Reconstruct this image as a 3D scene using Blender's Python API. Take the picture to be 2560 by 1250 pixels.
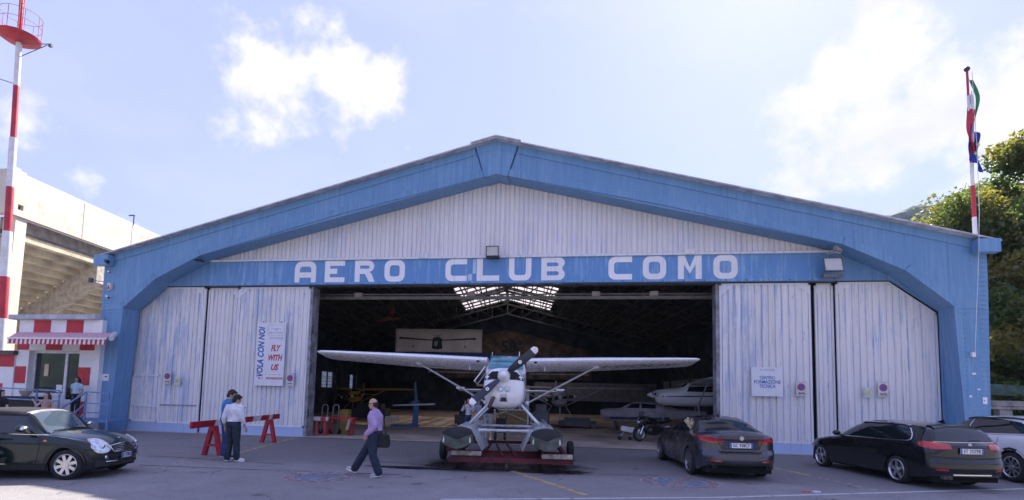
import bpy, bmesh, math, random
import numpy as np
from mathutils import Vector, Matrix
from mathutils.bvhtree import BVHTree
random.seed(7); np.random.seed(7)
for o in list(bpy.data.objects): bpy.data.objects.remove(o)
SC=bpy.context.scene; COL=SC.collection; PI=math.pi
# ---------------------------------------------------------------- camera
F_PX,Y0,PITCH,YAW,ROLL=1299.866,884.512,0.0799,-0.141854,0.022432
CAMP=(3.4667,-18.705,1.828)
def make_camera():
    cp,sp,cy,sy=math.cos(PITCH),math.sin(PITCH),math.cos(YAW),math.sin(YAW)
    Fw=Vector((sy*cp,cy*cp,sp)); R=Vector((cy,-sy,0)); U=R.cross(Fw)
    c,s=math.cos(ROLL),math.sin(ROLL)
    Xc=R*c+U*s; Yc=-R*s+U*c; Zc=-Fw
    cam=bpy.data.cameras.new('camera'); o=bpy.data.objects.new('camera',cam); COL.objects.link(o)
    m=Matrix((Xc,Yc,Zc)).transposed().to_4x4(); m.translation=Vector(CAMP); o.matrix_world=m
    cam.sensor_width=36; cam.sensor_fit='HORIZONTAL'; cam.lens=36*F_PX/2560
    cam.shift_y=(Y0-625)/2560; cam.clip_end=3000; cam.clip_start=.1
    SC.camera=o
make_camera()
SC.render.resolution_x=1024; SC.render.resolution_y=500
# ---------------------------------------------------------------- light
SUN_EL=math.radians(44.9); SUN_AZ=math.radians(19.7)      # azimuth from +Y towards +X
sd=Vector((math.sin(SUN_AZ)*math.cos(SUN_EL),math.cos(SUN_AZ)*math.cos(SUN_EL),math.sin(SUN_EL)))
SUN_STRENGTH=5.0; SKY_STRENGTH=0.15; EXPOSURE=1.40
sl=bpy.data.lights.new('sun','SUN'); sl.energy=SUN_STRENGTH; sl.angle=math.radians(.5); sl.color=(1,.93,.82)
so=bpy.data.objects.new('sun',sl); COL.objects.link(so); so.rotation_euler=sd.to_track_quat('Z','Y').to_euler(); so.location=(10,40,60)
W=bpy.data.worlds.new('World'); SC.world=W; W.use_nodes=True
def sky_world():
    nt=W.node_tree; N=nt.nodes; L=nt.links; N.clear()
    out=N.new('ShaderNodeOutputWorld'); bg=N.new('ShaderNodeBackground'); bg.inputs['Strength'].default_value=SKY_STRENGTH
    L.new(bg.outputs[0],out.inputs[0])
    sky=N.new('ShaderNodeTexSky'); sky.sky_type='NISHITA'; sky.sun_disc=False
    sky.sun_elevation=SUN_EL; sky.sun_rotation=SUN_AZ; sky.altitude=200; sky.air_density=1.0; sky.dust_density=1.2; sky.ozone_density=1.5
    tc=N.new('ShaderNodeTexCoord')
    def math_(op,a,b=None,c=None,clamp=False):
        m=N.new('ShaderNodeMath'); m.operation=op; m.use_clamp=clamp
        for i,v in enumerate((a,b,c)):
            if v is None: continue
            if isinstance(v,(int,float)): m.inputs[i].default_value=v
            else: L.new(v,m.inputs[i])
        return m.outputs[0]
    nz=N.new('ShaderNodeTexNoise'); nz.inputs['Scale'].default_value=9; nz.inputs['Detail'].default_value=7; nz.inputs['Roughness'].default_value=.62
    mo=N.new('ShaderNodeMapping'); mo.inputs['Location'].default_value=CLOUD_SHIFT; L.new(tc.outputs['Generated'],mo.inputs['Vector']); L.new(mo.outputs[0],nz.inputs['Vector'])
    nz2=N.new('ShaderNodeTexNoise'); nz2.inputs['Scale'].default_value=2.6; nz2.inputs['Detail'].default_value=6; nz2.inputs['Roughness'].default_value=.6
    mp=N.new('ShaderNodeMapping'); mp.inputs['Scale'].default_value=(1,1,2.6); L.new(tc.outputs['Generated'],mp.inputs['Vector']); L.new(mp.outputs[0],nz2.inputs['Vector'])
    total=None
    for d,r,soft in CLOUDS:
        dp=N.new('ShaderNodeVectorMath'); dp.operation='DOT_PRODUCT'; L.new(tc.outputs['Generated'],dp.inputs[0]); dp.inputs[1].default_value=d
        a=math_('ARCCOSINE',dp.outputs['Value']); v=math_('MULTIPLY_ADD',a,-1/r,1.0)      # 1 at centre, 0 at rim
        v=math_('MULTIPLY',v,soft)
        total=v if total is None else math_('MAXIMUM',total,v)
    total=math_('MAXIMUM',total,-1.0)
    k=math_('SUBTRACT',nz.outputs['Fac'],.5)
    k=math_('ADD',math_('MULTIPLY_ADD',k,4.2,total),.18)
    mr=N.new('ShaderNodeMapRange'); mr.interpolation_type='SMOOTHSTEP'; mr.inputs['From Min'].default_value=.0; mr.inputs['From Max'].default_value=1.0; L.new(k,mr.inputs['Value'])
    w=N.new('ShaderNodeMapRange'); w.interpolation_type='SMOOTHSTEP'; w.inputs['From Min'].default_value=.45; w.inputs['From Max'].default_value=.85; w.inputs['To Max'].default_value=.35; L.new(nz2.outputs['Fac'],w.inputs['Value'])
    cm=math_('MAXIMUM',mr.outputs[0],w.outputs[0])
    hs=N.new('ShaderNodeMix'); hs.data_type='RGBA'; hs.blend_type='MULTIPLY'; hs.inputs[0].default_value=1; L.new(sky.outputs[0],hs.inputs['A']); hs.inputs['B'].default_value=SKY_TINT
    haze=N.new('ShaderNodeMix'); haze.data_type='RGBA'; haze.inputs[0].default_value=SKY_HAZE[0]; L.new(hs.outputs['Result'],haze.inputs['A']); haze.inputs['B'].default_value=SKY_HAZE[1]
    mx=N.new('ShaderNodeMix'); mx.data_type='RGBA'; L.new(cm,mx.inputs[0]); L.new(haze.outputs['Result'],mx.inputs['A'])
    cr=N.new('ShaderNodeMapRange'); cr.inputs['From Min'].default_value=.3; cr.inputs['From Max'].default_value=.75; L.new(nz2.outputs['Fac'],cr.inputs['Value'])
    cc=N.new('ShaderNodeMix'); cc.data_type='RGBA'; L.new(cr.outputs[0],cc.inputs[0]); cc.inputs['A'].default_value=CLOUD_HI; cc.inputs['B'].default_value=CLOUD_LO
    L.new(cc.outputs['Result'],mx.inputs['B'])
    L.new(mx.outputs['Result'],bg.inputs['Color'])
CLOUDS=[((-.4425,.7455,.490),.08,1.1),((-.4843,.7253,.4894),.085,1.),((-.3985,.7685,.5006),.075,1.),((-.5231,.7382,.426),.06,1.),((-.4237,.734,.5308),.035,.6),((-.3446,.7869,.512),.05,.9),((-.5511,.7189,.4236),.04,.8),
 ((.4023,.8121,.4226),.11,1.),((.4558,.7812,.4265),.09,.9),((.3369,.8639,.3743),.08,.9),((.4092,.8291,.3809),.09,.8),((.4847,.7896,.3761),.06,.7),((.5616,.7362,.3778),.09,1.),
 ((-.7204,.6437,.2500),.05,1.3),((-.697,.6743,.2381),.05,1.3),((-.6692,.7031,.2304),.05,1.2),((-.7487,.566,.3452),.035,.6),((-.3138,.8468,.4295),.022,.5),((-.7173,.6313,.2949),.02,.3),((.417,.7519,.5106),.06,.3)]
CLOUD_SHIFT=(2.7,4.4,6.6); SKY_TINT=(.70,.76,1.,1); SKY_HAZE=(.90,(1.40,1.53,2.9,1)); CLOUD_HI=(3.1,2.95,3.0,1); CLOUD_LO=(2.05,2.0,2.4,1)
SC.view_settings.view_transform='Standard'; SC.view_settings.look='None'; SC.view_settings.gamma=1; SC.view_settings.exposure=EXPOSURE
SC.view_settings.use_curve_mapping=False
SC.render.engine='CYCLES'
HAZE=.00012
sky_world()
# ---------------------------------------------------------------- materials
MATS={}
def _nodes(name):
    m=bpy.data.materials.new(name); m.use_nodes=True; nt=m.node_tree
    b=nt.nodes['Principled BSDF']; return m,nt,nt.nodes,nt.links,b
def _pos(N,L,scale=(1,1,1),world=True):
    g=N.new('ShaderNodeNewGeometry') if world else N.new('ShaderNodeTexCoord')
    mp=N.new('ShaderNodeMapping'); mp.inputs['Scale'].default_value=scale
    L.new(g.outputs['Position' if world else 'Object'],mp.inputs['Vector']); return mp.outputs[0]
def _noise(N,L,vec,scale,detail=5,rough=.6):
    n=N.new('ShaderNodeTexNoise'); n.inputs['Scale'].default_value=scale; n.inputs['Detail'].default_value=detail; n.inputs['Roughness'].default_value=rough
    L.new(vec,n.inputs['Vector']); return n.outputs['Fac']
def _ramp(N,L,fac,a,b,lo=0.,hi=1.):
    r=N.new('ShaderNodeMapRange'); r.interpolation_type='SMOOTHSTEP'; r.inputs['From Min'].default_value=a; r.inputs['From Max'].default_value=b
    r.inputs['To Min'].default_value=lo; r.inputs['To Max'].default_value=hi; L.new(fac,r.inputs['Value']); return r.outputs[0]
def _mix(N,L,fac,a,b,mode='MIX'):
    m=N.new('ShaderNodeMix'); m.data_type='RGBA'; m.blend_type=mode
    if isinstance(fac,(int,float)): m.inputs[0].default_value=fac
    else: L.new(fac,m.inputs[0])
    for k,v in (('A',a),('B',b)):
        if isinstance(v,tuple): m.inputs[k].default_value=v if len(v)==4 else v+(1,)
        else: L.new(v,m.inputs[k])
    return m.outputs['Result']
def _bump(N,L,b,h,strength,dist=.01):
    u=N.new('ShaderNodeBump'); u.inputs['Strength'].default_value=strength; u.inputs['Distance'].default_value=dist
    L.new(h,u.inputs['Height']); L.new(u.outputs[0],b.inputs['Normal'])
def mat(name,col,rough=.6,metal=0.,var=.12,scale=3.,bump=0.,coat=0.,spec=.5,world=True,dirt=None,fine=40.):
    """general paint / fabric / metal: colour with soft uneven wear"""
    if name in MATS: return MATS[name]
    m,nt,N,L,b=_nodes(name)
    v=_pos(N,L,world=world); n=_noise(N,L,v,scale)
    c2=tuple(min(1,x*(1-var*1.6)) for x in col); c1=tuple(min(1,x*(1+var)) for x in col)
    c=_mix(N,L,_ramp(N,L,n,.3,.7),c2,c1)
    if dirt:
        d=_noise(N,L,v,scale*2.3,7,.7); c=_mix(N,L,_ramp(N,L,d,dirt[1],dirt[1]+.14,0,dirt[2]),c,dirt[0])
    L.new(c,b.inputs['Base Color']); b.inputs['Metallic'].default_value=metal
    r=_noise(N,L,v,scale*3); L.new(_ramp(N,L,r,.3,.7,max(0,rough-.06),min(1,rough+.08)),b.inputs['Roughness'])
    b.inputs['Coat Weight'].default_value=coat; b.inputs['Coat Roughness'].default_value=.03; b.inputs['Specular IOR Level'].default_value=spec
    if bump: _bump(N,L,b,_noise(N,L,v,fine,4),bump)
    MATS[name]=m; return m
def mat_streak(name,col,worn,rust=None,amt=.5,dark=(.12,.13,.16),rough=.55,lo=.52,fleck=.3):
    """painted sheet metal: vertical streaks, worn patches where older paint shows, a little grime"""
    if name in MATS: return MATS[name]
    m,nt,N,L,b=_nodes(name)
    vs=_pos(N,L,(9,9,.55)); vb=_pos(N,L,(1,1,.6)); vf=_pos(N,L,(7,7,1.4))
    s=_noise(N,L,vs,1.0,6,.65); big=_noise(N,L,vb,.55,4,.6); p=_noise(N,L,vf,1.1,6,.7)
    mixv=N.new('ShaderNodeMath'); mixv.operation='MULTIPLY_ADD'; L.new(s,mixv.inputs[0]); mixv.inputs[1].default_value=.6
    sm=N.new('ShaderNodeMath'); sm.operation='MULTIPLY'; L.new(big,sm.inputs[0]); sm.inputs[1].default_value=.4; L.new(sm.outputs[0],mixv.inputs[2])
    c=_mix(N,L,_ramp(N,L,mixv.outputs[0],lo,lo+.12,0,amt),col,worn)
    c=_mix(N,L,_ramp(N,L,p,.60,.68,0,fleck),c,tuple(.75*x for x in worn))
    c=_mix(N,L,_ramp(N,L,_noise(N,L,_pos(N,L,(14,14,.35)),1,5,.7),.52,.72,0,.5),c,dark)
    if rust:
        c=_mix(N,L,_ramp(N,L,_noise(N,L,_pos(N,L,(5,5,.5)),1.3,6,.7),.63,.74,0,.6),c,rust)
    oi=N.new('ShaderNodeObjectInfo'); cv=_ramp(N,L,oi.outputs['Random'],0,1,.955,1.025); vm=N.new('ShaderNodeVectorMath'); vm.operation='SCALE'; L.new(c,vm.inputs[0]); L.new(cv,vm.inputs['Scale'])
    L.new(vm.outputs[0],b.inputs['Base Color']); b.inputs['Roughness'].default_value=rough
    _bump(N,L,b,_noise(N,L,_pos(N,L,(1,1,1)),2.2,5),.5,.05)
    MATS[name]=m; return m
def mat_glass(name,col=(.02,.025,.03),rough=.04,trans=0.):
    if name in MATS: return MATS[name]
    m,nt,N,L,b=_nodes(name); b.inputs['Base Color'].default_value=col+(1,); b.inputs['Roughness'].default_value=rough
    b.inputs['Specular IOR Level'].default_value=.9; b.inputs['IOR'].default_value=1.5
    if trans:
        t=N.new('ShaderNodeBsdfTransparent'); t.inputs[0].default_value=(.8,.85,.85,1); mx=N.new('ShaderNodeMixShader'); mx.inputs[0].default_value=trans
        L.new(b.outputs[0],mx.inputs[1]); L.new(t.outputs[0],mx.inputs[2]); L.new(mx.outputs[0],N['Material Output'].inputs[0])
    MATS[name]=m; return m
# ---------------------------------------------------------------- mesh building
class MB:
    def __init__(s): s.v=[]; s.f=[]
    def add(s,vs,fs):
        n=len(s.v); s.v+= [tuple(map(float,v)) for v in vs]; s.f+=[tuple(i+n for i in f) for f in fs]; return s
    def box(s,x0,x1,y0,y1,z0,z1):
        return s.add([(x0,y0,z0),(x1,y0,z0),(x1,y1,z0),(x0,y1,z0),(x0,y0,z1),(x1,y0,z1),(x1,y1,z1),(x0,y1,z1)],
            [(0,3,2,1),(4,5,6,7),(0,1,5,4),(1,2,6,5),(2,3,7,6),(3,0,4,7)])
    def bar(s,p,q,w,h,up=(0,0,1),ext=0):
        p=Vector(p); q=Vector(q); d=(q-p).normalized(); p=p-d*ext; q=q+d*ext
        u=Vector(up); a=d.cross(u)
        if a.length<1e-4: a=d.cross(Vector((0,1,0)))
        a.normalize(); b=a.cross(d).normalized(); a=a*(w/2); b=b*(h/2)
        vs=[p-a-b,p+a-b,p+a+b,p-a+b,q-a-b,q+a-b,q+a+b,q-a+b]
        return s.add(vs,[(0,1,2,3),(7,6,5,4),(0,4,5,1),(1,5,6,2),(2,6,7,3),(3,7,4,0)])
    def tube(s,pts,r,n=8,cap=True):
        pts=[Vector(p) for p in pts]; R=r if isinstance(r,(list,tuple)) else [r]*len(pts)
        base=len(s.v); prev=None; vs=[];fs=[]
        for i,p in enumerate(pts):
            d=(pts[min(i+1,len(pts)-1)]-pts[max(i-1,0)]).normalized()
            if prev is None:
                a=d.cross(Vector((0,0,1)));
                if a.length<1e-3: a=d.cross(Vector((0,1,0)))
            else: a=prev-d*prev.dot(d)
            a.normalize(); prev=a; b=d.cross(a)
            for k in range(n):
                t=2*PI*k/n; vs.append(p+(a*math.cos(t)+b*math.sin(t))*R[i])
        for i in range(len(pts)-1):
            for k in range(n): fs.append((i*n+k,i*n+(k+1)%n,(i+1)*n+(k+1)%n,(i+1)*n+k))
        if cap: fs.append(tuple(range(n-1,-1,-1))); fs.append(tuple(range((len(pts)-1)*n,len(pts)*n)))
        return s.add(vs,fs)
    def prism(s,poly,a0,a1,axis='y'):
        """polygon (2-D) swept along an axis; for axis y the polygon is (x,z); x: (y,z); z: (x,y)"""
        n=len(poly)
        def P(u,v,a): return {'y':(u,a,v),'x':(a,u,v),'z':(u,v,a)}[axis]
        vs=[P(u,v,a0) for u,v in poly]+[P(u,v,a1) for u,v in poly]
        fs=[tuple(range(n)),tuple(range(2*n-1,n-1,-1))]+[(i,i+n,(i+1)%n+n,(i+1)%n) for i in range(n)]
        return s.add(vs,fs)
    def lathe(s,prof,c=(0,0,0),axis='z',n=24,a0=0,a1=2*PI):
        """profile (radius, along-axis)"""
        full=abs(a1-a0-2*PI)<1e-6; m=n if full else n+1; vs=[]
        for r,h in prof:
            for k in range(m):
                t=a0+(a1-a0)*k/n; x,y=r*math.cos(t),r*math.sin(t)
                p={'z':(x,y,h),'y':(x,h,y),'x':(h,x,y)}[axis]; vs.append((p[0]+c[0],p[1]+c[1],p[2]+c[2]))
        fs=[]
        for i in range(len(prof)-1):
            for k in range(n): fs.append((i*m+k,i*m+(k+1)%m,(i+1)*m+(k+1)%m,(i+1)*m+k))
        return s.add(vs,fs)
    def loft(s,secs,closed=True,cap=True):
        n=len(secs[0]); vs=[p for q in secs for p in q]; fs=[]
        for i in range(len(secs)-1):
            for k in range(n if closed else n-1): fs.append((i*n+k,i*n+(k+1)%n,(i+1)*n+(k+1)%n,(i+1)*n+k))
        if cap and closed: fs.append(tuple(range(n-1,-1,-1))); fs.append(tuple(range((len(secs)-1)*n,len(secs)*n)))
        return s.add(vs,fs)
    def sphere(s,c,r,n=12,m=8):
        rx,ry,rz=r if isinstance(r,(tuple,list)) else (r,r,r); vs=[];fs=[]
        for i in range(m+1):
            p=PI*i/m
            for k in range(n): t=2*PI*k/n; vs.append((c[0]+rx*math.sin(p)*math.cos(t),c[1]+ry*math.sin(p)*math.sin(t),c[2]+rz*math.cos(p)))
        for i in range(m):
            for k in range(n): fs.append((i*n+k,(i+1)*n+k,(i+1)*n+(k+1)%n,i*n+(k+1)%n))
        return s.add(vs,fs)
    def build(s,name,m,parent=None,smooth=False,bevel=0,mods=None,world=True,angle=35):
        me=bpy.data.meshes.new(name); me.from_pydata(s.v,[],s.f)
        bm=bmesh.new(); bm.from_mesh(me)
        bmesh.ops.remove_doubles(bm,verts=bm.verts,dist=1e-5)
        bmesh.ops.recalc_face_normals(bm,faces=bm.faces)
        if bevel: bmesh.ops.bevel(bm,geom=[e for e in bm.edges if len(e.link_faces)==2 and e.calc_face_angle(0)>.5],offset=bevel,segments=2,affect='EDGES',clamp_overlap=True)
        if smooth:
            for f in bm.faces: f.smooth=True
            lim=math.radians(angle)
            for e in bm.edges:
                if len(e.link_faces)==2 and e.calc_face_angle(0)>lim: e.smooth=False
        bm.to_mesh(me); bm.free()
        return link(name,me,m,parent,world)
def link(name,me,m,parent=None,world=True):
    o=bpy.data.objects.new(name,me); COL.objects.link(o)
    if m and not me.materials: me.materials.append(m)
    if parent:
        o.parent=parent
        if world and parent.type=='EMPTY': o.location=-parent.location
    return o
def thing(name,label,cat,loc=(0,0,0),rotz=0,group=None):
    o=bpy.data.objects.new(name,None); COL.objects.link(o); o.location=loc; o.rotation_euler=(0,0,rotz); o.empty_display_size=.2
    o['label']=label; o['category']=cat
    if group: o['group']=group
    return o
def tag(o,label,cat,group=None):
    o['label']=label; o['category']=cat
    if group: o['group']=group
    return o
def struct(o): o['kind']='structure'; return o
def dup(root,loc,rotz,label,group=None):
    r=root.copy(); COL.objects.link(r); r.location=loc; r.rotation_euler=(0,0,rotz); r['label']=label
    if group: r['group']=group
    for ch in list(root.children):
        c=ch.copy(); COL.objects.link(c); c.parent=r
        for g in ch.children:
            d=g.copy(); COL.objects.link(d); d.parent=c
    return r
def placed(mb,name,m,parent,**k): return mb.build(name,m,parent,world=False,**k)
def shape2d(name,loops,depth,m,parent,matrix,world=True):
    """flat filled outline with holes, extruded by depth; matrix takes (x,y,0) of the drawing to its place"""
    cu=bpy.data.curves.new(name,'CURVE'); cu.dimensions='2D'; cu.fill_mode='BOTH'; cu.extrude=depth/2
    for lp in loops:
        sp=cu.splines.new('POLY'); sp.points.add(len(lp)-1); sp.use_cyclic_u=True
        for p,(x,y) in zip(sp.points,lp): p.co=(x,y,0,1)
    return _curve_to(cu,name,m,parent,matrix,world)
def _curve_to(cu,name,m,parent,matrix,world):
    t=bpy.data.objects.new('tmp',cu); COL.objects.link(t)
    me=bpy.data.meshes.new_from_object(t.evaluated_get(bpy.context.evaluated_depsgraph_get())); bpy.data.objects.remove(t); bpy.data.curves.remove(cu)
    me.materials.clear(); me.transform(matrix); me.name=name
    return link(name,me,m,parent,world)
def text(name,s,size,m,parent,matrix,depth=.002,align='CENTER',bold=0.,shear=0.,width=None,world=True):
    cu=bpy.data.curves.new(name,'FONT'); cu.body=s; cu.size=size; cu.extrude=depth; cu.align_x=align; cu.align_y='CENTER'; cu.offset=bold; cu.shear=shear
    cu.resolution_u=3
    t=bpy.data.objects.new('tmp',cu); COL.objects.link(t); bpy.context.view_layer.update()
    if width:
        w=t.dimensions.x; matrix=matrix@Matrix.Diagonal((width/max(w,1e-3),1,1,1))
    bpy.data.objects.remove(t)
    return _curve_to(cu,name,m,parent,matrix,world)
def front(x,y,z,rz=0.):
    """drawing plane standing upright, facing -Y (towards the apron)"""
    return Matrix.Translation((x,y,z))@Matrix.Rotation(rz,4,'Z')@Matrix.Rotation(PI/2,4,'X')
def arc(cx,cy,r,a0,a1,n=6): return [(cx+r*math.cos(a0+(a1-a0)*i/n),cy+r*math.sin(a0+(a1-a0)*i/n)) for i in range(n+1)]
def rrect(x0,y0,x1,y1,r,n=4):
    r=min(r,(x1-x0)/2-1e-4,(y1-y0)/2-1e-4)
    return arc(x1-r,y1-r,r,0,PI/2,n)+arc(x0+r,y1-r,r,PI/2,PI,n)+arc(x0+r,y0+r,r,PI,1.5*PI,n)+arc(x1-r,y0+r,r,1.5*PI,2*PI,n)
def circ(cx,cy,r,n=24): return [(cx+r*math.cos(2*PI*i/n),cy+r*math.sin(2*PI*i/n)) for i in range(n)]
# ---------------------------------------------------------------- materials of the place
BLUE=mat_streak('blue_painted_plaster',(.135,.285,.49),(.20,.35,.54),amt=.6,dark=(.05,.11,.2),lo=.47,fleck=.12)
BLUE2=mat_streak('blue_lintel_paint',(.13,.30,.57),(.33,.50,.70),amt=.7,dark=(.10,.14,.2),lo=.5,fleck=.12)
BLUEP=mat('blue_painted_steel',(.10,.22,.45),.5,var=.2)
WHITE_SHEET=mat_streak('worn_white_sheet',(.80,.77,.75),(.38,.49,.69),amt=.75,dark=(.24,.26,.34),lo=.50,fleck=.5)
WHITE_GABLE=mat_streak('gable_white_sheet',(.79,.75,.74),(.52,.59,.74),amt=.55,dark=(.3,.33,.42),lo=.5,fleck=.12)
WHITE_FRAME=mat_streak('white_door_frame',(.80,.78,.78),(.50,.56,.70),rust=(.24,.15,.10),amt=.5,lo=.5)
LETTER=mat_streak('white_letter_paint',(.88,.86,.87),(.78,.70,.58),amt=.45,dark=(.55,.50,.42),lo=.53,fleck=.1)
KICK=mat_streak('pale_blue_kick_plate',(.42,.55,.78),(.55,.63,.78),amt=.5,dark=(.2,.25,.32))
ROOFM=mat('grey_roof_flashing',(.50,.49,.53),.6,var=.2)
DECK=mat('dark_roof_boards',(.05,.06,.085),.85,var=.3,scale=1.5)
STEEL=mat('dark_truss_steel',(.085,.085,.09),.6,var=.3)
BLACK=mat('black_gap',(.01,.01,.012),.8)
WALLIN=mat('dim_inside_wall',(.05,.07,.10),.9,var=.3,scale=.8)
CONC=mat('hangar_concrete',(.50,.41,.33),.7,var=.25,scale=.6,dirt=((.30,.25,.21),.52,.5))
WHITEP=mat('white_print_board',(.78,.78,.82),.4,var=.03)
RED=mat('red_print',(.55,.04,.06),.5,var=.05); BLUEK=mat('blue_print',(.04,.13,.42),.5,var=.05); BLK=mat('black_print',(.03,.03,.035),.5)
GREYK=mat('grey_print',(.35,.38,.45),.5)
# ---------------------------------------------------------------- hangar
HG=thing('hangar','blue and white seaplane hangar with a wide gable front and sliding sheet doors half open','hangar',(0,0,0))
SK=.135
def sk(x,y,z): return (x-SK*y,y,z)
LEG=[(-15.39,5.05),(-13.96,6.27),(-12.04,7.20)]
zr=lambda x: 11.40-.256*abs(x)
def frame_side(s):
    m=MB(); c=.04
    poly=[(s*16.27,0),(s*16.42,6.0),(s*16.42,zr(16.42)),(c+s*.79,zr(.79)),(c+s*.42,10.04)]+[(s*-x,z) for x,z in reversed(LEG)]+[(s*15.6,.3),(s*15.63,0)]
    m.prism(poly,0,.8); m.build('portal_frame',BLUE,HG)
    f=MB()          # raised flange along the inner edge and the top edge
    path=[(c+s*.46,10.03)]+[(s*-x,z) for x,z in reversed(LEG)]
    path.insert(1,(s*6,8.78))
    for (a,b),(p,q) in zip(path,path[1:]):
        d=Vector((p-a,q-b)).normalized(); n=Vector((-d.y,d.x));
        if n.y<0: n=-n
        f.prism([(a,b),(p,q),(p+n.x*.26,q+n.y*.26),(a+n.x*.26,b+n.y*.26)],-.035,-.002)
    f.build('bottom_flange',BLUE,HG)
    g=MB(); g.prism([(c+s*.82,zr(.82)-.30),(s*16.0,zr(16.0)-.30),(s*16.0,zr(16.0)-.002),(c+s*.82,zr(.82)-.002)],-.03,-.002); g.build('top_flange',BLUE,HG)
    e=MB().box(min(s*15.95,s*16.62),max(s*15.95,s*16.62),-.34,-.04,zr(16.4)-.42,zr(16.4)+.02); e.build('eave_box',BLUE,HG,bevel=.01)
    r=MB()
    for k in range(44):
        z=.3+k*.155
        for x in (16.36-.0,16.22,15.66-.0 if z<4.9 else 16.3):
            xx=s*(x-(.12*(1-z/7) if x>16 else -.04*(5-z)/5+ -.0)); r.box(xx-.018,xx+.018,-.014,.0,z-.018,z+.018)
    for k in range(26): r.box(s*15.5+s*k*.03-.01,s*15.5+s*k*.03+.01,-.012,0,4.98,5.0)
    o=r.build('rivets',BLUE,HG); o['kind']='stuff'
    MB().box(min(s*15.47,s*16.38),max(s*15.47,s*16.38),-.012,-.001,4.86,4.90).build('leg_seam',BLUE,HG)
for s in (-1,1): frame_side(s)
m=MB(); m.prism([(-.76,zr(.76)+.02),(.04,11.44),(.84,zr(.8)+.02),(.475,10.0),(.04,10.11),(-.395,10.0)],-.07,.8); m.build('keystone_panel',BLUE,HG,bevel=.008)
for pts in ([(-.80,11.18),(-.765,11.2),(-.40,10.0),(-.435,10.0)],[(.88,11.18),(.845,11.2),(.48,10.0),(.515,10.0)]): MB().prism(pts,-.012,-.002).build('keystone_joint_shadow',mat('dark_blue_joint_shadow',(.03,.07,.15),.7),HG)  # dark strips paint a shadow gap along the keystone joints
MB().prism([(-.72,10.9),(.04,11.09),(.80,10.9),(.80,10.92),(.04,11.11),(-.72,10.92)],-.085,-.071).build('keystone_trim',BLUE,HG)
# recessed plane behind the arch, with the door opening left free
rec=[MB(),MB()]
Zt=7.12
outer=[(-15.9,0),(-15.9,5.5),(-14.1,6.9),(-12.2,Zt+.3),(12.2,Zt+.3),(14.1,6.9),(15.9,5.5),(15.9,0)]
rec[0].prism([(-15.95,0),(-15.95,5.4),(-14.2,6.9),(-12.2,7.5),(-12.2,6.13),(-14.34,6.13),(-15.74,5.22),(-15.74,0)],.8,.9)
rec[1].prism([(15.95,0),(15.95,5.4),(14.2,6.9),(12.2,7.5),(12.2,6.13),(13.95,6.13),(15.46,5.02),(15.46,0)],.8,.9)
for q in rec: q.build('recessed_panel',BLUE,HG)
li=MB().box(-12.2,12.2,.78,.95,6.13,7.12); li=li.build('lintel',BLUE2,HG)
MB().box(-12.2,12.2,.75,.779,6.13,6.22).build('lintel_flange',BLUE2,li)
mm=MB().box(-12.25,12.25,.70,1.0,7.121,7.20).build('gable_sill',WHITE_FRAME,HG)
mm=MB()
for k in range(34): x=-12+k*.73; mm.box(x-.02,x+.02,.74,.75,6.15,6.19)
o=mm.build('bolts',STEEL,li); o['kind']='stuff'
for x0,x1,z0,z1 in ((-.93,-.80,6.52,7.08),(-1.12,-.95,6.24,6.50)): MB().box(x0,x1,.772,.779,z0,z1).build('old_paint_patch',mat('pale_old_paint',(.5,.6,.75),.6),li)
for x0,x1 in ((-3.05,-2.75),(7.0,7.35)): MB().box(x0,x1,.66,.7,7.14,7.33).build('patch_plate',WHITE_FRAME,HG)
# corrugated strips
def strip(x0,x1,y,z0,topf,name,m,parent,d=.03):
    v=.014; w=x1-x0; xs=[x0,x0+v,x0+v+.018,x1-v-.018,x1-v,x1]; ys=[y,y,y-d,y-d,y,y]
    vs=[(x,yy,z0) for x,yy in zip(xs,ys)]+[(x,yy,max(z0+.01,topf(x))) for x,yy in zip(xs,ys)]
    mb=MB(); mb.add(vs,[(i,i+1,i+7,i+6) for i in range(5)]); return mb.build(name,m,parent)
def gtop(x):
    P=[(-12.3,7.2),(-12.04,7.3),(-.4,10.2),(.45,10.2),(12.04,7.3),(12.3,7.2)]
    return float(np.interp(x,[p[0] for p in P],[p[1] for p in P]))
n=129; 
for i in range(n):
    x=-12.0+i*24.0/n; strip(x,x+24.0/n,.86,7.195,gtop,'cladding_strip',WHITE_GABLE,HG,.042)
# doors
def door(x0,x1,y,top,n,corner=None,notch=(1,1)):
    """one sliding leaf; top is a function of x"""
    d=MB(); t=.07
    d.box(x0,x0+t,y-.05,y+.03,.36,top(x0)); d.box(x1-t,x1,y-.05,y+.03,.36,top(x1)); 
    pts=[x0]+([corner] if corner else [])+[x1]
    for a,b in zip(pts,pts[1:]): d.prism([(a,top(a)-t),(b,top(b)-t),(b,top(b)),(a,top(a))],y-.05,y+.03)
    d.box(x0,x1,y-.05,y+.03,.36,.42)
    o=d.build('sliding_door',WHITE_FRAME,HG)
    w=(x1-x0-2*t)/n
    for i in range(n): strip(x0+t+i*w,x0+t+(i+1)*w,y,.42,lambda x:top(x)-t,'cladding_strip',WHITE_SHEET,o,.042)
    k=MB().box(x0,x1,y-.055,y+.03,.0,.355); k.build('kick_plate',KICK,o)
    if notch[0]: MB().prism([(x0+t,top(x0)-.42),(x0+t,top(x0)-t),(x0+.5,top(x0)-t)],y-.06,y-.034).build('corner_plate',WHITE_FRAME,o)
    if notch[1]: MB().prism([(x1-t,top(x1)-.42),(x1-t,top(x1)-t),(x1-.5,top(x1)-t)],y-.06,y-.034).build('corner_plate',WHITE_FRAME,o)
    return o
tl=lambda x: 6.1 if x>-14.34 else 6.1-(-14.34-x)*(.9/1.4)
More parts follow.
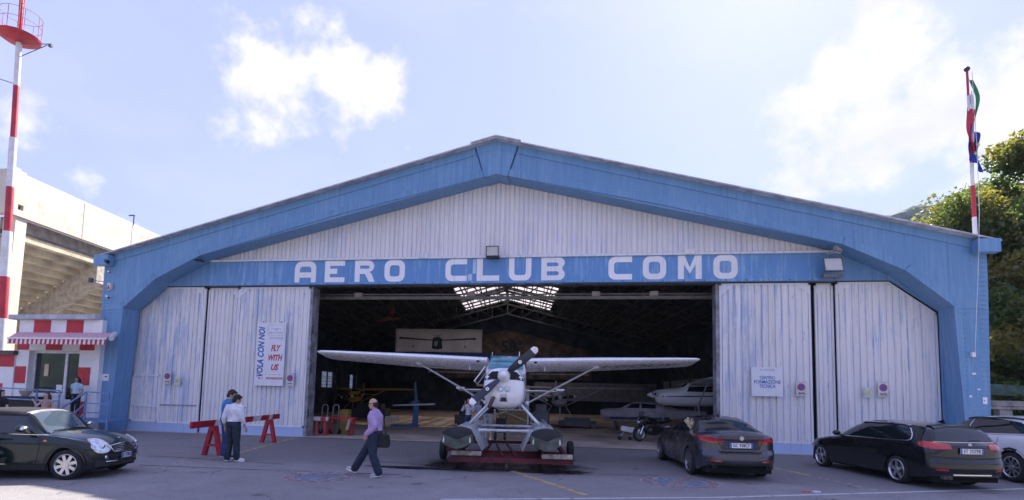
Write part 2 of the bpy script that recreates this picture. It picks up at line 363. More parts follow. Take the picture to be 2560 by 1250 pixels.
tr=lambda x: 6.1 if x<13.94 else 6.1-(x-13.94)*(1.12/1.5)
fl=lambda x:6.08
YD=.98
dl=door(-15.72,-12.44,YD,tl,15,-14.34,(0,1))
door(-12.40,-10.97,YD+.12,fl,7,None,(0,1)); door(-10.90,-7.72,YD,fl,15)
door(8.27,11.38,YD,fl,13); door(11.56,12.18,YD+.12,fl,3,None,(1,0)); door(12.22,15.44,YD,tr,14,13.94,(1,0))
w=MB()            # wicket door set in the left leaf
for a,b,c,d in ((-15.6,-14.28,2.30,2.37),(-15.6,-14.28,.40,.46),(-15.62,-15.55,.40,2.37),(-14.33,-14.26,.40,2.37),(-15.55,-14.33,1.02,1.09)): w.box(a,b,YD-.075,YD-.034,c,d)
w.build('wicket_door_frame',WHITE_FRAME,dl)
MB().box(-14.2,-12.52,YD-.06,YD-.03,1.08,1.14).build('cross_rail',mat('grey_rail',(.3,.33,.38)),dl)
for a,c in ((-7.72,-7.62),(8.15,8.27)): MB().box(a,c,.97,1.5,0,6.08).build('door_edge_channel',mat('worn_grey_steel',(.3,.3,.32),.5,var=.3),HG)
for a,c in ((11.38,11.56),(-12.45,-12.39),(-10.98,-10.89)): MB().box(a,c,1.2,1.25,0,6.1).build('gap_backing',BLACK,HG)
for z in (.8,2.6,4.2): MB().box(-7.63,-7.57,.98,1.06,z,z+.3).build('guide_roller',STEEL,HG)
for z in (2.9,5.2): MB().box(8.1,8.16,.98,1.06,z,z+.25).build('guide_roller',STEEL,HG)
MB().box(-15.7,15.4,.96,1.3,6.09,6.13).build('door_track',STEEL,HG)
# letters
def letters():
    h=.88; s=.215
    def A(w): r=.30; return [[(0,0),(0,h-r)]+arc(r,h-r,r,PI,PI/2)[1:]+arc(w-r,h-r,r,PI/2,0)+[(w,0),(w-s,0),(w-s,.20),(s,.20),(s,0)],[(s,.42)]+[(s,.52)]+arc(s+.12,.54,.12,PI,PI/2)[1:]+arc(w-s-.12,.54,.12,PI/2,0)+[(w-s,.42)]]
    def E(w): return [[(0,0),(0,h),(w,h),(w,h-s*.95),(s,h-s*.95),(s,.555),(w*.62,.555),(w*.62,.345),(s,.345),(s,s*.95),(w,s*.95),(w,0)]]
    def R(w): r=.24; return [[(0,0),(0,h)]+arc(w-r-.02,h-r,r,PI/2,-PI/2*.9)+[(w*.84,.36),(w+.02,0),(w*.74,0),(w*.52,.33),(s,.33),(s,0)],[(s,.54),(s,.67)]+arc(w-.28,.605,.065,PI/2,-PI/2)]
    def O(w): return [rrect(0,0,w,h,.27),rrect(s,s,w-s,h-s,.11)]
    def C_(w): r=.26; return [[(w,h)]+arc(r,h-r,r,PI/2,PI)+arc(r,r,r,PI,1.5*PI)+[(w,0),(w,s)]+arc(s+.1,s+.1,.1,1.5*PI,PI)+arc(s+.1,h-s-.1,.1,PI,PI/2)+[(w,h-s)]]
    def L_(w): return [[(0,0),(0,h),(s*1.1,h),(s*1.1,s),(w,s),(w,0)]]
    def U(w): r=.27; return [[(0,h),(0,r)]+arc(r,r,r,PI,1.5*PI)[1:]+arc(w-r,r,r,1.5*PI,2*PI)+[(w,h),(w-s,h),(w-s,.3)]+arc(w-s-.1,s+.1,.1,0,-PI/2)+arc(s+.1,s+.1,.1,-PI/2,-PI)+[(s,h)]]
    def B(w): r=.2; return [[(0,0),(0,h)]+arc(w-r,h-r,r,PI/2,-PI*.3)+arc(w-r-.01,r+.03,r+.02,PI*.3,-PI/2)+[(w-r,0)],[(s,.54),(s,.69)]+arc(w-.30,.615,.07,PI/2,-PI/2),[(s,.19),(s,.35)]+arc(w-.30,.27,.08,PI/2,-PI/2)]
    def M(w): return [[(0,0),(0,h),(s*1.1,h),(w/2,.44),(w-s*1.1,h),(w,h),(w,0),(w-s,0),(w-s,.55),(w/2,.2),(s,.55),(s,0)]]
    T=[(A,-8.36,-7.43),(E,-7.05,-6.20),(R,-5.77,-4.94),(O,-4.52,-3.68),(C_,-2.02,-1.16),(L_,-.77,.12),(U,.49,1.36),(B,1.74,2.63),(C_,4.26,5.13),(O,5.52,6.36),(M,6.78,7.62),(O,8.03,8.87)]
    for f,a,b in T: shape2d('letter',f(b-a),.012,LETTER,li,front(a,.772,6.22))
letters()
# roof: skewed plan, skylights near the ridge
YB=37.
def slab(x0,x1,y0,y1,t0=.0,t1=.10):
    z=lambda x:11.40-.256*abs(x); b=MB()
    vs=[]
    for dz in (t0,t1):
        for x,y in ((x0,y0),(x1,y0),(x1,y1),(x0,y1)): vs.append(sk(x,y,z(x)+dz))
    b.add(vs,[(0,3,2,1),(4,5,6,7),(0,1,5,4),(1,2,6,5),(2,3,7,6),(3,0,4,7)]); return b
for s in (-1,1):
    def sl_(a,b,y0,y1): a,b=sorted((s*a,s*b)); return slab(a,b,y0,y1,.0,.08)
    allm=MB()
    for a,b,y0,y1 in ((0,16.62,.75,19.5),(4.3,16.62,19.5,32.6),(0,.12,19.5,32.6),(0,16.62,32.6,YB)):
        q=sl_(a,b,y0,y1); allm.add(q.v,q.f)
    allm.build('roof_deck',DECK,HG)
    a,b=sorted((0,s*16.64)); slab(a,b,-.30,.74,.0,.05).build('roof_edge',ROOFM,HG)
    PANE=None
for s in (-1,1):
    a,b=sorted((0,s*.95)); q=slab(a,b,-.36,.7,.052,.095); q.build('ridge_cap',ROOFM,HG)
def mat_trans(name,col,t=.75):
    m,nt,N,L,b=_nodes(name); tr=N.new('ShaderNodeBsdfTranslucent'); tr.inputs[0].default_value=col+(1,); tp=N.new('ShaderNodeBsdfTransparent'); tp.inputs[0].default_value=col+(1,)
    mx=N.new('ShaderNodeMixShader'); mx.inputs[0].default_value=.45; L.new(tr.outputs[0],mx.inputs[1]); L.new(tp.outputs[0],mx.inputs[2])
    m2=N.new('ShaderNodeMixShader'); m2.inputs[0].default_value=t; b.inputs['Base Color'].default_value=(.3,.3,.3,1); b.inputs['Roughness'].default_value=.2
    L.new(b.outputs[0],m2.inputs[1]); L.new(mx.outputs[0],m2.inputs[2]); L.new(m2.outputs[0],N['Material Output'].inputs[0]); return m
SKYP=mat_trans('skylight_sheet',(.88,.84,.82)); WINP=mat_trans('dusty_window_glass',(.8,.86,.92),.6)
for s in (-1,1):
    for i in range(5):
        for j in range(8):
            a,b=sorted((s*(.14+i*.832),s*(.14+i*.832+.77))); q=slab(a,b,19.55+j*1.63,19.55+j*1.63+1.5,.03,.045); q.build('skylight_pane',SKYP,HG)
    fr=MB()
    for i in range(6):
        a,b=sorted((s*(.08+i*.832),s*(.14+i*.832))); q=slab(a,b,19.5,32.6,-.08,.05); fr.add(q.v,q.f)
    for j in range(9):
        a,b=sorted((s*.1,s*4.3)); q=slab(a,b,19.42+j*1.63,19.53+j*1.63,-.10,.028); fr.add(q.v,q.f)
    fr.build('skylight_frame',STEEL,HG)
for k,y in enumerate((3.6,9.2,14.8,20.4,26.,31.6)):
    t=MB()
    for s in (-1,1):
        zt=lambda x:11.22-.256*x; zb=lambda x:9.85-.256*x
        t.bar(sk(0,y,zt(0)),sk(s*15.6,y,zt(15.6)),.14,.14); t.bar(sk(0,y,zb(0)),sk(s*13.6,y,zb(13.6)),.12,.12); t.bar(sk(s*13.6,y,zb(13.6)),sk(s*15.3,y,4.6),.14,.14); t.bar(sk(s*15.6,y,0),sk(s*15.6,y,zt(15.6)),.25,.2)
        for i in range(9):
            xa,xb=i*1.5,(i+1)*1.5
            t.bar(sk(s*xa,y,zb(xa)),sk(s*xb,y,zt(xb)),.07,.07); t.bar(sk(s*xb,y,zb(xb)),sk(s*xb,y,zt(xb)),.06,.06)
    t.bar(sk(0,y,zb(0)),sk(0,y,zt(0)),.1,.1)
    t.build('roof_truss',STEEL,HG)
p=MB()
for s in (-1,1):
    for i in range(11):
        x=s*(.7+i*1.5); z=11.30-.256*abs(x); p.bar(sk(x,.9,z),sk(x,YB-.2,z),.08,.12)
    for k in range(5):
        y=3.6+k*5.6
        for a in (5.2,9.7): p.bar(sk(s*a,y,11.15-.256*a),sk(s*(a+4.5),y+5.6,11.15-.256*(a+4.5)),.06,.06); p.bar(sk(s*(a+4.5),y,11.15-.256*(a+4.5)),sk(s*a,y+5.6,11.15-.256*a),.06,.06)
p.build('roof_purlins',STEEL,HG)
def wall_x(x,y0,y1,z0,z1,t=.2): 
    return MB().add([sk(x,y0,z0),sk(x+t,y0,z0),sk(x+t,y1,z0),sk(x,y1,z0),sk(x,y0,z1),sk(x+t,y0,z1),sk(x+t,y1,z1),sk(x,y1,z1)],[(0,3,2,1),(4,5,6,7),(0,1,5,4),(1,2,6,5),(2,3,7,6),(3,0,4,7)])
wl=MB()
for y0,y1,z0,z1 in ((.9,23.6,0,7.3),(26.5,31.2,0,7.3),(33.7,YB,0,7.3),(23.6,26.5,0,2.15),(23.6,26.5,3.62,7.3),(31.2,33.7,0,2.15),(31.2,33.7,3.62,7.3)):
    q=wall_x(-16.2,y0,y1,z0,z1); wl.add(q.v,q.f)
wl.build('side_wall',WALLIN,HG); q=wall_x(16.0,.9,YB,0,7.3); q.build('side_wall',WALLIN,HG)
for y0,y1 in ((23.6,26.5),(31.2,33.7)):
    f=MB()
    for j in range(3): y=y0+(y1-y0)*j/2; f.bar(sk(-16.05,y,2.15),sk(-16.05,y,3.62),.1,.1)
    for z in (2.17,2.42,2.72,2.98,3.15,3.58): f.bar(sk(-16.05,y0,z),sk(-16.05,y1,z),.05,.05)
    fo=f.build('window_frame',STEEL,HG)
    wall_x(-16.1,y0,y1,2.15,3.62,.01).build('window_pane',WINP,fo)
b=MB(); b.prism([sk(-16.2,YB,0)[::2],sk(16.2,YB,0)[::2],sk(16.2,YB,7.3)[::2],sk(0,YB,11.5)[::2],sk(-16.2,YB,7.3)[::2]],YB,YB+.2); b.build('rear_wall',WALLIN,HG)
bw=MB(); bw.prism([(x-SK*36.6,z) for x,z in ((-8,3.6),(9,3.6),(9,6.6),(0,8.9),(-4.5,7.9),(-8,7.0))],36.5,36.6); bw=bw.build('boarded_rear_partition',mat('brown_boards',(.16,.115,.095),.8,var=.3,scale=1.2),HG)
text('painted_number','58\u00b0',1.75,BLK,bw,front(-4.45,36.47,7.0),.01,bold=.05)
text('painted_word','AUST',1.15,BLK,bw,front(-6.9,36.47,5.72),.01,bold=.03); text('painted_word','COMO',1.15,BLK,bw,front(-2.9,36.47,5.72),.01,bold=.03)
for x in (-7.3,-2.9,-.2,2.4): MB().box(x-.05,x+.05,36.42,36.47,3.6,6.8).build('board_joint',STEEL,bw)
for z,w in ((5.93,.13),(6.08,.05)): MB().bar((-9.5,2.6,z),(11,2.6,z-.05),w,w).build('overhead_conduit',mat('pale_conduit',(.3,.28,.28)),HG)
for x in (-6.3,-1.3,3.9,6.2): MB().box(x-.22,x+.1,2.42,2.6,5.95,6.12).build('conduit_box',mat('cream_box',(.6,.55,.5)),HG)
fl_=struct(MB().add([sk(-16,.62,.006),sk(16,.62,.006),sk(16,YB,.006),sk(-16,YB,.006)],[(0,1,2,3)]).build('hangar_floor',CONC))
# ---------------------------------------------------------------- ground
def asphalt():
    m,nt,N,L,b=_nodes('asphalt')
    v=_pos(N,L); big=_noise(N,L,v,.22,4,.6); mid=_noise(N,L,v,1.6,6,.65); fine=_noise(N,L,v,55,3,.7); st=_noise(N,L,_pos(N,L,(.5,1.6,1)),1.1,7,.7)
    c=_mix(N,L,_ramp(N,L,big,.35,.65),(.175,.163,.155),(.24,.225,.213))
    sx=N.new('ShaderNodeSeparateXYZ'); L.new(v,sx.inputs[0]); yw=N.new('ShaderNodeMath'); yw.operation='MULTIPLY_ADD'; L.new(mid,yw.inputs[0]); yw.inputs[1].default_value=1.3; L.new(sx.outputs['Y'],yw.inputs[2])
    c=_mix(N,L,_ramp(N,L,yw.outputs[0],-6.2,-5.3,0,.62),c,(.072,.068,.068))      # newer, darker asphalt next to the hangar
    c=_mix(N,L,_ramp(N,L,mid,.35,.7,0,.55),c,(.108,.10,.098))
    c=_mix(N,L,_ramp(N,L,fine,.42,.66,0,.75),c,(.42,.40,.405))
    c=_mix(N,L,_ramp(N,L,st,.60,.68,0,.6),c,(.07,.07,.08))
    c=_mix(N,L,_ramp(N,L,_noise(N,L,v,13,4,.75),.50,.66,0,.40),c,(.12,.115,.12))
    sp=N.new('ShaderNodeTexVoronoi'); sp.inputs['Scale'].default_value=2.3; L.new(v,sp.inputs['Vector']); c=_mix(N,L,_ramp(N,L,sp.outputs['Distance'],.05,.11,.55,0),c,(.05,.05,.052))
    vo=N.new('ShaderNodeTexVoronoi'); vo.feature='DISTANCE_TO_EDGE'; vo.inputs['Scale'].default_value=.33
    wv=N.new('ShaderNodeVectorMath'); wv.operation='ADD'; nn=N.new('ShaderNodeTexNoise'); nn.inputs['Scale'].default_value=1.2; nn.inputs['Detail'].default_value=6; L.new(v,nn.inputs['Vector'])
    sc=N.new('ShaderNodeVectorMath'); sc.operation='SCALE'; sc.inputs['Scale'].default_value=2.2; L.new(nn.outputs['Color'],sc.inputs[0]); L.new(v,wv.inputs[0]); L.new(sc.outputs[0],wv.inputs[1]); L.new(wv.outputs[0],vo.inputs['Vector'])
    cr=_ramp(N,L,vo.outputs['Distance'],.004,.016,1,0); gate=_ramp(N,L,_noise(N,L,v,.8,3),.52,.64)
    mm=N.new('ShaderNodeMath'); mm.operation='MULTIPLY'; L.new(cr,mm.inputs[0]); L.new(gate,mm.inputs[1])
    c=_mix(N,L,mm.outputs[0],c,(.06,.058,.06))
    # water that dripped from the floats: an uneven dark, smoother patch round the trailer, with runnels
    def blob(cx,cy,rx,ry):
        mp=N.new('ShaderNodeMapping'); mp.inputs['Location'].default_value=(-cx/rx,-cy/ry,0); mp.inputs['Scale'].default_value=(1/rx,1/ry,0); L.new(v,mp.inputs['Vector'])
        ln=N.new('ShaderNodeVectorMath'); ln.operation='LENGTH'; L.new(mp.outputs[0],ln.inputs[0]); return ln.outputs['Value']
    wet=None
    for a in ((1.3,-5.0,2.5,1.3),(.7,-5.5,1.7,1.0),(2.6,-5.8,1.2,.55),(-.7,-6.2,1.3,.28)):
        k=blob(*a); 
        if wet is None: wet=k
        else:
            q=N.new('ShaderNodeMath'); q.operation='MINIMUM'; L.new(wet,q.inputs[0]); L.new(k,q.inputs[1]); wet=q.outputs[0]
    ns=_noise(N,L,_pos(N,L,(.8,4.2,1)),2.2,8,.8); q=N.new('ShaderNodeMath'); q.operation='MULTIPLY_ADD'; L.new(ns,q.inputs[0]); q.inputs[1].default_value=2.6; L.new(wet,q.inputs[2])
    wm=_ramp(N,L,q.outputs[0],2.0,2.3,1,0)
    c=_mix(N,L,wm,c,(.018,.018,.02)); L.new(c,b.inputs['Base Color'])
    r=_mix(N,L,wm,(.82,.82,.82),(.25,.25,.25)); L.new(r,b.inputs['Roughness'])
    _bump(N,L,b,fine,.35,.006); return m
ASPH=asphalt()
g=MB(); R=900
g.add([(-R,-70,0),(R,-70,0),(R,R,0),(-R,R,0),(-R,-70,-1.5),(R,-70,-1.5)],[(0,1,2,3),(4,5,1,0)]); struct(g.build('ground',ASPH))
def paint(name,col,keep=.45,scale=5):
    m,nt,N,L,b=_nodes(name); v=_pos(N,L); n=_noise(N,L,v,scale,8,.75); k=_ramp(N,L,n,keep-.06,keep+.12)
    b.inputs['Base Color'].default_value=col+(1,); b.inputs['Roughness'].default_value=.7
    t=N.new('ShaderNodeBsdfTransparent'); mx=N.new('ShaderNodeMixShader'); L.new(k,mx.inputs[0]); L.new(t.outputs[0],mx.inputs[1]); L.new(b.outputs[0],mx.inputs[2]); L.new(mx.outputs[0],N['Material Output'].inputs[0]); return m
YEL=paint('worn_yellow_paint',(.50,.38,.17),.40); WHT=paint('worn_white_paint',(.55,.55,.58),.36); FYEL=paint('faded_line_paint',(.36,.32,.27),.44,7)
def line(p,q,w,m,z=.004):
    p=Vector(p+(z,)); q=Vector(q+(z,)); d=(q-p).normalized(); a=Vector((-d.y,d.x,0))*w/2
    o=MB().add([p-a,q-a,q+a,p+a],[(0,1,2,3)]).build('road_line',m); struct(o)
line((1.0,-9.78),(6.0,-8.27),.09,WHT); line((6.0,-8.27),(14.5,-4.85),.10,WHT)
line((1.70,-6.02),(3.50,-8.72),.13,YEL); line((8.5,-2.9),(9.05,-4.6),.11,YEL); line((9.1,-4.8),(9.66,-6.8),.10,FYEL)
line((-6.33,-5.1),(-7.7,.35),.11,YEL); line((-6.1,-8.1),(-6.33,-5.2),.09,FYEL); line((-11.3,-3.28),(-6.7,-3.39),.09,FYEL); line((-9.6,-5.06),(-6.4,-4.85),.09,FYEL); line((-6.0,-10.6),(-6.2,-8.4),.07,FYEL)
MB().box(-7.7,8.2,.52,.62,-.01,.012).build('floor_edge_strip',STEEL,HG)
def painted_sign(cx,cy,r,rz,label,k):
    t=thing('painted_no_parking_symbol',label,'road marking',(cx,cy,0),rz,'no-parking symbols painted on the apron')
    mt=Matrix.Translation((0,0,.006))
    RP=paint('faded_red_%s'%k,(.36,.25,.27),.47,6); BP=paint('faded_blue_%s'%k,(.22,.28,.38),.46,6); WP=paint('faded_white_%s'%k,(.62,.60,.62),.50,9)
    shape2d('red_ring',[circ(0,0,r),circ(0,0,r*.74)],.002,RP,t,mt,False)
    for a in (0,PI):
        half=[(r*.70*math.cos(a+.35+(PI-.7)*i/14),r*.70*math.sin(a+.35+(PI-.7)*i/14)) for i in range(15)]
        shape2d('blue_half',[half],.002,BP,t,mt,False)
    shape2d('white_outline',[circ(0,0,r*1.03),circ(0,0,r*1.0)],.002,WP,t,mt,False); shape2d('white_outline',[circ(0,0,r*.74),circ(0,0,r*.71)],.002,WP,t,mt,False)
    shape2d('red_bar',[[(-r*.7,-r*.09),(r*.7,-r*.09),(r*.7,r*.09),(-r*.7,r*.09)]],.002,RP,t,mt,False)
painted_sign(-2.18,-8.05,.72,.2,'faded blue and red no-parking symbol painted on asphalt in front of the walking man','left')
painted_sign(5.55,-6.62,.82,1.2,'faded no-parking symbol painted on asphalt behind the grey saloon car','right')
for p,c,l in (((7.92,-7.22),(.6,.12,.1),'small red scrap of litter on the asphalt'),((8.14,-7.18),(.75,.75,.78),'small white scrap of litter beside the white road line')):
    o=MB().box(p[0]-.07,p[0]+.07,p[1]-.03,p[1]+.03,.0,.03).build('litter_scrap',mat('scrap%.1f'%c[0],c)); tag(o,l,'litter')
# ---------------------------------------------------------------- far hill
def hills_ring():  # unseen hills behind the camera, added to darken reflections, kept low for fill
    n,k=120,10; vs=[];fs=[]; rng=np.random.RandomState(5); p=rng.rand(12)*6
    for j in range(k):
        for i in range(n):
            a=math.radians(185+170*i/(n-1)); r=900+110*j; ridge=140+45*math.sin(a*5+p[0])+35*math.sin(a*11+p[1])+14*math.sin(a*31+p[2])+6*math.sin(a*70+p[3])
            u=j/(k-1); h=ridge*math.sin(PI*.5*min(1,u*1.6))*(1-.2*u)+5*math.sin(a*90+j*2)
            vs.append((r*math.cos(a),r*math.sin(a),-3 if j==0 else h))
    for j in range(k-1):
        for i in range(n-1): a=j*n+i; fs.append((a,a+1,a+n+1,a+n))
    struct(MB().add(vs,fs).build('unseen_shore_hills',mat('hill_woodland',(.06,.085,.05),.9,var=.5,scale=.05,bump=1.0,fine=.4),smooth=True))
hills_ring()
wm_=mat('lake_water',(.015,.03,.035),.12,var=.2,scale=.3,bump=.6,fine=1.2)
struct(MB().add([(-R,-R*1.2,-1.0),(R,-R*1.2,-1.0),(R,-69.9,-1.0),(-R,-69.9,-1.0)],[(0,1,2,3)]).build('unseen_lake',wm_))  # unseen water behind the camera, added for dark reflections, set back for bounce
for a_,b_ in (((-6.9,-7.66),(-3.97,-7.55)),((-3.97,-7.55),(-.6,-7.35)),((-8.0,-6.1),(-4.04,-6.5)),((-2.5,-5.3),(.6,-5.75)),((3.8,-5.9),(5.2,-5.8))): line(a_,b_,.05,paint('tar_seam_%d'%int(a_[0]*10),(.02,.02,.022),.42,3),.005)
def hill():
    n,k=60,24; vs=[];fs=[]
    rng=np.random.RandomState(3); ph=rng.rand(8)*6
    for j in range(k):
        for i in range(n):
            u=i/(n-1); v=j/(k-1); x=285+u*520; y=560+v*200; rz=float(np.interp(x,[285,316,330,365,400,480,620,805],[60,196,214,226,234,250,280,220]))
            h=rz*math.sin(PI*.5*min(1,v/.3))*(1-.5*max(0,v-.3))+1.6*math.sin(x*.21+ph[0])+1.2*math.sin(x*.53+v*22+ph[1])+.8*math.sin(v*60+x*1.3); vs.append((x,y,-1 if v==0 else h))
    for j in range(k-1):
        for i in range(n-1): a=j*n+i; fs.append((a,a+1,a+n+1,a+n))
    m=mat('hill_woodland',(.06,.085,.05),.9,var=.5,scale=.05,bump=1.0,fine=.4)
    struct(MB().add(vs,fs).build('hills',m,smooth=True))
hill()
# ---------------------------------------------------------------- trees
def leaf_mat(name,col):
    m,nt,N,L,b=_nodes(name); b.inputs['Roughness'].default_value=.55
    o=N.new('ShaderNodeNewGeometry'); n=_noise(N,L,o.outputs['Position'],.9,5,.7); c=_mix(N,L,_ramp(N,L,n,.3,.7),tuple(.55*x for x in col),tuple(1.25*x for x in col))
    c=_mix(N,L,_ramp(N,L,_noise(N,L,o.outputs['Position'],.35,3),.45,.62,0,.55),c,(.26,.19,.06)); L.new(c,b.inputs['Base Color'])  # autumn yellow in the leaf colour also stands in for sunlit highlights
    t=N.new('ShaderNodeBsdfTranslucent'); tc=_mix(N,L,1.,c,(2.2,2.4,1.2),'MULTIPLY'); L.new(tc,t.inputs[0]); mx=N.new('ShaderNodeMixShader'); mx.inputs[0].default_value=.45
    L.new(b.outputs[0],mx.inputs[1]); L.new(t.outputs[0],mx.inputs[2]); L.new(mx.outputs[0],N['Material Output'].inputs[0]); return m
LEAF=[leaf_mat('leaf_green',(.095,.115,.035)),leaf_mat('leaf_dark',(.06,.095,.025)),leaf_mat('leaf_olive',(.15,.14,.03))]
BARK=mat('bark',(.10,.075,.055),.9,var=.3,bump=.5)
def tree(x,y,h,r,label,seed,nleaf,mi,base=.22,leaf=.17):
    rng=np.random.RandomState(seed); t=thing('broadleaf_tree',label,'tree',(x,y,0),0,'trees behind the right side of the hangar')
    tk=MB(); tk.tube([(0,0,-.1),(.1,.05,h*.2),(.0,.2,h*.45),(.2,.1,h*.75)],[.32,.26,.18,.06],9)
    cl=[]
    nl=26
    for i in range(nl):
        a=rng.rand()*2*PI; f=rng.rand(); z=h*(base+(1-base)*f*.92); rr=r*(.35+.65*rng.rand()**.5)*math.sin(PI*min(.98,.22+.7*f))
        c=np.array((math.cos(a)*rr,math.sin(a)*rr,z)); cl.append((c,r*(.22+.2*rng.rand())))
        if i<16: tk.tube([(0,0.1,z*.55),(c[0]*.5,c[1]*.5,z*.8),tuple(c)],[.11,.07,.02],5)
    for i in range(8): cl.append((np.array((rng.randn()*r*.2,rng.randn()*r*.2,h*(base+(.9-base)*i/7))),r*.42))
    tk.build('trunk',BARK,t,smooth=True,world=False)
    per=nleaf//len(cl); P=[]
    for c,rad in cl:
        d=rng.randn(per,3); d/=np.linalg.norm(d,axis=1)[:,None]; q=rad*(rng.rand(per,1)**.45)*(1+.25*np.sin(d[:,:1]*7+seed)); P.append(c+d*q*np.array([1,1,.8]))
    P=np.concatenate(P); n=len(P); s=leaf*(.6+.9*rng.rand(n,1))
    a=rng.randn(n,3); a/=np.linalg.norm(a,axis=1)[:,None]; b=rng.randn(n,3); b-=a*(a*b).sum(1)[:,None]; b/=np.linalg.norm(b,axis=1)[:,None]
    V=np.empty((n,4,3)); V[:,0]=P-a*s; V[:,1]=P+b*s*.55; V[:,2]=P+a*s; V[:,3]=P-b*s*.55
    me=bpy.data.meshes.new('crown'); me.vertices.add(4*n); me.vertices.foreach_set('co',V.reshape(-1)); me.loops.add(4*n); me.loops.foreach_set('vertex_index',np.arange(4*n,dtype=np.int32))
    me.polygons.add(n); me.polygons.foreach_set('loop_start',np.arange(0,4*n,4,dtype=np.int32)); me.polygons.foreach_set('loop_total',np.full(n,4,dtype=np.int32)); me.update(calc_edges=True)
    link('crown',me,LEAF[mi],t,world=False)
tree(27.0,17.5,15.2,5.0,'tall green tree nearest the flagpole, sunlit yellow mixed into its leaf colour',1,70000,0,.12,.115)
tree(32.0,17.0,19.6,7.0,'largest dark tree at the right edge rising highest behind the hangar',2,90000,1,.05,.14)
tree(23.0,20.5,15.2,5.2,'shorter yellowish tree just above the right end of the hangar roof',3,56000,2,.15,.115)
tree(26.5,11.5,8.2,4.2,'low dark leafy tree beside the right pillar of the hangar',4,36000,1,.02,.11)
tree(33.0,11.0,11.0,5.0,'dark tree at the far right edge above the concrete railing',5,36000,0,.02,.12)
r=thing('concrete_railing','weathered concrete beam railing on short posts beyond the right pillar','railing',(19,7.2,0))
CR=mat('weathered_concrete',(.36,.33,.31),.8,var=.25,scale=2,dirt=((.12,.11,.1),.5,.7))
MB().box(17.2,30,7.05,7.35,1.83,2.08).build('top_beam',CR,r,bevel=.02); MB().box(17.2,30,6.98,7.42,1.70,1.825).build('lower_ledge',CR,r,bevel=.01)
for x in (17.6,21.75,25.0,28.5): MB().box(x-.25,x+.25,7.05,7.4,0,1.695).build('post',CR,r)
o=MB().bar((17.6,9,2.85),(30,7.6,2.2),.25,.5).build('tarpaulin_roll',mat('dark_green_tarp',(.05,.11,.09),.5,var=.3)); tag(o,'long dark green tarpaulin roll slanting above the concrete railing','tarpaulin')
# ---------------------------------------------------------------- stadium
ST=thing('stadium_stand','pale concrete stadium stand with stepped seating seen from below','stadium',(-25,6,0))
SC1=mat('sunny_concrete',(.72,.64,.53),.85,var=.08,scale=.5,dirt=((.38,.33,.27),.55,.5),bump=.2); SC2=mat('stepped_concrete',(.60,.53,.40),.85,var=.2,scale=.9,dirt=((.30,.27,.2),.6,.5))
def skbox(x0,x1,y0,y1,z0,z1,b=None):
    b=b or MB(); return b.add([sk(x0,y0,z0),sk(x1,y0,z0),sk(x1,y1,z0),sk(x0,y1,z0),sk(x0,y0,z1),sk(x1,y0,z1),sk(x1,y1,z1),sk(x0,y1,z1)],[(0,3,2,1),(4,5,6,7),(0,1,5,4),(1,2,6,5),(2,3,7,6),(3,0,4,7)])
b=MB(); skbox(-25.35,-25.,3.05,3.46,10.45,12.88,b); skbox(-25.35,-25.,3.76,40,10.45,12.7,b); skbox(-25.35,-25.,3.461,3.759,10.45,10.78,b); skbox(-25.35,-25.,3.461,3.759,11.06,12.8,b); b.build('fascia',SC1,ST)
skbox(-25.30,-25.2,3.461,3.759,10.781,11.059).build('vent_opening',mat('dark_vent',(.10,.14,.18),.5),ST)
j=MB()
for y in (7.4,11.2,15): skbox(-25.0,-24.99,y,y+.03,10.5,12.6,j)
j.build('panel_joint',mat('concrete_joint',(.35,.30,.24),.9),ST)
skbox(-36,-25.36,3.1,3.5,10.5,12.8).build('end_fascia',SC1,ST)
skbox(-25.85,-25.1,3.5,4.1,0,10.449).build('column',SC1,ST); skbox(-33.,-32.2,3.5,4.2,0,10.4).build('column',SC1,ST)
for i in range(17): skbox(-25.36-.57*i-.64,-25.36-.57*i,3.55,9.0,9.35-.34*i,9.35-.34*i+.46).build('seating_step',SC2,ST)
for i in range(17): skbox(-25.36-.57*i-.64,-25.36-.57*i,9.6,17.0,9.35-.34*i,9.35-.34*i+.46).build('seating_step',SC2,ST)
def skslant(y0,y1,pts,name,m): 
    b=MB(); b.add([sk(x,y0,z) for x,z in pts]+[sk(x,y1,z) for x,z in pts],[(0,1,2,3),(7,6,5,4),(0,4,5,1),(1,5,6,2),(2,6,7,3),(3,7,4,0)]); b.build(name,m,ST)
skslant(9.02,9.58,[(-25.3,9.7),(-25.3,8.2),(-35.5,2.1),(-35.5,3.6)],'raker_beam',mat('raker_concrete',(.50,.45,.38),.85,var=.2))
skslant(12.5,12.9,[(-26.0,9.9),(-26.0,9.5),(-35.0,3.8),(-35.0,4.2)],'brace',SC1)
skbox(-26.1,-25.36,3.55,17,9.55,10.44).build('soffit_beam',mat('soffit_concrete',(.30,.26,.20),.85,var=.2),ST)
l=thing('stadium_lamp','thin angled lamp post standing on top of the stadium parapet','lamp',(-26.5,11.3,12.6)); b=MB(); b.tube([(-26.53,11.3,12.6),(-26.53,11.3,13.25)],.035,6); b.box(-26.9,-26.5,11.25,11.35,13.22,13.29); b.build('pole',STEEL,l)
